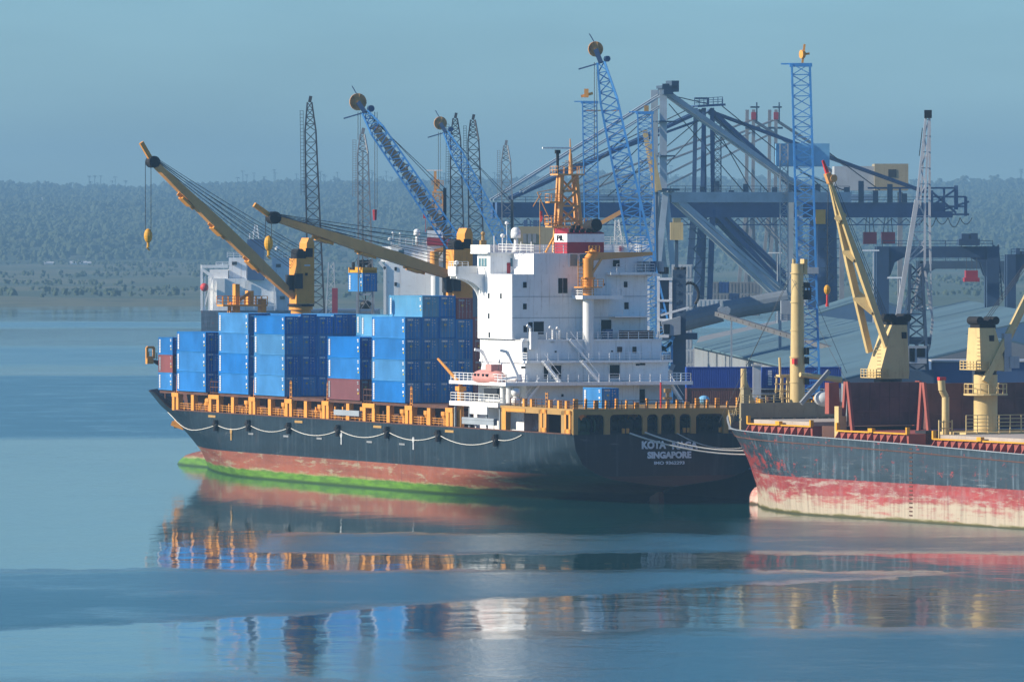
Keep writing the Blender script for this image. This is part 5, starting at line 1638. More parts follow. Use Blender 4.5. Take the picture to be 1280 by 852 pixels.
# dark and grey portal cranes
tG, TG, _ = harbour_crane('harbour_crane', 'dark upright lattice crane rising left of the lifted container', (387, 128), (395, 385), 1150, 2.6, 1.6, M_dlattice, 16, .11, head='ladder')
tH, TH, FH = harbour_crane('harbour_crane', 'pale grey lattice crane standing above the lifted blue container', (453, 168), (457, 340), 1120, 2.2, 1.5, M_glattice, 12, .1, head='ladder')
tI, TI, _ = harbour_crane('harbour_crane', 'dark lattice crane next to the toothed wheel, left one of the dark pair', (569, 148), (572, 330), 1300, 2.6, 1.7, M_dlattice, 13, .12, head='ladder')
tJ, TJ, _ = harbour_crane('harbour_crane', 'dark lattice crane, right one of the dark pair above the buff crane', (591, 150), (596, 330), 1300, 2.8, 1.8, M_dlattice, 13, .12, head='ladder')
tK_, TK, _ = harbour_crane('harbour_crane', 'short grey lattice crane standing left of the radar mast', (632, 182), (636, 330), 1350, 2.4, 1.6, M_glattice, 10, .11, head='ladder')
# white level luffing crane with splayed legs
Y = 985.0
t = thing('harbour_crane', 'white lattice crane with splayed legs on a dark tower, right of the cream crane', 'crane', Vector((W(1145, 480, Y).x, Y, GZ)), 0, 'lattice boom cranes along the quay', world=True)
m = MB()
def LW(x, y, d=0): return W(x, y, Y + d)
ch = [((1158, 140), (1146, 280), -1.0), ((1161, 140), (1164, 275), -1.0), ((1158, 140), (1144, 280), 1.4), ((1162, 140), (1160, 275), 1.4)]
m.beam(LW(1158, 140), LW(1146, 250), .3); m.beam(LW(1146, 250), LW(1122, 397), .62)
m.beam(LW(1162, 140), LW(1156, 250), .28); m.beam(LW(1156, 250), LW(1156, 330), .3)
m.beam(LW(1162, 140, 1.8), LW(1162, 260, 1.8), .3); m.beam(LW(1162, 260, 1.8), LW(1163, 330, 1.8), .3)
m.beam(LW(1158, 140, 1.8), LW(1150, 260, 1.8), .24)
for k in range(9):
    y0_, y1_ = 150 + k * 20, 170 + k * 20
    def xl(y): return 1158 - (y - 140) * 12 / 110 if y < 250 else 1146 - (y - 250) * 24 / 147
    def xr(y): return 1162 - (y - 140) * 6 / 110 if y < 250 else 1156
    if k % 2: m.beam(LW(xl(y0_), y0_), LW(xr(y1_), y1_), .2)
    else: m.beam(LW(xr(y0_), y0_), LW(xl(y1_), y1_), .2)
    m.beam(LW(xl(y0_), y0_), LW(1162, y0_, 1.8), .14)
for a, b_, w in (((1156, 330), (1130, 380), .25), ((1156, 330), (1138, 345), .2), ((1133, 325), (1156, 300), .22), ((1122, 397), (1128, 435), .28), ((1128, 435), (1136, 400), .25), ((1136, 400), (1150, 345), .28),
                 ((1163, 330), (1165, 400), .2), ((1156, 338), (1166, 400), .3), ((1166, 400), (1162, 432), .3), ((1162, 432), (1155, 450), .35), ((1128, 435), (1130, 444), .4), ((1130, 390), (1164, 380), .18), ((1141, 352), (1128, 400), .22)):
    m.beam(LW(*a), LW(*b_), w)
m.build('boom', M_wlattice, t)
m = MB(); q = LW(1160, 145); m.box(q.x - .5, q.x + .5, Y - .4, Y + .4, q.z - .3, q.z + .8); m.beam(LW(1153, 160), LW(1149, 195), .1); m.build('boom_head', M_dark, t)
m = MB(); a = LW(1146, 470)
m.lattice(LW(1146, 470), LW(1145, 330), 2.9, 1.6, 9, .18, up=(0, 1, 0))
m.box(a.x - 2.2, a.x + 2.2, Y - 2, Y + 2, GZ, LW(0, 462).z); m.box(a.x - 1.6, a.x + 1.9, Y - 1, Y + 2, LW(0, 430).z, LW(0, 421).z)
m.build('tower', M_greyblue, t)
m = MB(); q0 = LW(1133, 454); q1 = LW(1157, 432); m.box(q0.x, q1.x, Y - 2.6, Y - .5, q0.z, q1.z); cb = m.build('operator_cab', M_grey, t)
m = MB(); m.box(q0.x + .25, q0.x + 1.0, Y - 2.66, Y - 2.6, q0.z + .3, q1.z - .3); m.box(q0.x + 1.3, q0.x + 2.4, Y - 2.66, Y - 2.6, q0.z + .9, q1.z - .3); m.build('window', M_glass, cb)

# ------------------------------------------------------------------ container held by a spreader
Y = 1118.0
S_ = Y / FPX
q = W(434.5, 364.5, Y)
hcl = container('blue', 6.06, HC, (0, 0, 0), 0, 'blue container hanging in the air under a yellow spreader', 'lifted containers')
# orient like the ship's boxes: port side lit, doors to the viewer
pq = W(453.3, 364.5, Y)
hcl.location = (pq.x, Y, pq.z); hcl.rotation_euler = (0, 0, R(180 - 67)); 
sp = thing('spreader', 'yellow container spreader with black gear gripping the lifted blue container', 'spreader', (pq.x, Y, pq.z + HC), R(113), None)
m = MB(); m.box(.1, 5.9, -2.3, -.1, .05, .45); m.box(1.8, 4.2, -2.0, -.4, .45, .9)
for x in (.1, 5.7): m.box(x, x + .25, -2.44, 0, .0, .85)
m.build('spreader_frame', M_yellow, sp)
m = MB()
for x, y in ((1.2, -.6), (1.6, -1.9), (3.2, -.8), (4.6, -1.8), (5.2, -.5), (2.6, -2.1)): m.tube((x, y, .4), (x, y, 1.5 + (x % 1)), .28)
m.box(2.4, 3.6, -1.9, -.5, 1.2, 2.0)
m.build('head_block', M_dark, sp)
m = MB()
top = Vector((3.0, -1.2, 0))
hookz = W(0, 300, Y).z - (pq.z + HC)
for x, y in ((.3, -.2), (5.7, -.2), (.3, -2.2), (5.7, -2.2)): m.rope([(x, y, .5), (3, -1.2, hookz - 1.6)], .05)
m.rope([(2.8, -1.2, hookz), (2.8, -1.2, hookz + 14.0)], .05); m.rope([(3.2, -1.2, hookz), (3.2, -1.2, hookz + 14.0)], .05)
m.build('sling_wire', M_wire, sp)
m = MB(); m.sphere((3, -1.2, hookz - .7), .55, 10, 6, 1.5); m.build('hook_block', M_orange, sp)

# ------------------------------------------------------------------ ship-to-shore gantry cranes
def sts(name, label, apex, Yc, mat, matg, yg0, yg1, xl, xr, legs, stays, braces, tw=1.5, sep=4.5):
    """apex (px,py); girder between rows yg0..yg1 from column xl to xr; beams listed in pixels"""
    A_ = W(apex[0], apex[1], Yc)
    G = Frame(A_.x, Yc, 67.2)
    t = thing(name, label, 'gantry crane', Vector((A_.x, Yc, GZ)), 0, 'ship to shore gantry cranes', world=True)
    def P(px, py, off=0.0):
        """point in the vertical plane of the boom (across the quay), shifted off metres along it"""
        p, z = G.p_at(px - 0, off, py)
        return G.w(off, p, z)
    gm = MB()
    a, b_ = P(xl, (yg0 + yg1) / 2), P(xr, (yg0 + yg1) / 2)
    h = (yg1 - yg0) * Yc / FPX
    for o in (0, sep * .55):
        d = Vector((G.u[0], G.u[1], 0)) * o
        gm.beam(a + d, b_ + d, 1.2, h)
    gm.build('boom_girder', matg, t)
    U3 = Vector((G.u[0], G.u[1], 0))
    for nm_, lst, offs, kw in (('leg', legs, (0, sep), .62), ('stay', stays, (.5, sep * .5), .5), ('brace', braces, (0, sep * .6), .46)):
        for (p1, p2, w) in lst:
            for o in offs: MB().beam(P(*p1) + U3 * o, P(*p2) + U3 * o, w * kw).build(nm_, mat, t)
    # rail and walkway on the girder
    m = MB(); up = Vector((0, 0, h / 2)); m.rail([a + up, b_ + up], 1.2, 3.5, .06, 2); m.build('walkway_rail', M_greyblue, t)
    return t, P, G
M_stsg = paint('gantry_grey', (0.36, 0.42, 0.47), .5, (.2, .2, .2), .3)
tS, P1_, G1 = sts('gantry_crane', 'nearest ship to shore gantry crane with pale grey mast and braces', (833, 112), 1480, M_stsg, M_stsg, 240, 253, 838, 1062,
    [((829, 112), (829, 240), 2.4), ((832, 240), (817, 385), 2.0), ((832, 240), (846, 385), 2.0), ((1000, 252), (998, 420), 2.0)],
    [((833, 116), (618, 250), .8), ((833, 130), (655, 240), .5), ((836, 116), (985, 222), 1.9), ((985, 222), (1040, 250), 1.6)],
    [((836, 240), (980, 375), 1.7), ((840, 240), (995, 375), 1.3)])
m = MB()
for (x0, x1, y0, y1) in ((824, 843, 109, 113), (826, 838, 114, 122), (820, 842, 152, 154), (822, 840, 195, 197), (820, 846, 237, 240), (836, 845, 108, 122)):
    a, b_ = P1_(x0, y0), P1_(x1, y1); m.beam(a.lerp(b_, 0), Vector((b_.x, b_.y, a.z)), 3.0, abs(a.z - b_.z))
m.beam(P1_(833, 112), P1_(831, 105), .5); m.beam(P1_(828, 106), P1_(837, 106), .4)
m.build('mast_platform', M_greyblue, tS)
m = MB(); m.lattice(P1_(980, 375), P1_(980, 180), 1.6, 1.6, 22, .12, up=(0, 1, 0)); m.build('stair_tower', M_grey, tS)
tS2, P2_, G2 = sts('gantry_crane', 'dark blue ship to shore gantry crane with light blue machinery house', (885, 128), 1600, M_bdark, M_bdark, 253, 272, 620, 1180,
    [((880, 135), (878, 240), 1.5), ((890, 135), (891, 240), 1.5), ((878, 262), (868, 400), 2.4), ((891, 262), (886, 400), 2.0), ((1028, 262), (1025, 420), 3.0), ((1040, 262), (1042, 420), 3.0)],
    [((880, 138), (640, 248), 1.5), ((878, 150), (700, 215), .6), ((890, 138), (975, 215), 1.8), ((975, 215), (1010, 250), 1.6), ((893, 140), (1000, 180), 1.0), ((1035, 195), (1160, 240), 1.1)],
    [((892, 265), (980, 358), 2.2), ((900, 262), (990, 350), 1.4)])
m = MB(); a = P2_(970, 208); b_ = P2_(1035, 180)
m.box(min(a.x, b_.x), max(a.x, b_.x), a.y - 3, a.y + 6, a.z, b_.z); m.build('machinery_house', M_mach, tS2)
m = MB(); a = P2_(868, 133); b_ = P2_(903, 131); m.beam(a, b_, 3.5, .5); m.rail([a + Vector((0, -1.5, .2)), b_ + Vector((0, -1.5, .2))], 1.5, 1.2, .08)
m.beam(P2_(885, 131), P2_(885, 122), .5); m.beam(P2_(885, 123), P2_(868, 123), .4); m.beam(P2_(903, 133), P2_(903, 124), .3); m.build('mast_platform', M_bdark, tS2)
m = MB(); a = P2_(897, 240); m.lattice(a, P2_(897, 150), 1.5, 1.5, 12, .1, up=(0, 1, 0)); m.build('ladder', M_greyblue, tS2)
m = MB()
for px in (1022, 1044):
    a = P2_(px, 270); 
a = P2_(1019, 280); b_ = P2_(1031, 262); m.box(a.x, b_.x, a.y - 3, a.y - 2, a.z, b_.z); m.build('sign_board', M_yellow, tS2)
m = MB()
for k in range(30):
    x0 = 625 + k * 17.5
    m.beam(P2_(x0, 273), P2_(x0 + 8.7, 281), .16); m.beam(P2_(x0 + 8.7, 281), P2_(x0 + 17.5, 273), .16)
m.beam(P2_(625, 281), P2_(1150, 281), .22)
m.build('trolley_truss', M_bdark, tS2)
m = MB()
for k, (x0, y0, x1, y1) in enumerate(((885, 140, 760, 245), (885, 150, 800, 243), (833, 125, 700, 245), (833, 150, 740, 243), (833, 170, 770, 242), (890, 150, 940, 240), (890, 165, 960, 240), (836, 130, 930, 240), (885, 130, 833, 118), (1035, 190, 1100, 238), (1000, 215, 1060, 240), (903, 133, 1035, 240), (868, 133, 650, 238))): m.rope([P2_(x0, y0), P2_(x1, y1)], .12)
m.build('stay_cable', M_wire, tS2)
for px in (872, 1036):
    m = MB()
    for k in range(11):
        m.box(P2_(px, 0).x - 2.2, P2_(px, 0).x + 2.2, P2_(px, 0).y - 3.2, P2_(px, 0).y - 2.4, P2_(px, 275 + k * 12).z, P2_(px, 274 + k * 12).z)
        m.beam(P2_(px - 11 * (k % 2), 275 + k * 12) + Vector((1, -2.8, 0)), P2_(px - 11 * ((k + 1) % 2), 287 + k * 12) + Vector((1, -2.8, 0)), .3)
    m.build('stair_tower', M_greyblue, tS2)
m = MB()
for k in range(16):
    x0 = 860 + k * 18; h_ = 2.0 + (k * 7 % 5) * .7
    m = MB(); q = P2_(x0, 253); m.box(q.x - .6, q.x + .6, q.y - 1.8, q.y - .8, q.z, q.z + h_); m.build('walkway_locker', M_greyblue, tS2)
# boom end cluster at the right
m = MB()
rr = random.Random(4)
for px, y0, y1, w in ((1195, 232, 262, .9), (1207, 246, 270, .7), (1150, 240, 270, .6), (1165, 238, 268, .5), (1180, 236, 268, .5), (1125, 236, 256, .5)):
    m.beam(P2_(px, y0), P2_(px, y1), w)
for (a, b_) in (((1145, 246), (1207, 246)), ((1145, 268), (1211, 268)), ((1150, 268), (1195, 236)), ((1165, 240), (1195, 266)), ((1180, 262), (1211, 252)), ((1085, 235), (1195, 235)), ((1150, 258), (1207, 258))): m.beam(P2_(*a), P2_(*b_), .4)
m.box(P2_(1165, 0).x, P2_(1190, 0).x, P2_(1180, 0).y - 2, P2_(1180, 0).y + 2, P2_(1180, 272).z, P2_(1180, 264).z)
m.build('boom_end', M_bdark, tS2)
m = MB()
for k in range(5):
    x0 = 1140 + k * 15
    pts = [P2_(x0 + 15 * t_ / 8, 272 + 12 * 4 * (t_ / 8) * (1 - t_ / 8) * (.7 + .3 * (k % 2))) for t_ in range(9)]
    m.rope(pts, .1)
m.build('festoon_cable', M_wire, tS2)
for px in (1087, 1110):
    m = MB(); a = P2_(px - 8, 305); b_ = P2_(px + 8, 290); m.box(a.x, b_.x, a.y - 2, a.y + 2, a.z, b_.z); m.build('cargo_spreader', M_maroon, tS2)
    m = MB()
    for k in (-6, 0, 6): m.rope([P2_(px + k, 292), P2_(px + k * .6, 270)], .1)
    m.build('hoist_wire', M_wire, tS2)
# far pale cranes
for i, (ax, lab) in enumerate(((942, 'left of the two distant gantry crane masts with red tops'), (970, 'right of the two distant gantry crane masts with red tops'))):
    tt, PP, GG = sts('gantry_crane', lab, (ax, 137), 2100 + 60 * i, M_glattice, M_stsg, 243, 251, ax - 220, ax + 120,
        [((ax, 137), (ax - 1, 260), 1.6), ((ax - 1, 260), (ax - 14, 390), 1.6), ((ax - 1, 260), (ax + 4, 390), 1.4)],
        [((ax, 150), (ax - 250, 245), .7), ((ax, 165), (ax - 150, 240), .5), ((ax + 2, 150), (ax + 110, 220), .8)],
        [((ax, 262), (ax + 60, 330), 1.0)])
    m = MB(); q = PP(ax, 145); m.box(q.x - .7, q.x + .7, q.y - .7, q.y + .7, q.z - 1.1, q.z + 1.1); m.build('mast_head', M_maroon, tt)
    m = MB(); m.beam(PP(ax - 4, 134), PP(ax + 7, 134), .5); m.beam(PP(ax + 4, 152), PP(ax + 4, 128), .4); m.beam(PP(ax - 10, 160), PP(ax + 8, 160), .6); m.build('mast_platform', M_greyblue, tt)
# white machinery house with cream block behind the boom
Yb = 1750
t = thing('machinery_house', 'white and cream machinery house resting high on the gantry girder, right side', 'machinery house', W(1085, 240, Yb), 0, None, world=True)
m = MB(); a = W(1042, 238, Yb); b_ = W(1092, 208, Yb)
m.box(a.x, b_.x, Yb - 4, Yb + 8, a.z, b_.z); m.build('wall', M_cgrey, t)
m = MB(); a = W(1092, 238, Yb); b_ = W(1134, 205, Yb); m.box(a.x, b_.x, Yb - 5, Yb + 8, a.z, b_.z); m.build('end_block', M_olive, t)
m = MB(); a = W(1109, 222, Yb); b_ = W(1119, 212, Yb); m.box(a.x, b_.x, Yb - 5.1, Yb - 5, a.z, b_.z); m.build('window', M_dark, t)
for k in (1052, 1125): MB().beam(W(k, 240, Yb), (W(k, 0, Yb).x, Yb, GZ), 1.2).build('support_leg', M_glattice, t)

# ------------------------------------------------------------------ yard gantries on the right
def rtg(label, xl, xr, ytop, ybeam, ylow, Yc, lw, bend=True, mat=M_rtg):
    t = thing('yard_gantry', label, 'gantry crane', Vector((W(xl, 0, Yc).x, Yc, GZ)), 0, 'yard gantry cranes', world=True)
    m = MB(); a, b_ = W(xl, (ytop + ybeam) / 2, Yc), W(xr, (ytop + ybeam) / 2, Yc); h = (ybeam - ytop) * Yc / FPX
    for d in (0, 6.0): m.beam(a + Vector((0, d, 0)), b_ + Vector((0, d, 0)), 1.2, h)
    m.build('main_beam', mat, t)
    for px in (xl, xr):
        m = MB(); q = W(px, ytop, Yc)
        for d in (0, 6.0):
            m.beam((q.x, Yc + d, q.z), (q.x, Yc + d, GZ), lw, lw)
        for d in (0, 6): 
            sg = 1 if px == xl else -1
            m.poly([(0, 0), (sg * 3.2, 0), (sg * 1.4, -1.0), (sg * .6, -3.4), (0, -4)], 1.0, (q.x + sg * lw * .4, Yc + d + .5, W(0, ybeam, Yc).z + .1), (1, 0, 0), (0, 0, 1))
        m.build('leg', mat, t)
    m = MB(); m.rail([W(xl, ytop, Yc), W(xr, ytop, Yc)], 1.1, 3, .07, 2); m.build('railing', mat, t)
    return t
tR = rtg('navy yard gantry spanning behind the white lattice crane, red spreader hanging under it', 1103, 1241, 308, 322, 395, 1380, 2.4)
m = MB(); a = W(1198, 308, 1380); b_ = W(1224, 292, 1380); m.box(a.x, b_.x, 1378, 1384, a.z + .2, b_.z - 1); m.box(a.x + .5, a.x + 2, 1378, 1383, b_.z - 1, b_.z); m.box(b_.x - 1.8, b_.x - .4, 1378, 1383, b_.z - 1, b_.z + .1); m.build('trolley', M_rtg, tR)
m = MB(); a = W(1207, 351, 1375); b_ = W(1222, 338, 1375); m.box(a.x, b_.x, 1374, 1378, a.z, b_.z)
a2 = W(1205, 352, 1375); b2 = W(1224, 347, 1375); m.box(a2.x, b2.x, 1373.5, 1378.4, a2.z, b2.z); m.build('cargo_spreader', M_maroon, tR)
m = MB()
for k in (1208, 1215, 1221): m.rope([W(k, 339, 1376), W(k, 322, 1376)], .06)
m.build('hoist_wire', M_wire, tR)
m = MB(); a = W(1245, 306, 1380); b_ = W(1250, 375, 1380); m.lattice(a, b_, .9, .9, 12, .08, up=(0, 1, 0)); m.build('ladder', M_rtg, tR)
tR2 = rtg('further grey blue yard gantry crossing low behind the navy one', 1150, 1262, 326, 336, 395, 1650, 1.2, mat=M_greyblue)
tR3 = rtg('dark gantry at the right edge of the picture', 1264, 1330, 318, 331, 395, 1460, 1.8)
m = MB()
for px, y0 in ((1270, 314), (1277, 318), (1283, 313)):
    a = W(px, 318, 1458); b_ = W(px + 5, y0 - 4, 1458); m.box(a.x, b_.x, 1458, 1462, a.z, b_.z)
m.build('trolley', M_rtg, tR3)

# ------------------------------------------------------------------ sheds, silo stack and conveyors
def shed(label, eave0, eave1, width, zr, wallmat, roofmat, name='shed', over=1.0):
    """eave0 far, eave1 near end of the left eave (world points); the shed lies to the right of it"""
    e0, e1 = Vector(eave0), Vector(eave1)
    d = (e0 - e1); L_ = math.hypot(d.x, d.y); ang = math.atan2(d.y, d.x)
    t = thing(name, label, 'shed', Vector((e1.x, e1.y, GZ)), ang, 'sheds behind the quay')
    z0 = e1.z - GZ; zr -= GZ
    Wd = -width      # to the right of the direction of travel is -y
    m = MB()
    m.add([(0, 0, 0), (L_, 0, 0), (L_, Wd, 0), (0, Wd, 0), (0, 0, z0), (L_, 0, z0), (L_, Wd, z0), (0, Wd, z0), (0, Wd / 2, zr), (L_, Wd / 2, zr)],
          [(0, 4, 5, 1), (1, 5, 9, 6, 2), (2, 6, 7, 3), (3, 7, 8, 4, 0)])
    n = 40
    m.build('wall', wallmat, t)
    m = MB()
    for sg, ya in ((1, 0), (-1, Wd)):
        n = int(L_ / 6)
        yo = ya + sg * over; zo = z0 - (zr - z0) * over / (width / 2)
        for k in range(n):
            x0, x1 = L_ * k / n, L_ * (k + 1) / n
            m.add([(x0, yo, zo), (x1, yo, zo), (x1, Wd / 2, zr), (x0, Wd / 2, zr), (x0, yo, zo + .25), (x1, yo, zo + .25), (x1, Wd / 2, zr + .25), (x0, Wd / 2, zr + .25)],
                  [(0, 1, 2, 3), (4, 7, 6, 5), (0, 4, 5, 1), (1, 5, 6, 2), (2, 6, 7, 3), (3, 7, 4, 0)])
            m.box(x0 - .15, x0 + .15, min(yo, Wd / 2), max(yo, Wd / 2), 0, 0) if 0 else None
    m.build('roof', roofmat, t)
    return t
shed('long shed with wide teal grey roof behind the blue stern stacks', W(868, 428, 1400), W(1060, 474, 1040), 46, 19.5, M_shed, M_roof)
shed('blue walled shed with a low gable, behind the cream foremast', W(1012, 392, 1560), W(1018, 394, 1450), 22, 22.6, M_shedb, M_roof)
shed('teal roofed shed at the right behind the cream crane', W(1090, 394, 1500), W(1166, 428, 1190), 40, 21.5, M_shedb, M_roof)
t = thing('conveyor_duct', 'long pale duct running up across the shed roof, left of the foremast', 'duct', Vector((W(900, 400, 1240).x, 1240, GZ)), 0, None, world=True)
m = MB(); m.tube(W(846, 404, 1240), W(902, 390, 1240), 1.7, n=14); m.tube(W(906, 388, 1240), W(985, 374, 1240), 1.7, n=14); m.build('duct', paint('duct_grey', (.16, .19, .22), .6, (.1, .1, .1), .4), t)
for px, py in ((852, 403), (975, 377)): MB().beam((W(px, 0, 1240).x, 1240, GZ), W(px, py + 6, 1240), .5).build('support_leg', M_grey, t)
t = thing('conveyor_hopper', 'small white heart shaped hopper at the top of the gallery', 'hopper', W(905, 397, 1236), 0, None, world=True)
m = MB()
c_ = W(905, 390, 1233)
out = [(-1.1, .6), (-.6, 1.0), (0, .85), (.6, 1.0), (1.1, .6), (1.0, 0), (.4, -1.0), (-.4, -1.0), (-1.0, 0)]
m.poly(out, 1.6, c_, (1, 0, 0), (0, 0, 1)); m.build('hopper_body', M_grey, t)
t = thing('conveyor_gallery', 'brown grey conveyor gallery with small windows sloping down over the roof', 'conveyor', Vector((W(900, 0, 1230).x, 1230, GZ)), 0, None, world=True)
m = MB(); ga, gb = W(896, 392, 1230), W(1086, 450, 1180); m.beam(ga, gb, .8, .75); m.build('gallery', paint('gallery_brown', (.10, .105, .11), .7, (.2, .1, .06), .5), t)
m = MB()
for k in range(24):
    c = ga.lerp(gb, (k + .5) / 24); m.box(c.x - .3, c.x + .3, c.y - .5, c.y - .42, c.z - .2, c.z + .2)
m.build('window_row', M_rust, t)
for k in (.1, .5, .9):
    c = ga.lerp(gb, k); MB().beam(c, (c.x, c.y, GZ), .3).build('support_leg', M_grey, t)
# white reefer wall: tall stack of pale containers beyond
def far_stack(px0, px1, py_top, Y, h, kinds, tiers, n, ribs, lab, grp, ang=0.0):
    """n columns by tiers of small far boxes from px0 to px1"""
    w = (px1 - px0) / n * Y / FPX
    for c in range(n):
        for k in range(tiers):
            x = W(px0 + (px1 - px0) * c / n, 0, Y).x
            z = W(0, py_top, Y).z - (tiers - k) * h
            kind = kinds[(c * 7 + k * 3) % len(kinds)]
            m = MB(); m.box(0, w * .97, 0, 2.4, 0, h * .97)
            nr = max(3, int(w / .9))
            for q in range(nr): m.box(w * .97 * (q + .3) / nr, w * .97 * (q + .7) / nr, -.05, 0, .12, h * .85)
            mat = {'b': M_cnavy, 'l': M_clight, 'r': M_cred, 'w': M_cgrey, 'g': M_glattice, 'm': M_cover, 'k': M_cblue}[kind]
            nm = {'b': 'navy', 'l': 'pale blue', 'r': 'red', 'w': 'white', 'g': 'grey', 'm': 'maroon', 'k': 'blue'}[kind]
            o = m.build('shipping_container', mat)
            o.location = (x, Y, z)
            o.rotation_euler = (0, 0, R(ang))
            tl = ['bottom', 'second', 'third', 'fourth', 'fifth', 'sixth', 'seventh', 'eighth'][k]
            cl = ['first', 'second', 'third', 'fourth', 'fifth', 'sixth', 'seventh'][c]
            tag(o, f'{nm} container, {tl} tier of {cl} column, {lab}', 'container', grp)
far_stack(840, 866, 330, 1330, 2.6, 'w', 8, 2, 3, 'tall white stack beside the gantry leg', 'white containers stacked behind the deckhouse')
far_stack(886, 950, 352, 1650, 2.6, 'gbgg', 3, 5, 3, 'hazy stacks under the gantry', 'hazy containers under the gantry cranes')
far_stack(1160, 1206, 429, 1120, 2.6, 'brb', 2, 3, 3, 'low row before the right shed', 'containers before the right hand shed')
far_stack(1204, 1222, 420, 1110, 2.9, 'r', 3, 1, 3, 'red column beside the right crane', 'containers before the right hand shed')
far_stack(1206, 1280, 388, 1480, 2.6, 'brmb', 3, 5, 3, 'far yard stacks at the right edge', 'far yard containers at the right')
far_stack(1160, 1208, 384, 1560, 2.6, 'wgw', 2, 3, 3, 'pale far yard row left of gantry leg', 'far yard containers at the right')
far_stack(872, 1010, 374, 1560, 1.6, 'wlww', 1, 5, 2, 'pale line of boxes above the duct', 'pale boxes above the duct')
# boxes on the quay right behind the stern: blue over maroon, long side to the viewer
for i, (px0, px1, lab) in enumerate(((858, 941, 'left of the white pillar'), (952, 1052, 'right of the white pillar'))):
    Yq = 1012 + i * 3
    w = (px1 - px0) * Yq / FPX
    zt = W(0, 458.5, Yq).z
    for k, (kind, h) in enumerate((('red', HC), ('blue2', HC))):
        pass
    for k, (mat, h, nm) in enumerate(((M_cnavy, 2.6, 'dark navy'), (M_cover, 2.6, 'maroon'), (paint('quay_blue', (.01, .05, .34), .5, (.04, .08, .2), .2, rand=.1), 2.95, 'deep blue'))):
        m = MB(); z0 = zt - 2.95 - (2 - k) * 2.62 if k < 2 else zt - 2.95
        o = thing('shipping_container', f'{nm} long container on the quay, {["bottom", "middle", "top"][k]} one {lab}', 'container', (W(px0, 0, Yq).x, Yq, z0), R(3), 'long containers on the quay behind the stern')
        corr(m, (.1, -.0), (w - .1, 0), .12, h - .1, (0, -1), 36, .05)
        m.box(0, w, .06, 2.4, 0.02, h - .02)
        for x in (0, w - .15): m.box(x, x + .15, -.06, .1, 0, h)
        m.box(.15, w - .15, -.05, .05, 0, .13); m.box(.15, w - .15, -.05, .05, h - .12, h)
        m.build('container_body', mat, o)
        if k == 2:
            mm = MB()
            if i: 
                for q in range(6): mm.box(.9, 1.45, -.09, -.04, .4 + q * .36, .68 + q * .36)
            else:
                for q in range(3): mm.box(w - 1.1, w - .8, -.09, -.04, 1.0 + q * .5, 1.3 + q * .5)
            mm.build('marking', M_mark, o)
t = thing('quay_pillar', 'plain white pillar standing between the two blue container stacks', 'pillar', (W(946, 0, 1010).x, 1010, GZ), 0, None, world=True)
m = MB(); a = W(941, 0, 1010); b_ = W(951, 0, 1010); m.box(a.x, b_.x, 1009, 1010.5, GZ, W(0, 455, 1010).z); m.box(a.x - .2, b_.x + .2, 1008.8, 1010.7, W(0, 457, 1010).z, W(0, 455, 1010).z); m.build('shaft', M_cgrey, t)
# low white rail fence on the quay
t = thing('quay_fence', 'low white rail fence on the quay beyond the grey bow', 'fence', (W(950, 0, 1006).x, 1006, GZ), 0, None, world=True)
m = MB(); zf = W(0, 503, 1006).z
m.rail([(W(930, 0, 1006).x, 1006, zf), (W(1050, 0, 1006).x, 1006, zf)], 1.9, 2.2, .06, 3)
for x in (930, 960, 990, 1020, 1050): m.beam((W(x, 0, 1006).x, 1006, GZ), (W(x, 0, 1006).x, 1006, zf), .2)
m.build('rails', M_cgrey, t)
# dark warehouse wall low at the right edge, red lining
t = thing('quay_store', 'dark low quay store with a pale roof line at the right edge', 'building', (W(1240, 0, 985).x, 985, GZ), 0, None, world=True)
m = MB(); a = W(1160, 474, 985); b_ = W(1215, 448, 985); m.box(W(1165, 0, 985).x, W(1215, 0, 985).x, 985, 995, GZ, W(0, 452, 985).z); m.box(W(1246, 0, 985).x, W(1330, 0, 985).x, 985, 995, GZ, W(0, 452, 985).z); m.build('wall', M_bdark, t)
m = MB(); m.box(W(1165, 0, 985).x, W(1330, 0, 985).x, 984.6, 995, W(0, 452, 985).z, W(0, 450, 985).z); m.build('roof', M_cgrey, t)

# ------------------------------------------------------------------ ships beyond
def far_box(name, x0, x1, y0, y1, Y, d, mat, parent):
    a, b_ = W(x0, y1, Y), W(x1, y0, Y)
    return MB().box(a.x, b_.x, Y, Y + d, a.z, b_.z).build(name, mat, parent)
# left: white deckhouse with dark blue funnel
Y = 1950.0
s3 = thing('cargo_ship', 'distant white ship with a navy blue funnel, seen behind the first blue stacks', 'cargo ship', Vector((W(300, 0, Y).x, Y, 0)), 0, None, world=True)
m = MB(); a = W(252, 388, Y); b_ = W(470, 388, Y)
m.add([(a.x, Y - 2, 0), (a.x + 4, Y + 60, 0), (b_.x, Y + 60, 0), (b_.x, Y - 2, 0), (a.x, Y - 2, a.z), (a.x + 4, Y + 60, a.z), (b_.x, Y + 60, a.z), (b_.x, Y - 2, a.z)],
      [(0, 4, 5, 1), (1, 5, 6, 2), (2, 6, 7, 3), (3, 7, 4, 0), (4, 7, 6, 5)]); m.build('hull', M_hullF, s3)
h3 = far_box('superstructure', 266, 345, 348, 388, Y, 25, M_farwhite, s3)
far_box('deckhouse_side', 262, 285, 337, 388, Y + 3, 12, M_farwhite, s3)
far_box('wheelhouse', 286, 308, 322, 350, Y + 4, 8, M_farwhite, s3)
far_box('deckhouse_side', 333, 366, 336, 388, Y + 6, 14, M_farwhite, s3)
fx = far_box('funnel', 309, 330, 299, 350, Y - 1, 8, M_bdark, s3)
far_box('vent_box', 271, 281, 348, 377, Y - 3, 3, M_white, s3)
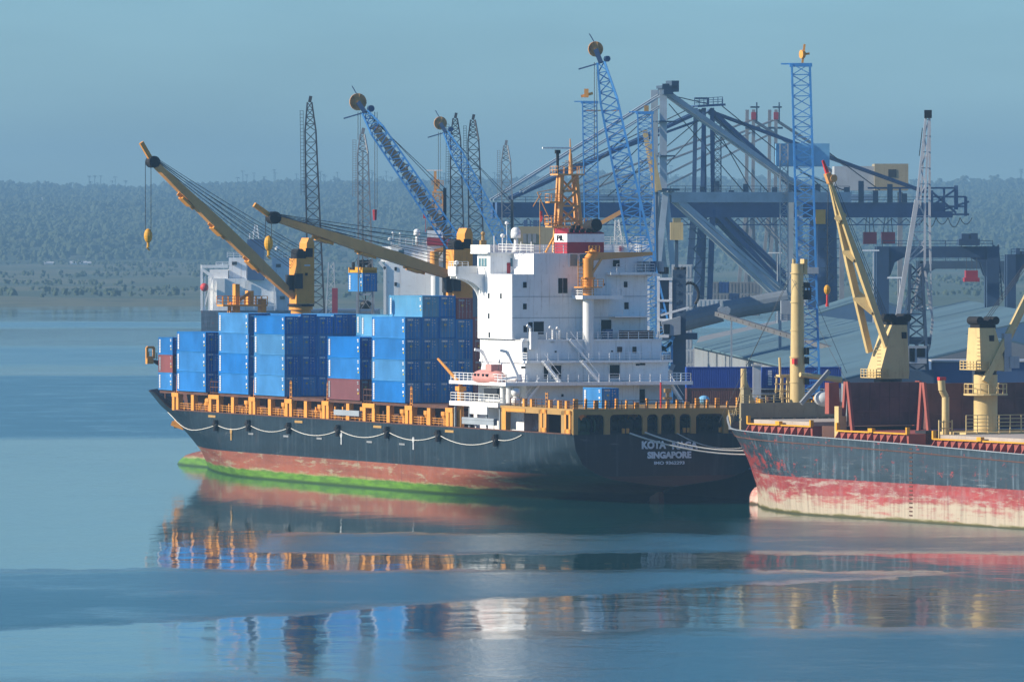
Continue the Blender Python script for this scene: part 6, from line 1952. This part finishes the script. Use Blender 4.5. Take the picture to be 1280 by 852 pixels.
far_box('chart_room', 340, 362, 322, 337, Y + 8, 8, M_farwhite, s3)
for (x, y) in ((293, 329), (348, 332), (353, 372), (338, 345)):
    far_box('window', x - 3, x + 3, y - 2, y + 2, Y - 3.5 if 0 else Y + 3.5 if y == 329 else Y - .4 if 0 else Y + (7.6 if x == 348 else 5.5), .5, M_dark, s3)
m = MB(); m.beam(W(252, 331, Y), W(252, 388, Y), .6); m.beam(W(252, 336, Y), W(266, 346, Y), .8); m.beam(W(252, 333, Y), W(285, 333, Y), 1.2, .8); m.beam(W(266, 345, Y), W(254, 388, Y), .4)
m.beam(W(252, 357, Y), W(266, 362, Y), .5)
for x in (256, 261): m.beam(W(x, 345, Y), W(x, 388, Y), .35)
m.build('boat_frame', M_farwhite, s3)
m = MB(); m.rail([W(284, 322, Y), W(308, 322, Y)], 1.4, 1.5, .08); m.rail([W(333, 322, Y), W(360, 322, Y)], 1.4, 1.5, .08); m.rail([W(270, 333, Y), W(286, 333, Y)], 1.2, 1.5, .08); m.rail([W(290, 386, Y - 3), W(345, 386, Y - 3)], 3, 3, .1)
m.build('railing', M_farwhite, s3)
m = MB(); m.lattice(W(320, 299, Y), W(320, 281, Y), 1.6, .6, 4, .12, up=(0, 1, 0)); m.beam(W(315, 290, Y), W(325, 290, Y), .3); m.beam(W(312, 299, Y), W(312, 292, Y), .3); m.beam(W(327, 299, Y), W(327, 293, Y), .3); m.build('radar_mast', M_farwhite, s3)
m = MB(); m.tube(W(347, 322, Y), W(347, 314, Y), .3); m.sphere(W(346, 311, Y), .75); m.build('satellite_dome', M_white, s3)
for y_ in (350, 362): 
    m = MB(); m.beam(W(307, 351, Y - .5), W(307, 388, Y - .5), .4); m.beam(W(343, 351, Y - .5), W(343, 388, Y - .5), .4)
m.build('drain_pipe', M_white, s3)
l3 = thing('lifeboat', 'small distant red lifeboat hanging on the far white ship', 'lifeboat', W(255.5, 359, Y - 4), 0, None)
m = MB(); m.sphere((0, 0, 0), 1.15, 12, 8); m.build('boat_hull', M_red, l3, smooth=True)
# pale lattice mast and pink tower near it
t = thing('light_mast', 'short white lattice mast standing right of the buff pedestal', 'mast', Vector((W(413, 0, 1700).x, 1700, GZ)), 0, None, world=True)
m = MB(); m.lattice((W(413, 0, 1700).x, 1700, GZ), W(414, 328, 1700), 3.4, 1.2, 12, .12, up=(0, 1, 0)); m.build('lattice', M_wlattice, t)
t = thing('red_tower', 'small pinkish red tower standing between the two pale lattice masts', 'tower', Vector((W(418.5, 0, 1650).x, 1650, GZ)), 0, None, world=True)
a = W(415, 388, 1650); b_ = W(422, 360, 1650); m = MB(); m.box(a.x, b_.x, 1650, 1652, GZ, b_.z); m.build('shaft', M_maroon, t)
t = thing('grab_hoist', 'grey steel frame with dark grab standing under the lifted container', 'hoist', Vector((W(455, 0, 1140).x, 1140, GZ)), 0, None, world=True)
m = MB()
for x in (447, 466): m.beam((W(x, 0, 1140).x, 1140, GZ), W(x, 364, 1140), .5)
for y in (368, 376, 385): m.beam(W(447, y, 1140), W(466, y, 1140), .3)
m.build('frame', M_grey, t)
m = MB(); m.sphere(W(457, 380, 1140), .9, 10, 6, .7); m.beam(W(450, 384, 1140), W(463, 384, 1140), .5); m.beam(W(457, 378, 1140), W(457, 366, 1140), .15); m.build('grab', M_dark, t)

# middle: white ship with red banded funnel
Y = 1345.0
s2 = thing('container_ship', 'white deckhouse and red banded funnel of a second ship behind the buff boom', 'container ship', Vector((W(540, 0, Y).x, Y, 0)), 0, None, world=True)
m = MB(); a = W(478, 480, Y); b_ = W(700, 480, Y)
m.box(a.x, b_.x, Y - 1, Y + 30, -1, 9); m.build('hull', M_hullF, s2)
sp2 = far_box('superstructure', 481, 562, 327, 480, Y, 18, M_farwhite, s2)
far_box('wheelhouse', 489, 545, 306, 327, Y + .5, 12, M_farwhite, s2)
far_box('bridge_wing', 476, 489, 308, 327, Y + 6, 3, M_farwhite, s2)
far_box('casing', 534, 574, 307, 327, Y - .6, 8, M_farwhite, s2)
for (x, y) in ((494.5, 336), (494.5, 355)): far_box('window', x - 1.5, x + 1.5, y - 2.3, y + 2.3, Y - .1, .2, M_dark, s2)
far_box('window', 498, 505, 312, 319, Y + .4, .2, M_glassb, s2)
f2 = far_box('funnel', 534, 562, 288, 307, Y - .8, 7, M_farwhite, s2)
far_box('funnel_band', 533.9, 562.1, 297, 307, Y - .9, 7.2, M_maroon, f2)
m = MB(); a = W(540, 286, Y); m.tube(a + Vector((0, 1, -.6)), a + Vector((.2, 1, .2)), 1.3, 1.0, n=14); m.build('exhaust_pipe', M_dark, f2)
m = MB(); m.rail([W(490, 306, Y), W(533, 306, Y)], 1.2, 1.2, .07); m.beam(W(491, 306, Y), W(491, 292, Y), .2); m.beam(W(500, 306, Y), W(500, 293, Y), .15); m.sphere(W(491, 291, Y), .22); m.sphere(W(487, 299, Y), .35); m.sphere(W(500, 292, Y), .2)
m.beam(W(489, 299, Y), W(489, 310, Y), .25); m.build('railing', M_white, s2)
m = MB(); m.tube(W(521, 306, Y), W(521, 294, Y), .25); m.tube(W(521, 294, Y), W(521, 290, Y), .6, n=14); m.sphere(W(521, 290, Y), .6, 12, 8); m.build('satellite_dome', M_white, s2, smooth=True)
m = MB(); m.tube(W(544, 430, Y - 2), W(544, 345, Y - 2), .8, n=14); m.build('crane_column', M_white, s2)
m = MB(); m.tube(W(543, 337, Y - 2), W(543, 314, Y - 2), .85, n=14); m.beam(W(543, 314, Y - 2), W(570, 308, Y - 2), .8); m.beam(W(548, 322, Y - 2), W(556, 309, Y - 2), .3); m.box(W(539, 0, Y).x, W(552, 0, Y).x, Y - 3.4, Y - .8, W(0, 338, Y).z, W(0, 336, Y).z); m.build('stores_crane', M_orange, s2)
m = MB(); m.beam(W(481, 333, Y), W(481, 400, Y), .5); m.beam(W(474, 327, Y), W(482, 336, Y), .5); m.build('wing_bracket', M_white, s2)
m = MB()
m.lattice(W(548, 288, Y + 4), W(547, 240, Y + 4), 2.6, 1.6, 6, .12, up=(0, 1, 0)); m.beam(W(544, 240, Y + 4), W(544, 214, Y + 4), .5); m.box(W(540, 0, Y).x, W(553, 0, Y).x, Y + 3, Y + 5, W(0, 241, Y).z, W(0, 239, Y).z)
m.box(W(542, 0, Y).x, W(549, 0, Y).x, Y + 3, Y + 5, W(0, 236, Y).z, W(0, 224, Y).z)
for y in (232, 250, 262): m.rail([W(540, y, Y + 3), W(554, y, Y + 3)], .9, .8, .06)
mm_ = m.build('radar_mast', M_boom, s2)
m = MB(); m.beam(W(533, 213, Y + 4), W(553, 213, Y + 4), .3, .25); m.build('radar_scanner', M_white, mm_)
m = MB(); m.box(W(529, 0, Y).x, W(532, 0, Y).x, Y - 1, Y - .9, W(0, 273, Y).z, W(0, 267, Y).z); m.beam(W(532, 267, Y), W(532, 290, Y), .08); m.build('flag', M_red, s2)
# third: beige wheelhouse block behind the satellite dome
Y = 1230.0
s4 = thing('cargo_ship', 'grey beige deckhouse block of a ship behind the satellite dome', 'cargo ship', Vector((W(670, 0, Y).x, Y, 0)), 0, None, world=True)
MB().box(W(600, 0, Y).x, W(830, 0, Y).x, Y - 2, Y + 20, -1, 10).build('hull', M_hullF, s4)
far_box('superstructure', 648, 700, 283, 470, Y, 12, M_olive, s4)
for x in (656, 662, 668): far_box('window', x - 2.2, x + 2.2, 292, 304, Y - .1, .2, M_glattice, s4)
for x, w in ((657, 2.5), (663, 1), (669, 2.5), (674, 2), (680, 1)): far_box('vent', x - w, x + w, 275, 283, Y + 1, 2, M_bdark, s4)
far_box('deckhouse', 755, 812, 305, 470, Y + 2, 12, M_white, s4)
far_box('window', 774, 779, 308, 314, Y + 1.8, .2, M_maroon, s4)
m = MB(); m.rail([W(755, 305, Y + 2), W(812, 305, Y + 2)], 1.2, 1.2, .06); m.lattice(W(773, 305, Y + 3), W(771, 275, Y + 3), 1.4, .6, 5, .1, up=(0, 1, 0)); m.build('railing', M_white, s4)
m = MB(); m.beam(W(745, 282, Y), W(776, 265, Y), 1.0, .7); m.beam(W(745, 282, Y), W(745, 320, Y), 1.2); m.build('cargo_boom', M_boom, s4)
# cream crane parts seen beside the gantry mast
Y = 1290.0
t = thing('cargo_crane', 'slim cream crane boom leaning left of the grey gantry mast', 'crane', Vector((W(822, 0, Y).x, Y, 0)), 0, None, world=True)
m = MB(); m.beam(W(806, 163, Y), W(820, 240, Y), .8, .9); m.beam(W(812, 180, Y), W(824, 238, Y), 1.6, 1.0, w2=1.2); m.build('boom', M_cream, t)
MB().beam(W(821, 238, Y), (W(822, 0, Y).x, Y, 4), .45).build('post', M_greyblue, t)
t = thing('crane_cabin', 'cream crane cabin seen between the grey gantry legs', 'cabin', Vector((W(851, 0, Y).x, Y, 0)), 0, None, world=True)
m = MB(); a = W(838, 300, Y); b_ = W(854, 278, Y); m.box(a.x, b_.x, Y, Y + 3, a.z, b_.z); m.box(a.x + .5, b_.x - .4, Y + .5, Y + 2.5, b_.z, b_.z + .8); m.build('cabin', M_cream, t)
m = MB(); m.beam(((a.x + b_.x) / 2, Y + 1.5, 4), ((a.x + b_.x) / 2, Y + 1.5, a.z), .6); m.build('post', M_greyblue, t)
# lamp posts of the yard
for (x, y, Yl, lab) in ((1092, 313, 1300, 'yard lamp mast left of the navy gantry'), (1125, 347, 1150, 'lamp mast beside the white lattice crane'), (972, 316, 1500, 'lamp mast under the grey gantry brace')):
    t = thing('lamp_mast', lab, 'lamp mast', Vector((W(x, 0, Yl).x, Yl, GZ)), 0, 'yard lamp masts', world=True)
    m = MB(); q = W(x, y, Yl); m.tube((q.x, Yl, GZ), q, .25, .12); m.build('pole', M_grey, t)
    m = MB(); m.beam(q + Vector((-2, 0, 0)), q + Vector((1, 0, 0)), .3, .25); m.build('lamp_head', M_white, t)

# ------------------------------------------------------------------ far shore: terrain and forest
def tz(x, y):
    """terrain height"""
    sh = 3900 + 60 * mnoise.noise((x * .003, 0, 3.1))
    if y < sh: return -4 + 4 * max(0, (y - sh + 60) / 60)
    d = y - sh
    t1 = min(1, d / 2600); bank = 3.0 * min(1, d / 40) + 14 * t1
    t2 = max(0.0, min(1, (d - 2600) / 4600))
    ridge = 100 + 18 * mnoise.noise((x * .0017, 1.3, 0)) + 7 * mnoise.noise((x * .005, 4.3, 0)) + 14 * smooth01((x - 350) / 500)
    n_ = 6 * mnoise.noise((x * .003, y * .0022, 0)) + 2.5 * mnoise.noise((x * .011, y * .007, 5))
    return bank + ridge * (t2 ** .8) + n_ * min(1, d / 3000)
m = MB()
nx, ny = 130, 90
xs = [-1700 + 3400 * i / nx for i in range(nx + 1)]
ys = [3700 + 7800 * (j / ny) ** 1.25 for j in range(ny + 1)]
m.v = [(x, y, tz(x, y)) for y in ys for x in xs]
m.f = [(j * (nx + 1) + i, j * (nx + 1) + i + 1, (j + 1) * (nx + 1) + i + 1, (j + 1) * (nx + 1) + i) for j in range(ny) for i in range(nx)]
mt, t_, b_, o_ = nt('hill_ground')
co = objco(t_)
n1 = noise_n(t_, map_n(t_, co, (.006, .0035, .02)), 1.0, 6, .6)
n2 = noise_n(t_, map_n(t_, co, (.03, .05, .05)), 1.0, 6, .7)
c = mix_n(t_, step_n(t_, n1, .44, .56), (.036, .062, .020), (.105, .105, .045))
c = mix_n(t_, step_n(t_, n2, .5, .62), c, (.045, .062, .024))
L(t_, c, b_.inputs['Base Color']); b_.inputs['Roughness'].default_value = .9
tag(m.build('hills', mt, smooth=True), None, None, kind='structure')
# tree crowns: lumpy clumps of leaf faces
rf = random.Random(9)
V, Fc = [], []
ico = [(0, 0, 1), (.894, 0, .447), (.276, .851, .447), (-.724, .526, .447), (-.724, -.526, .447), (.276, -.851, .447), (.724, .526, -.447), (-.276, .851, -.447), (-.894, 0, -.447), (-.276, -.851, -.447), (.724, -.526, -.447)]
icf = [(0, 1, 2), (0, 2, 3), (0, 3, 4), (0, 4, 5), (0, 5, 1), (1, 6, 2), (2, 7, 3), (3, 8, 4), (4, 9, 5), (5, 10, 1), (6, 7, 2), (7, 8, 3), (8, 9, 4), (9, 10, 5), (10, 6, 1)]
def clump(x, y, z, r, sz):
    o = len(V); a = rf.uniform(0, 6.28); ca, sa = math.cos(a), math.sin(a)
    for (p, q_, r_) in ico:
        k = r * rf.uniform(.7, 1.25)
        V.append((x + (p * ca - q_ * sa) * k, y + (p * sa + q_ * ca) * k, z + r_ * k * sz))
    Fc.extend([(o + a_, o + b1, o + c1) for a_, b1, c1 in icf])
cnt = 0
while cnt < 24000:
    u = rf.random()
    y = 3930 + 7200 * u ** .8
    hw = .082 * y + 60
    x = rf.uniform(-hw, hw)
    d = y - 3880
    if d < 2550:
        if mnoise.noise((x * .006, y * .003, 9)) < .04 and d > 140: continue
        if rf.random() < .3: continue
    z = tz(x, y)
    h = rf.uniform(1.5, 4.5) if d < 2550 else rf.uniform(5, 10) * (1 + .9 * max(0, mnoise.noise((x * .02, y * .02, 2))))
    if d < 140: h = rf.uniform(3, 6)
    if y > 10300: h *= 1.15
    r = h * rf.uniform(.32, .5)
    clump(x, y, z + h * .55, r, h * .5 / r)
    for k in range(2):
        clump(x + rf.uniform(-r, r), y + rf.uniform(-r, r), z + h * rf.uniform(.6, .95), r * .55, .8)
    cnt += 1
# palms and taller trees along the skyline
for k in range(330):
    y = rf.uniform(10500, 11150); x = rf.uniform(-950, 950)
    if mnoise.noise((x * .012, 0, 7)) < .05: continue
    z = tz(x, y); h = rf.uniform(15, 27)
    o = len(V); w = .45
    V.extend([(x - w, y, z), (x + w, y, z), (x + w, y, z + h), (x - w, y, z + h), (x, y + w, z), (x, y + w, z + h)]); Fc.extend([(o, o + 1, o + 2), (o, o + 2, o + 3)])
    for q in range(9):
        a = 2 * math.pi * q / 9 + rf.random(); l = rf.uniform(3.5, 5.5)
        o = len(V); ca, sa = math.cos(a), math.sin(a); dz = rf.uniform(-2.6, 1.2)
        V.extend([(x, y, z + h), (x + ca * l * .5 - sa * .9, y + sa * l * .5 + ca * .9, z + h + 1.3), (x + ca * l * .5 + sa * .9, y + sa * l * .5 - ca * .9, z + h + 1.0), (x + ca * l, y + sa * l, z + h + dz)])
        Fc.extend([(o, o + 1, o + 2), (o + 1, o + 3, o + 2)])
me = bpy.data.meshes.new('forest'); me.from_pydata(V, [], Fc); me.update()
mt, t_, b_, o_ = nt('foliage')
co = objco(t_)
n1 = noise_n(t_, map_n(t_, co, (.012, .012, .03)), 1.0, 5, .6)
n2 = noise_n(t_, map_n(t_, co, (.11, .11, .11)), 1.0, 3, .6)
c = mix_n(t_, step_n(t_, n1, .4, .6), (.036, .060, .024), (.048, .068, .026))
c = mix_n(t_, step_n(t_, n2, .5, .7), c, (.052, .068, .028))
L(t_, c, b_.inputs['Base Color']); b_.inputs['Roughness'].default_value = .85
me.materials.append(mt)
fo = bpy.data.objects.new('forest', me); COL.objects.link(fo)
tag(fo, None, None, kind='stuff')
# small pale houses among the far trees
for i, (px, py, Yh, w) in enumerate(((53, 253, 9300, 12), (15, 255, 9300, 40), (57, 248, 9500, 10), (62, 329, 6300, 9), (98, 328.5, 6300, 14), (108, 329, 6320, 8), (104, 356, 5000, 6))):
    q = W(px, py, Yh); 
    t = thing('far_house', ['long pale roof among the trees on the left hillside', 'pale low roof at the left edge of the hillside', 'small pale roof high among the trees', 'leftmost white hut on top of the shore bank', 'middle white hut on top of the shore bank', 'rightmost white hut on top of the shore bank', 'tiny pale hut low on the shore bank'][i], 'house', q, 0, 'pale buildings on the far shore', world=True)
    m = MB(); m.box(q.x - w / 2, q.x + w / 2, q.y - 4, q.y + 4, q.z - 6, q.z); m.build('wall', M_white, t)
    m = MB(); m.poly([(-4.6, 0), (4.6, 0), (0, 1.6)], w + 1, (q.x - w / 2 - .5, q.y, q.z), (0, 1, 0), (0, 0, 1)); m.build('roof', M_cgrey, t)

# ------------------------------------------------------------------ water
me = bpy.data.meshes.new('water')
me.from_pydata([(-3000, -100, 0), (3000, -100, 0), (3000, 4100, 0), (-3000, 4100, 0)], [], [(0, 1, 2, 3)])
wm, t_, b_, o_ = nt('sea_water')
geo = t_.nodes.new('ShaderNodeNewGeometry')
pos = geo.outputs['Position']
sp_ = t_.nodes.new('ShaderNodeSeparateXYZ'); L(t_, pos, sp_.inputs[0])
X, Yy = sp_.outputs[0], sp_.outputs[1]
warp = math_n(t_, 'MULTIPLY', math_n(t_, 'SUBTRACT', noise_n(t_, map_n(t_, pos, (.022, .006, 1)), 1.0, 4, .55), .5), 34)
warp2 = math_n(t_, 'MULTIPLY', math_n(t_, 'SUBTRACT', noise_n(t_, map_n(t_, pos, (.10, .05, 1)), 1.0, 8, .75), .5), 34)
Yw = math_n(t_, 'ADD', math_n(t_, 'ADD', Yy, warp), warp2)
def band(y0, y1, k0=0.0, k1=0.0, x0=None, x1=None, f=8.0, xf=10.0, amp=1.0):
    lo = math_n(t_, 'SUBTRACT', Yw, math_n(t_, 'MULTIPLY_ADD', X, k0, y0))
    hi = math_n(t_, 'SUBTRACT', math_n(t_, 'MULTIPLY_ADD', X, k1, y1), Yw)
    v = math_n(t_, 'MULTIPLY', step_n(t_, lo, -f, f), step_n(t_, hi, -f, f))
    if x0 is not None: v = math_n(t_, 'MULTIPLY', v, step_n(t_, X, x0 - xf, x0 + xf))
    if x1 is not None: v = math_n(t_, 'MULTIPLY', v, step_n(t_, X, x1 + xf, x1 - xf))
    return math_n(t_, 'MULTIPLY', v, amp)
bands = [band(1990, 2350, f=70, amp=.55), band(1250, 1840, f=22, x1=-5, xf=40, amp=.9), band(2900, 3100, f=60, amp=.6),
         band(786, 830, x0=-24, xf=7, f=5), band(785, 878, x0=27, xf=6, f=10, amp=.8),
         band(684, 735, 1.25, 0.0, f=6, amp=.9), band(545, 618, x0=5, xf=25, f=10), band(480, 548, f=12, amp=.6)]
mask = bands[0]
for b2 in bands[1:]: mask = math_n(t_, 'MAXIMUM', mask, b2)
stk = noise_n(t_, map_n(t_, pos, (.05, .045, 1)), 1.0, 6, .7)
mask = math_n(t_, 'MULTIPLY', mask, step_n(t_, stk, .18, .52))
# gentle swell everywhere and wind ripples inside the bands
sw = noise_n(t_, map_n(t_, pos, (.20, .020, 1)), 1.0, 2, .45)
sw2 = noise_n(t_, map_n(t_, pos, (.035, .028, 1)), 1.0, 2, .5)
sm = noise_n(t_, map_n(t_, pos, (.18, .42, 1)), 1.0, 3, .6)
patch = noise_n(t_, map_n(t_, pos, (.018, .009, 1)), 1.0, 4, .6)
pk = step_n(t_, patch, .36, .62)
calm_h = math_n(t_, 'ADD', math_n(t_, 'MULTIPLY', sw, .070), math_n(t_, 'MULTIPLY', sm, math_n(t_, 'MULTIPLY_ADD', pk, .007, .004)))
near_ = step_n(t_, Yw, 760, 690)
sr = noise_n(t_, map_n(t_, pos, (.16, .10, 1)), 1.0, 3, .5)
calm_h = math_n(t_, 'ADD', calm_h, math_n(t_, 'MULTIPLY', sr, math_n(t_, 'ADD', math_n(t_, 'MULTIPLY_ADD', pk, .028, .012), math_n(t_, 'MULTIPLY', near_, .055))))
calm_h = math_n(t_, 'ADD', calm_h, math_n(t_, 'MULTIPLY', sw2, .03))
rp2 = noise_n(t_, map_n(t_, pos, (1.6, .8, 1)), 1.0, 4, .65)
rp3 = noise_n(t_, map_n(t_, pos, (.55, .22, 1)), 1.0, 3, .6)
ruff_h = math_n(t_, 'MULTIPLY', math_n(t_, 'MULTIPLY', math_n(t_, 'ADD', rp2, rp3), mask), .16)
hgt = math_n(t_, 'ADD', calm_h, ruff_h)
bp_ = t_.nodes.new('ShaderNodeBump'); bp_.inputs['Strength'].default_value = 1.0; bp_.inputs['Distance'].default_value = 1.0
L(t_, hgt, bp_.inputs['Height'])
rgh = math_n(t_, 'ADD', math_n(t_, 'MULTIPLY', mask, .16), math_n(t_, 'ADD', math_n(t_, 'MULTIPLY_ADD', pk, .025, .012), math_n(t_, 'ADD', math_n(t_, 'MULTIPLY', step_n(t_, Yw, 735, 670), .055), math_n(t_, 'MULTIPLY', step_n(t_, Yw, 800, 880), .03))))
L(t_, bp_.outputs[0], b_.inputs['Normal'])
L(t_, rgh, b_.inputs['Roughness'])
b_.inputs['Base Color'].default_value = (.002, .070, .075, 1)
b_.inputs['IOR'].default_value = 1.33
me.materials.append(wm)
wo_ = bpy.data.objects.new('water', me); COL.objects.link(wo_); tag(wo_, None, None, kind='structure')

# ------------------------------------------------------------------ haze
hz = MB().box(-1900, 1900, -60, 11700, -6, 190)
hm = bpy.data.materials.new('haze_air'); hm.use_nodes = True
ht = hm.node_tree
for n in list(ht.nodes): ht.nodes.remove(n)
ho = ht.nodes.new('ShaderNodeOutputMaterial'); pv = ht.nodes.new('ShaderNodeVolumePrincipled')
pv.inputs['Color'].default_value = (.27, .50, .71, 1)
pv.inputs['Density'].default_value = HAZE
pv.inputs['Anisotropy'].default_value = 0.0
ht.links.new(pv.outputs[0], ho.inputs['Volume'])
ho_ = hz.build('haze', hm)
tag(ho_, None, None, kind='stuff')
for o in bpy.data.objects:
    if o.get('_world') is not None: del o['_world']
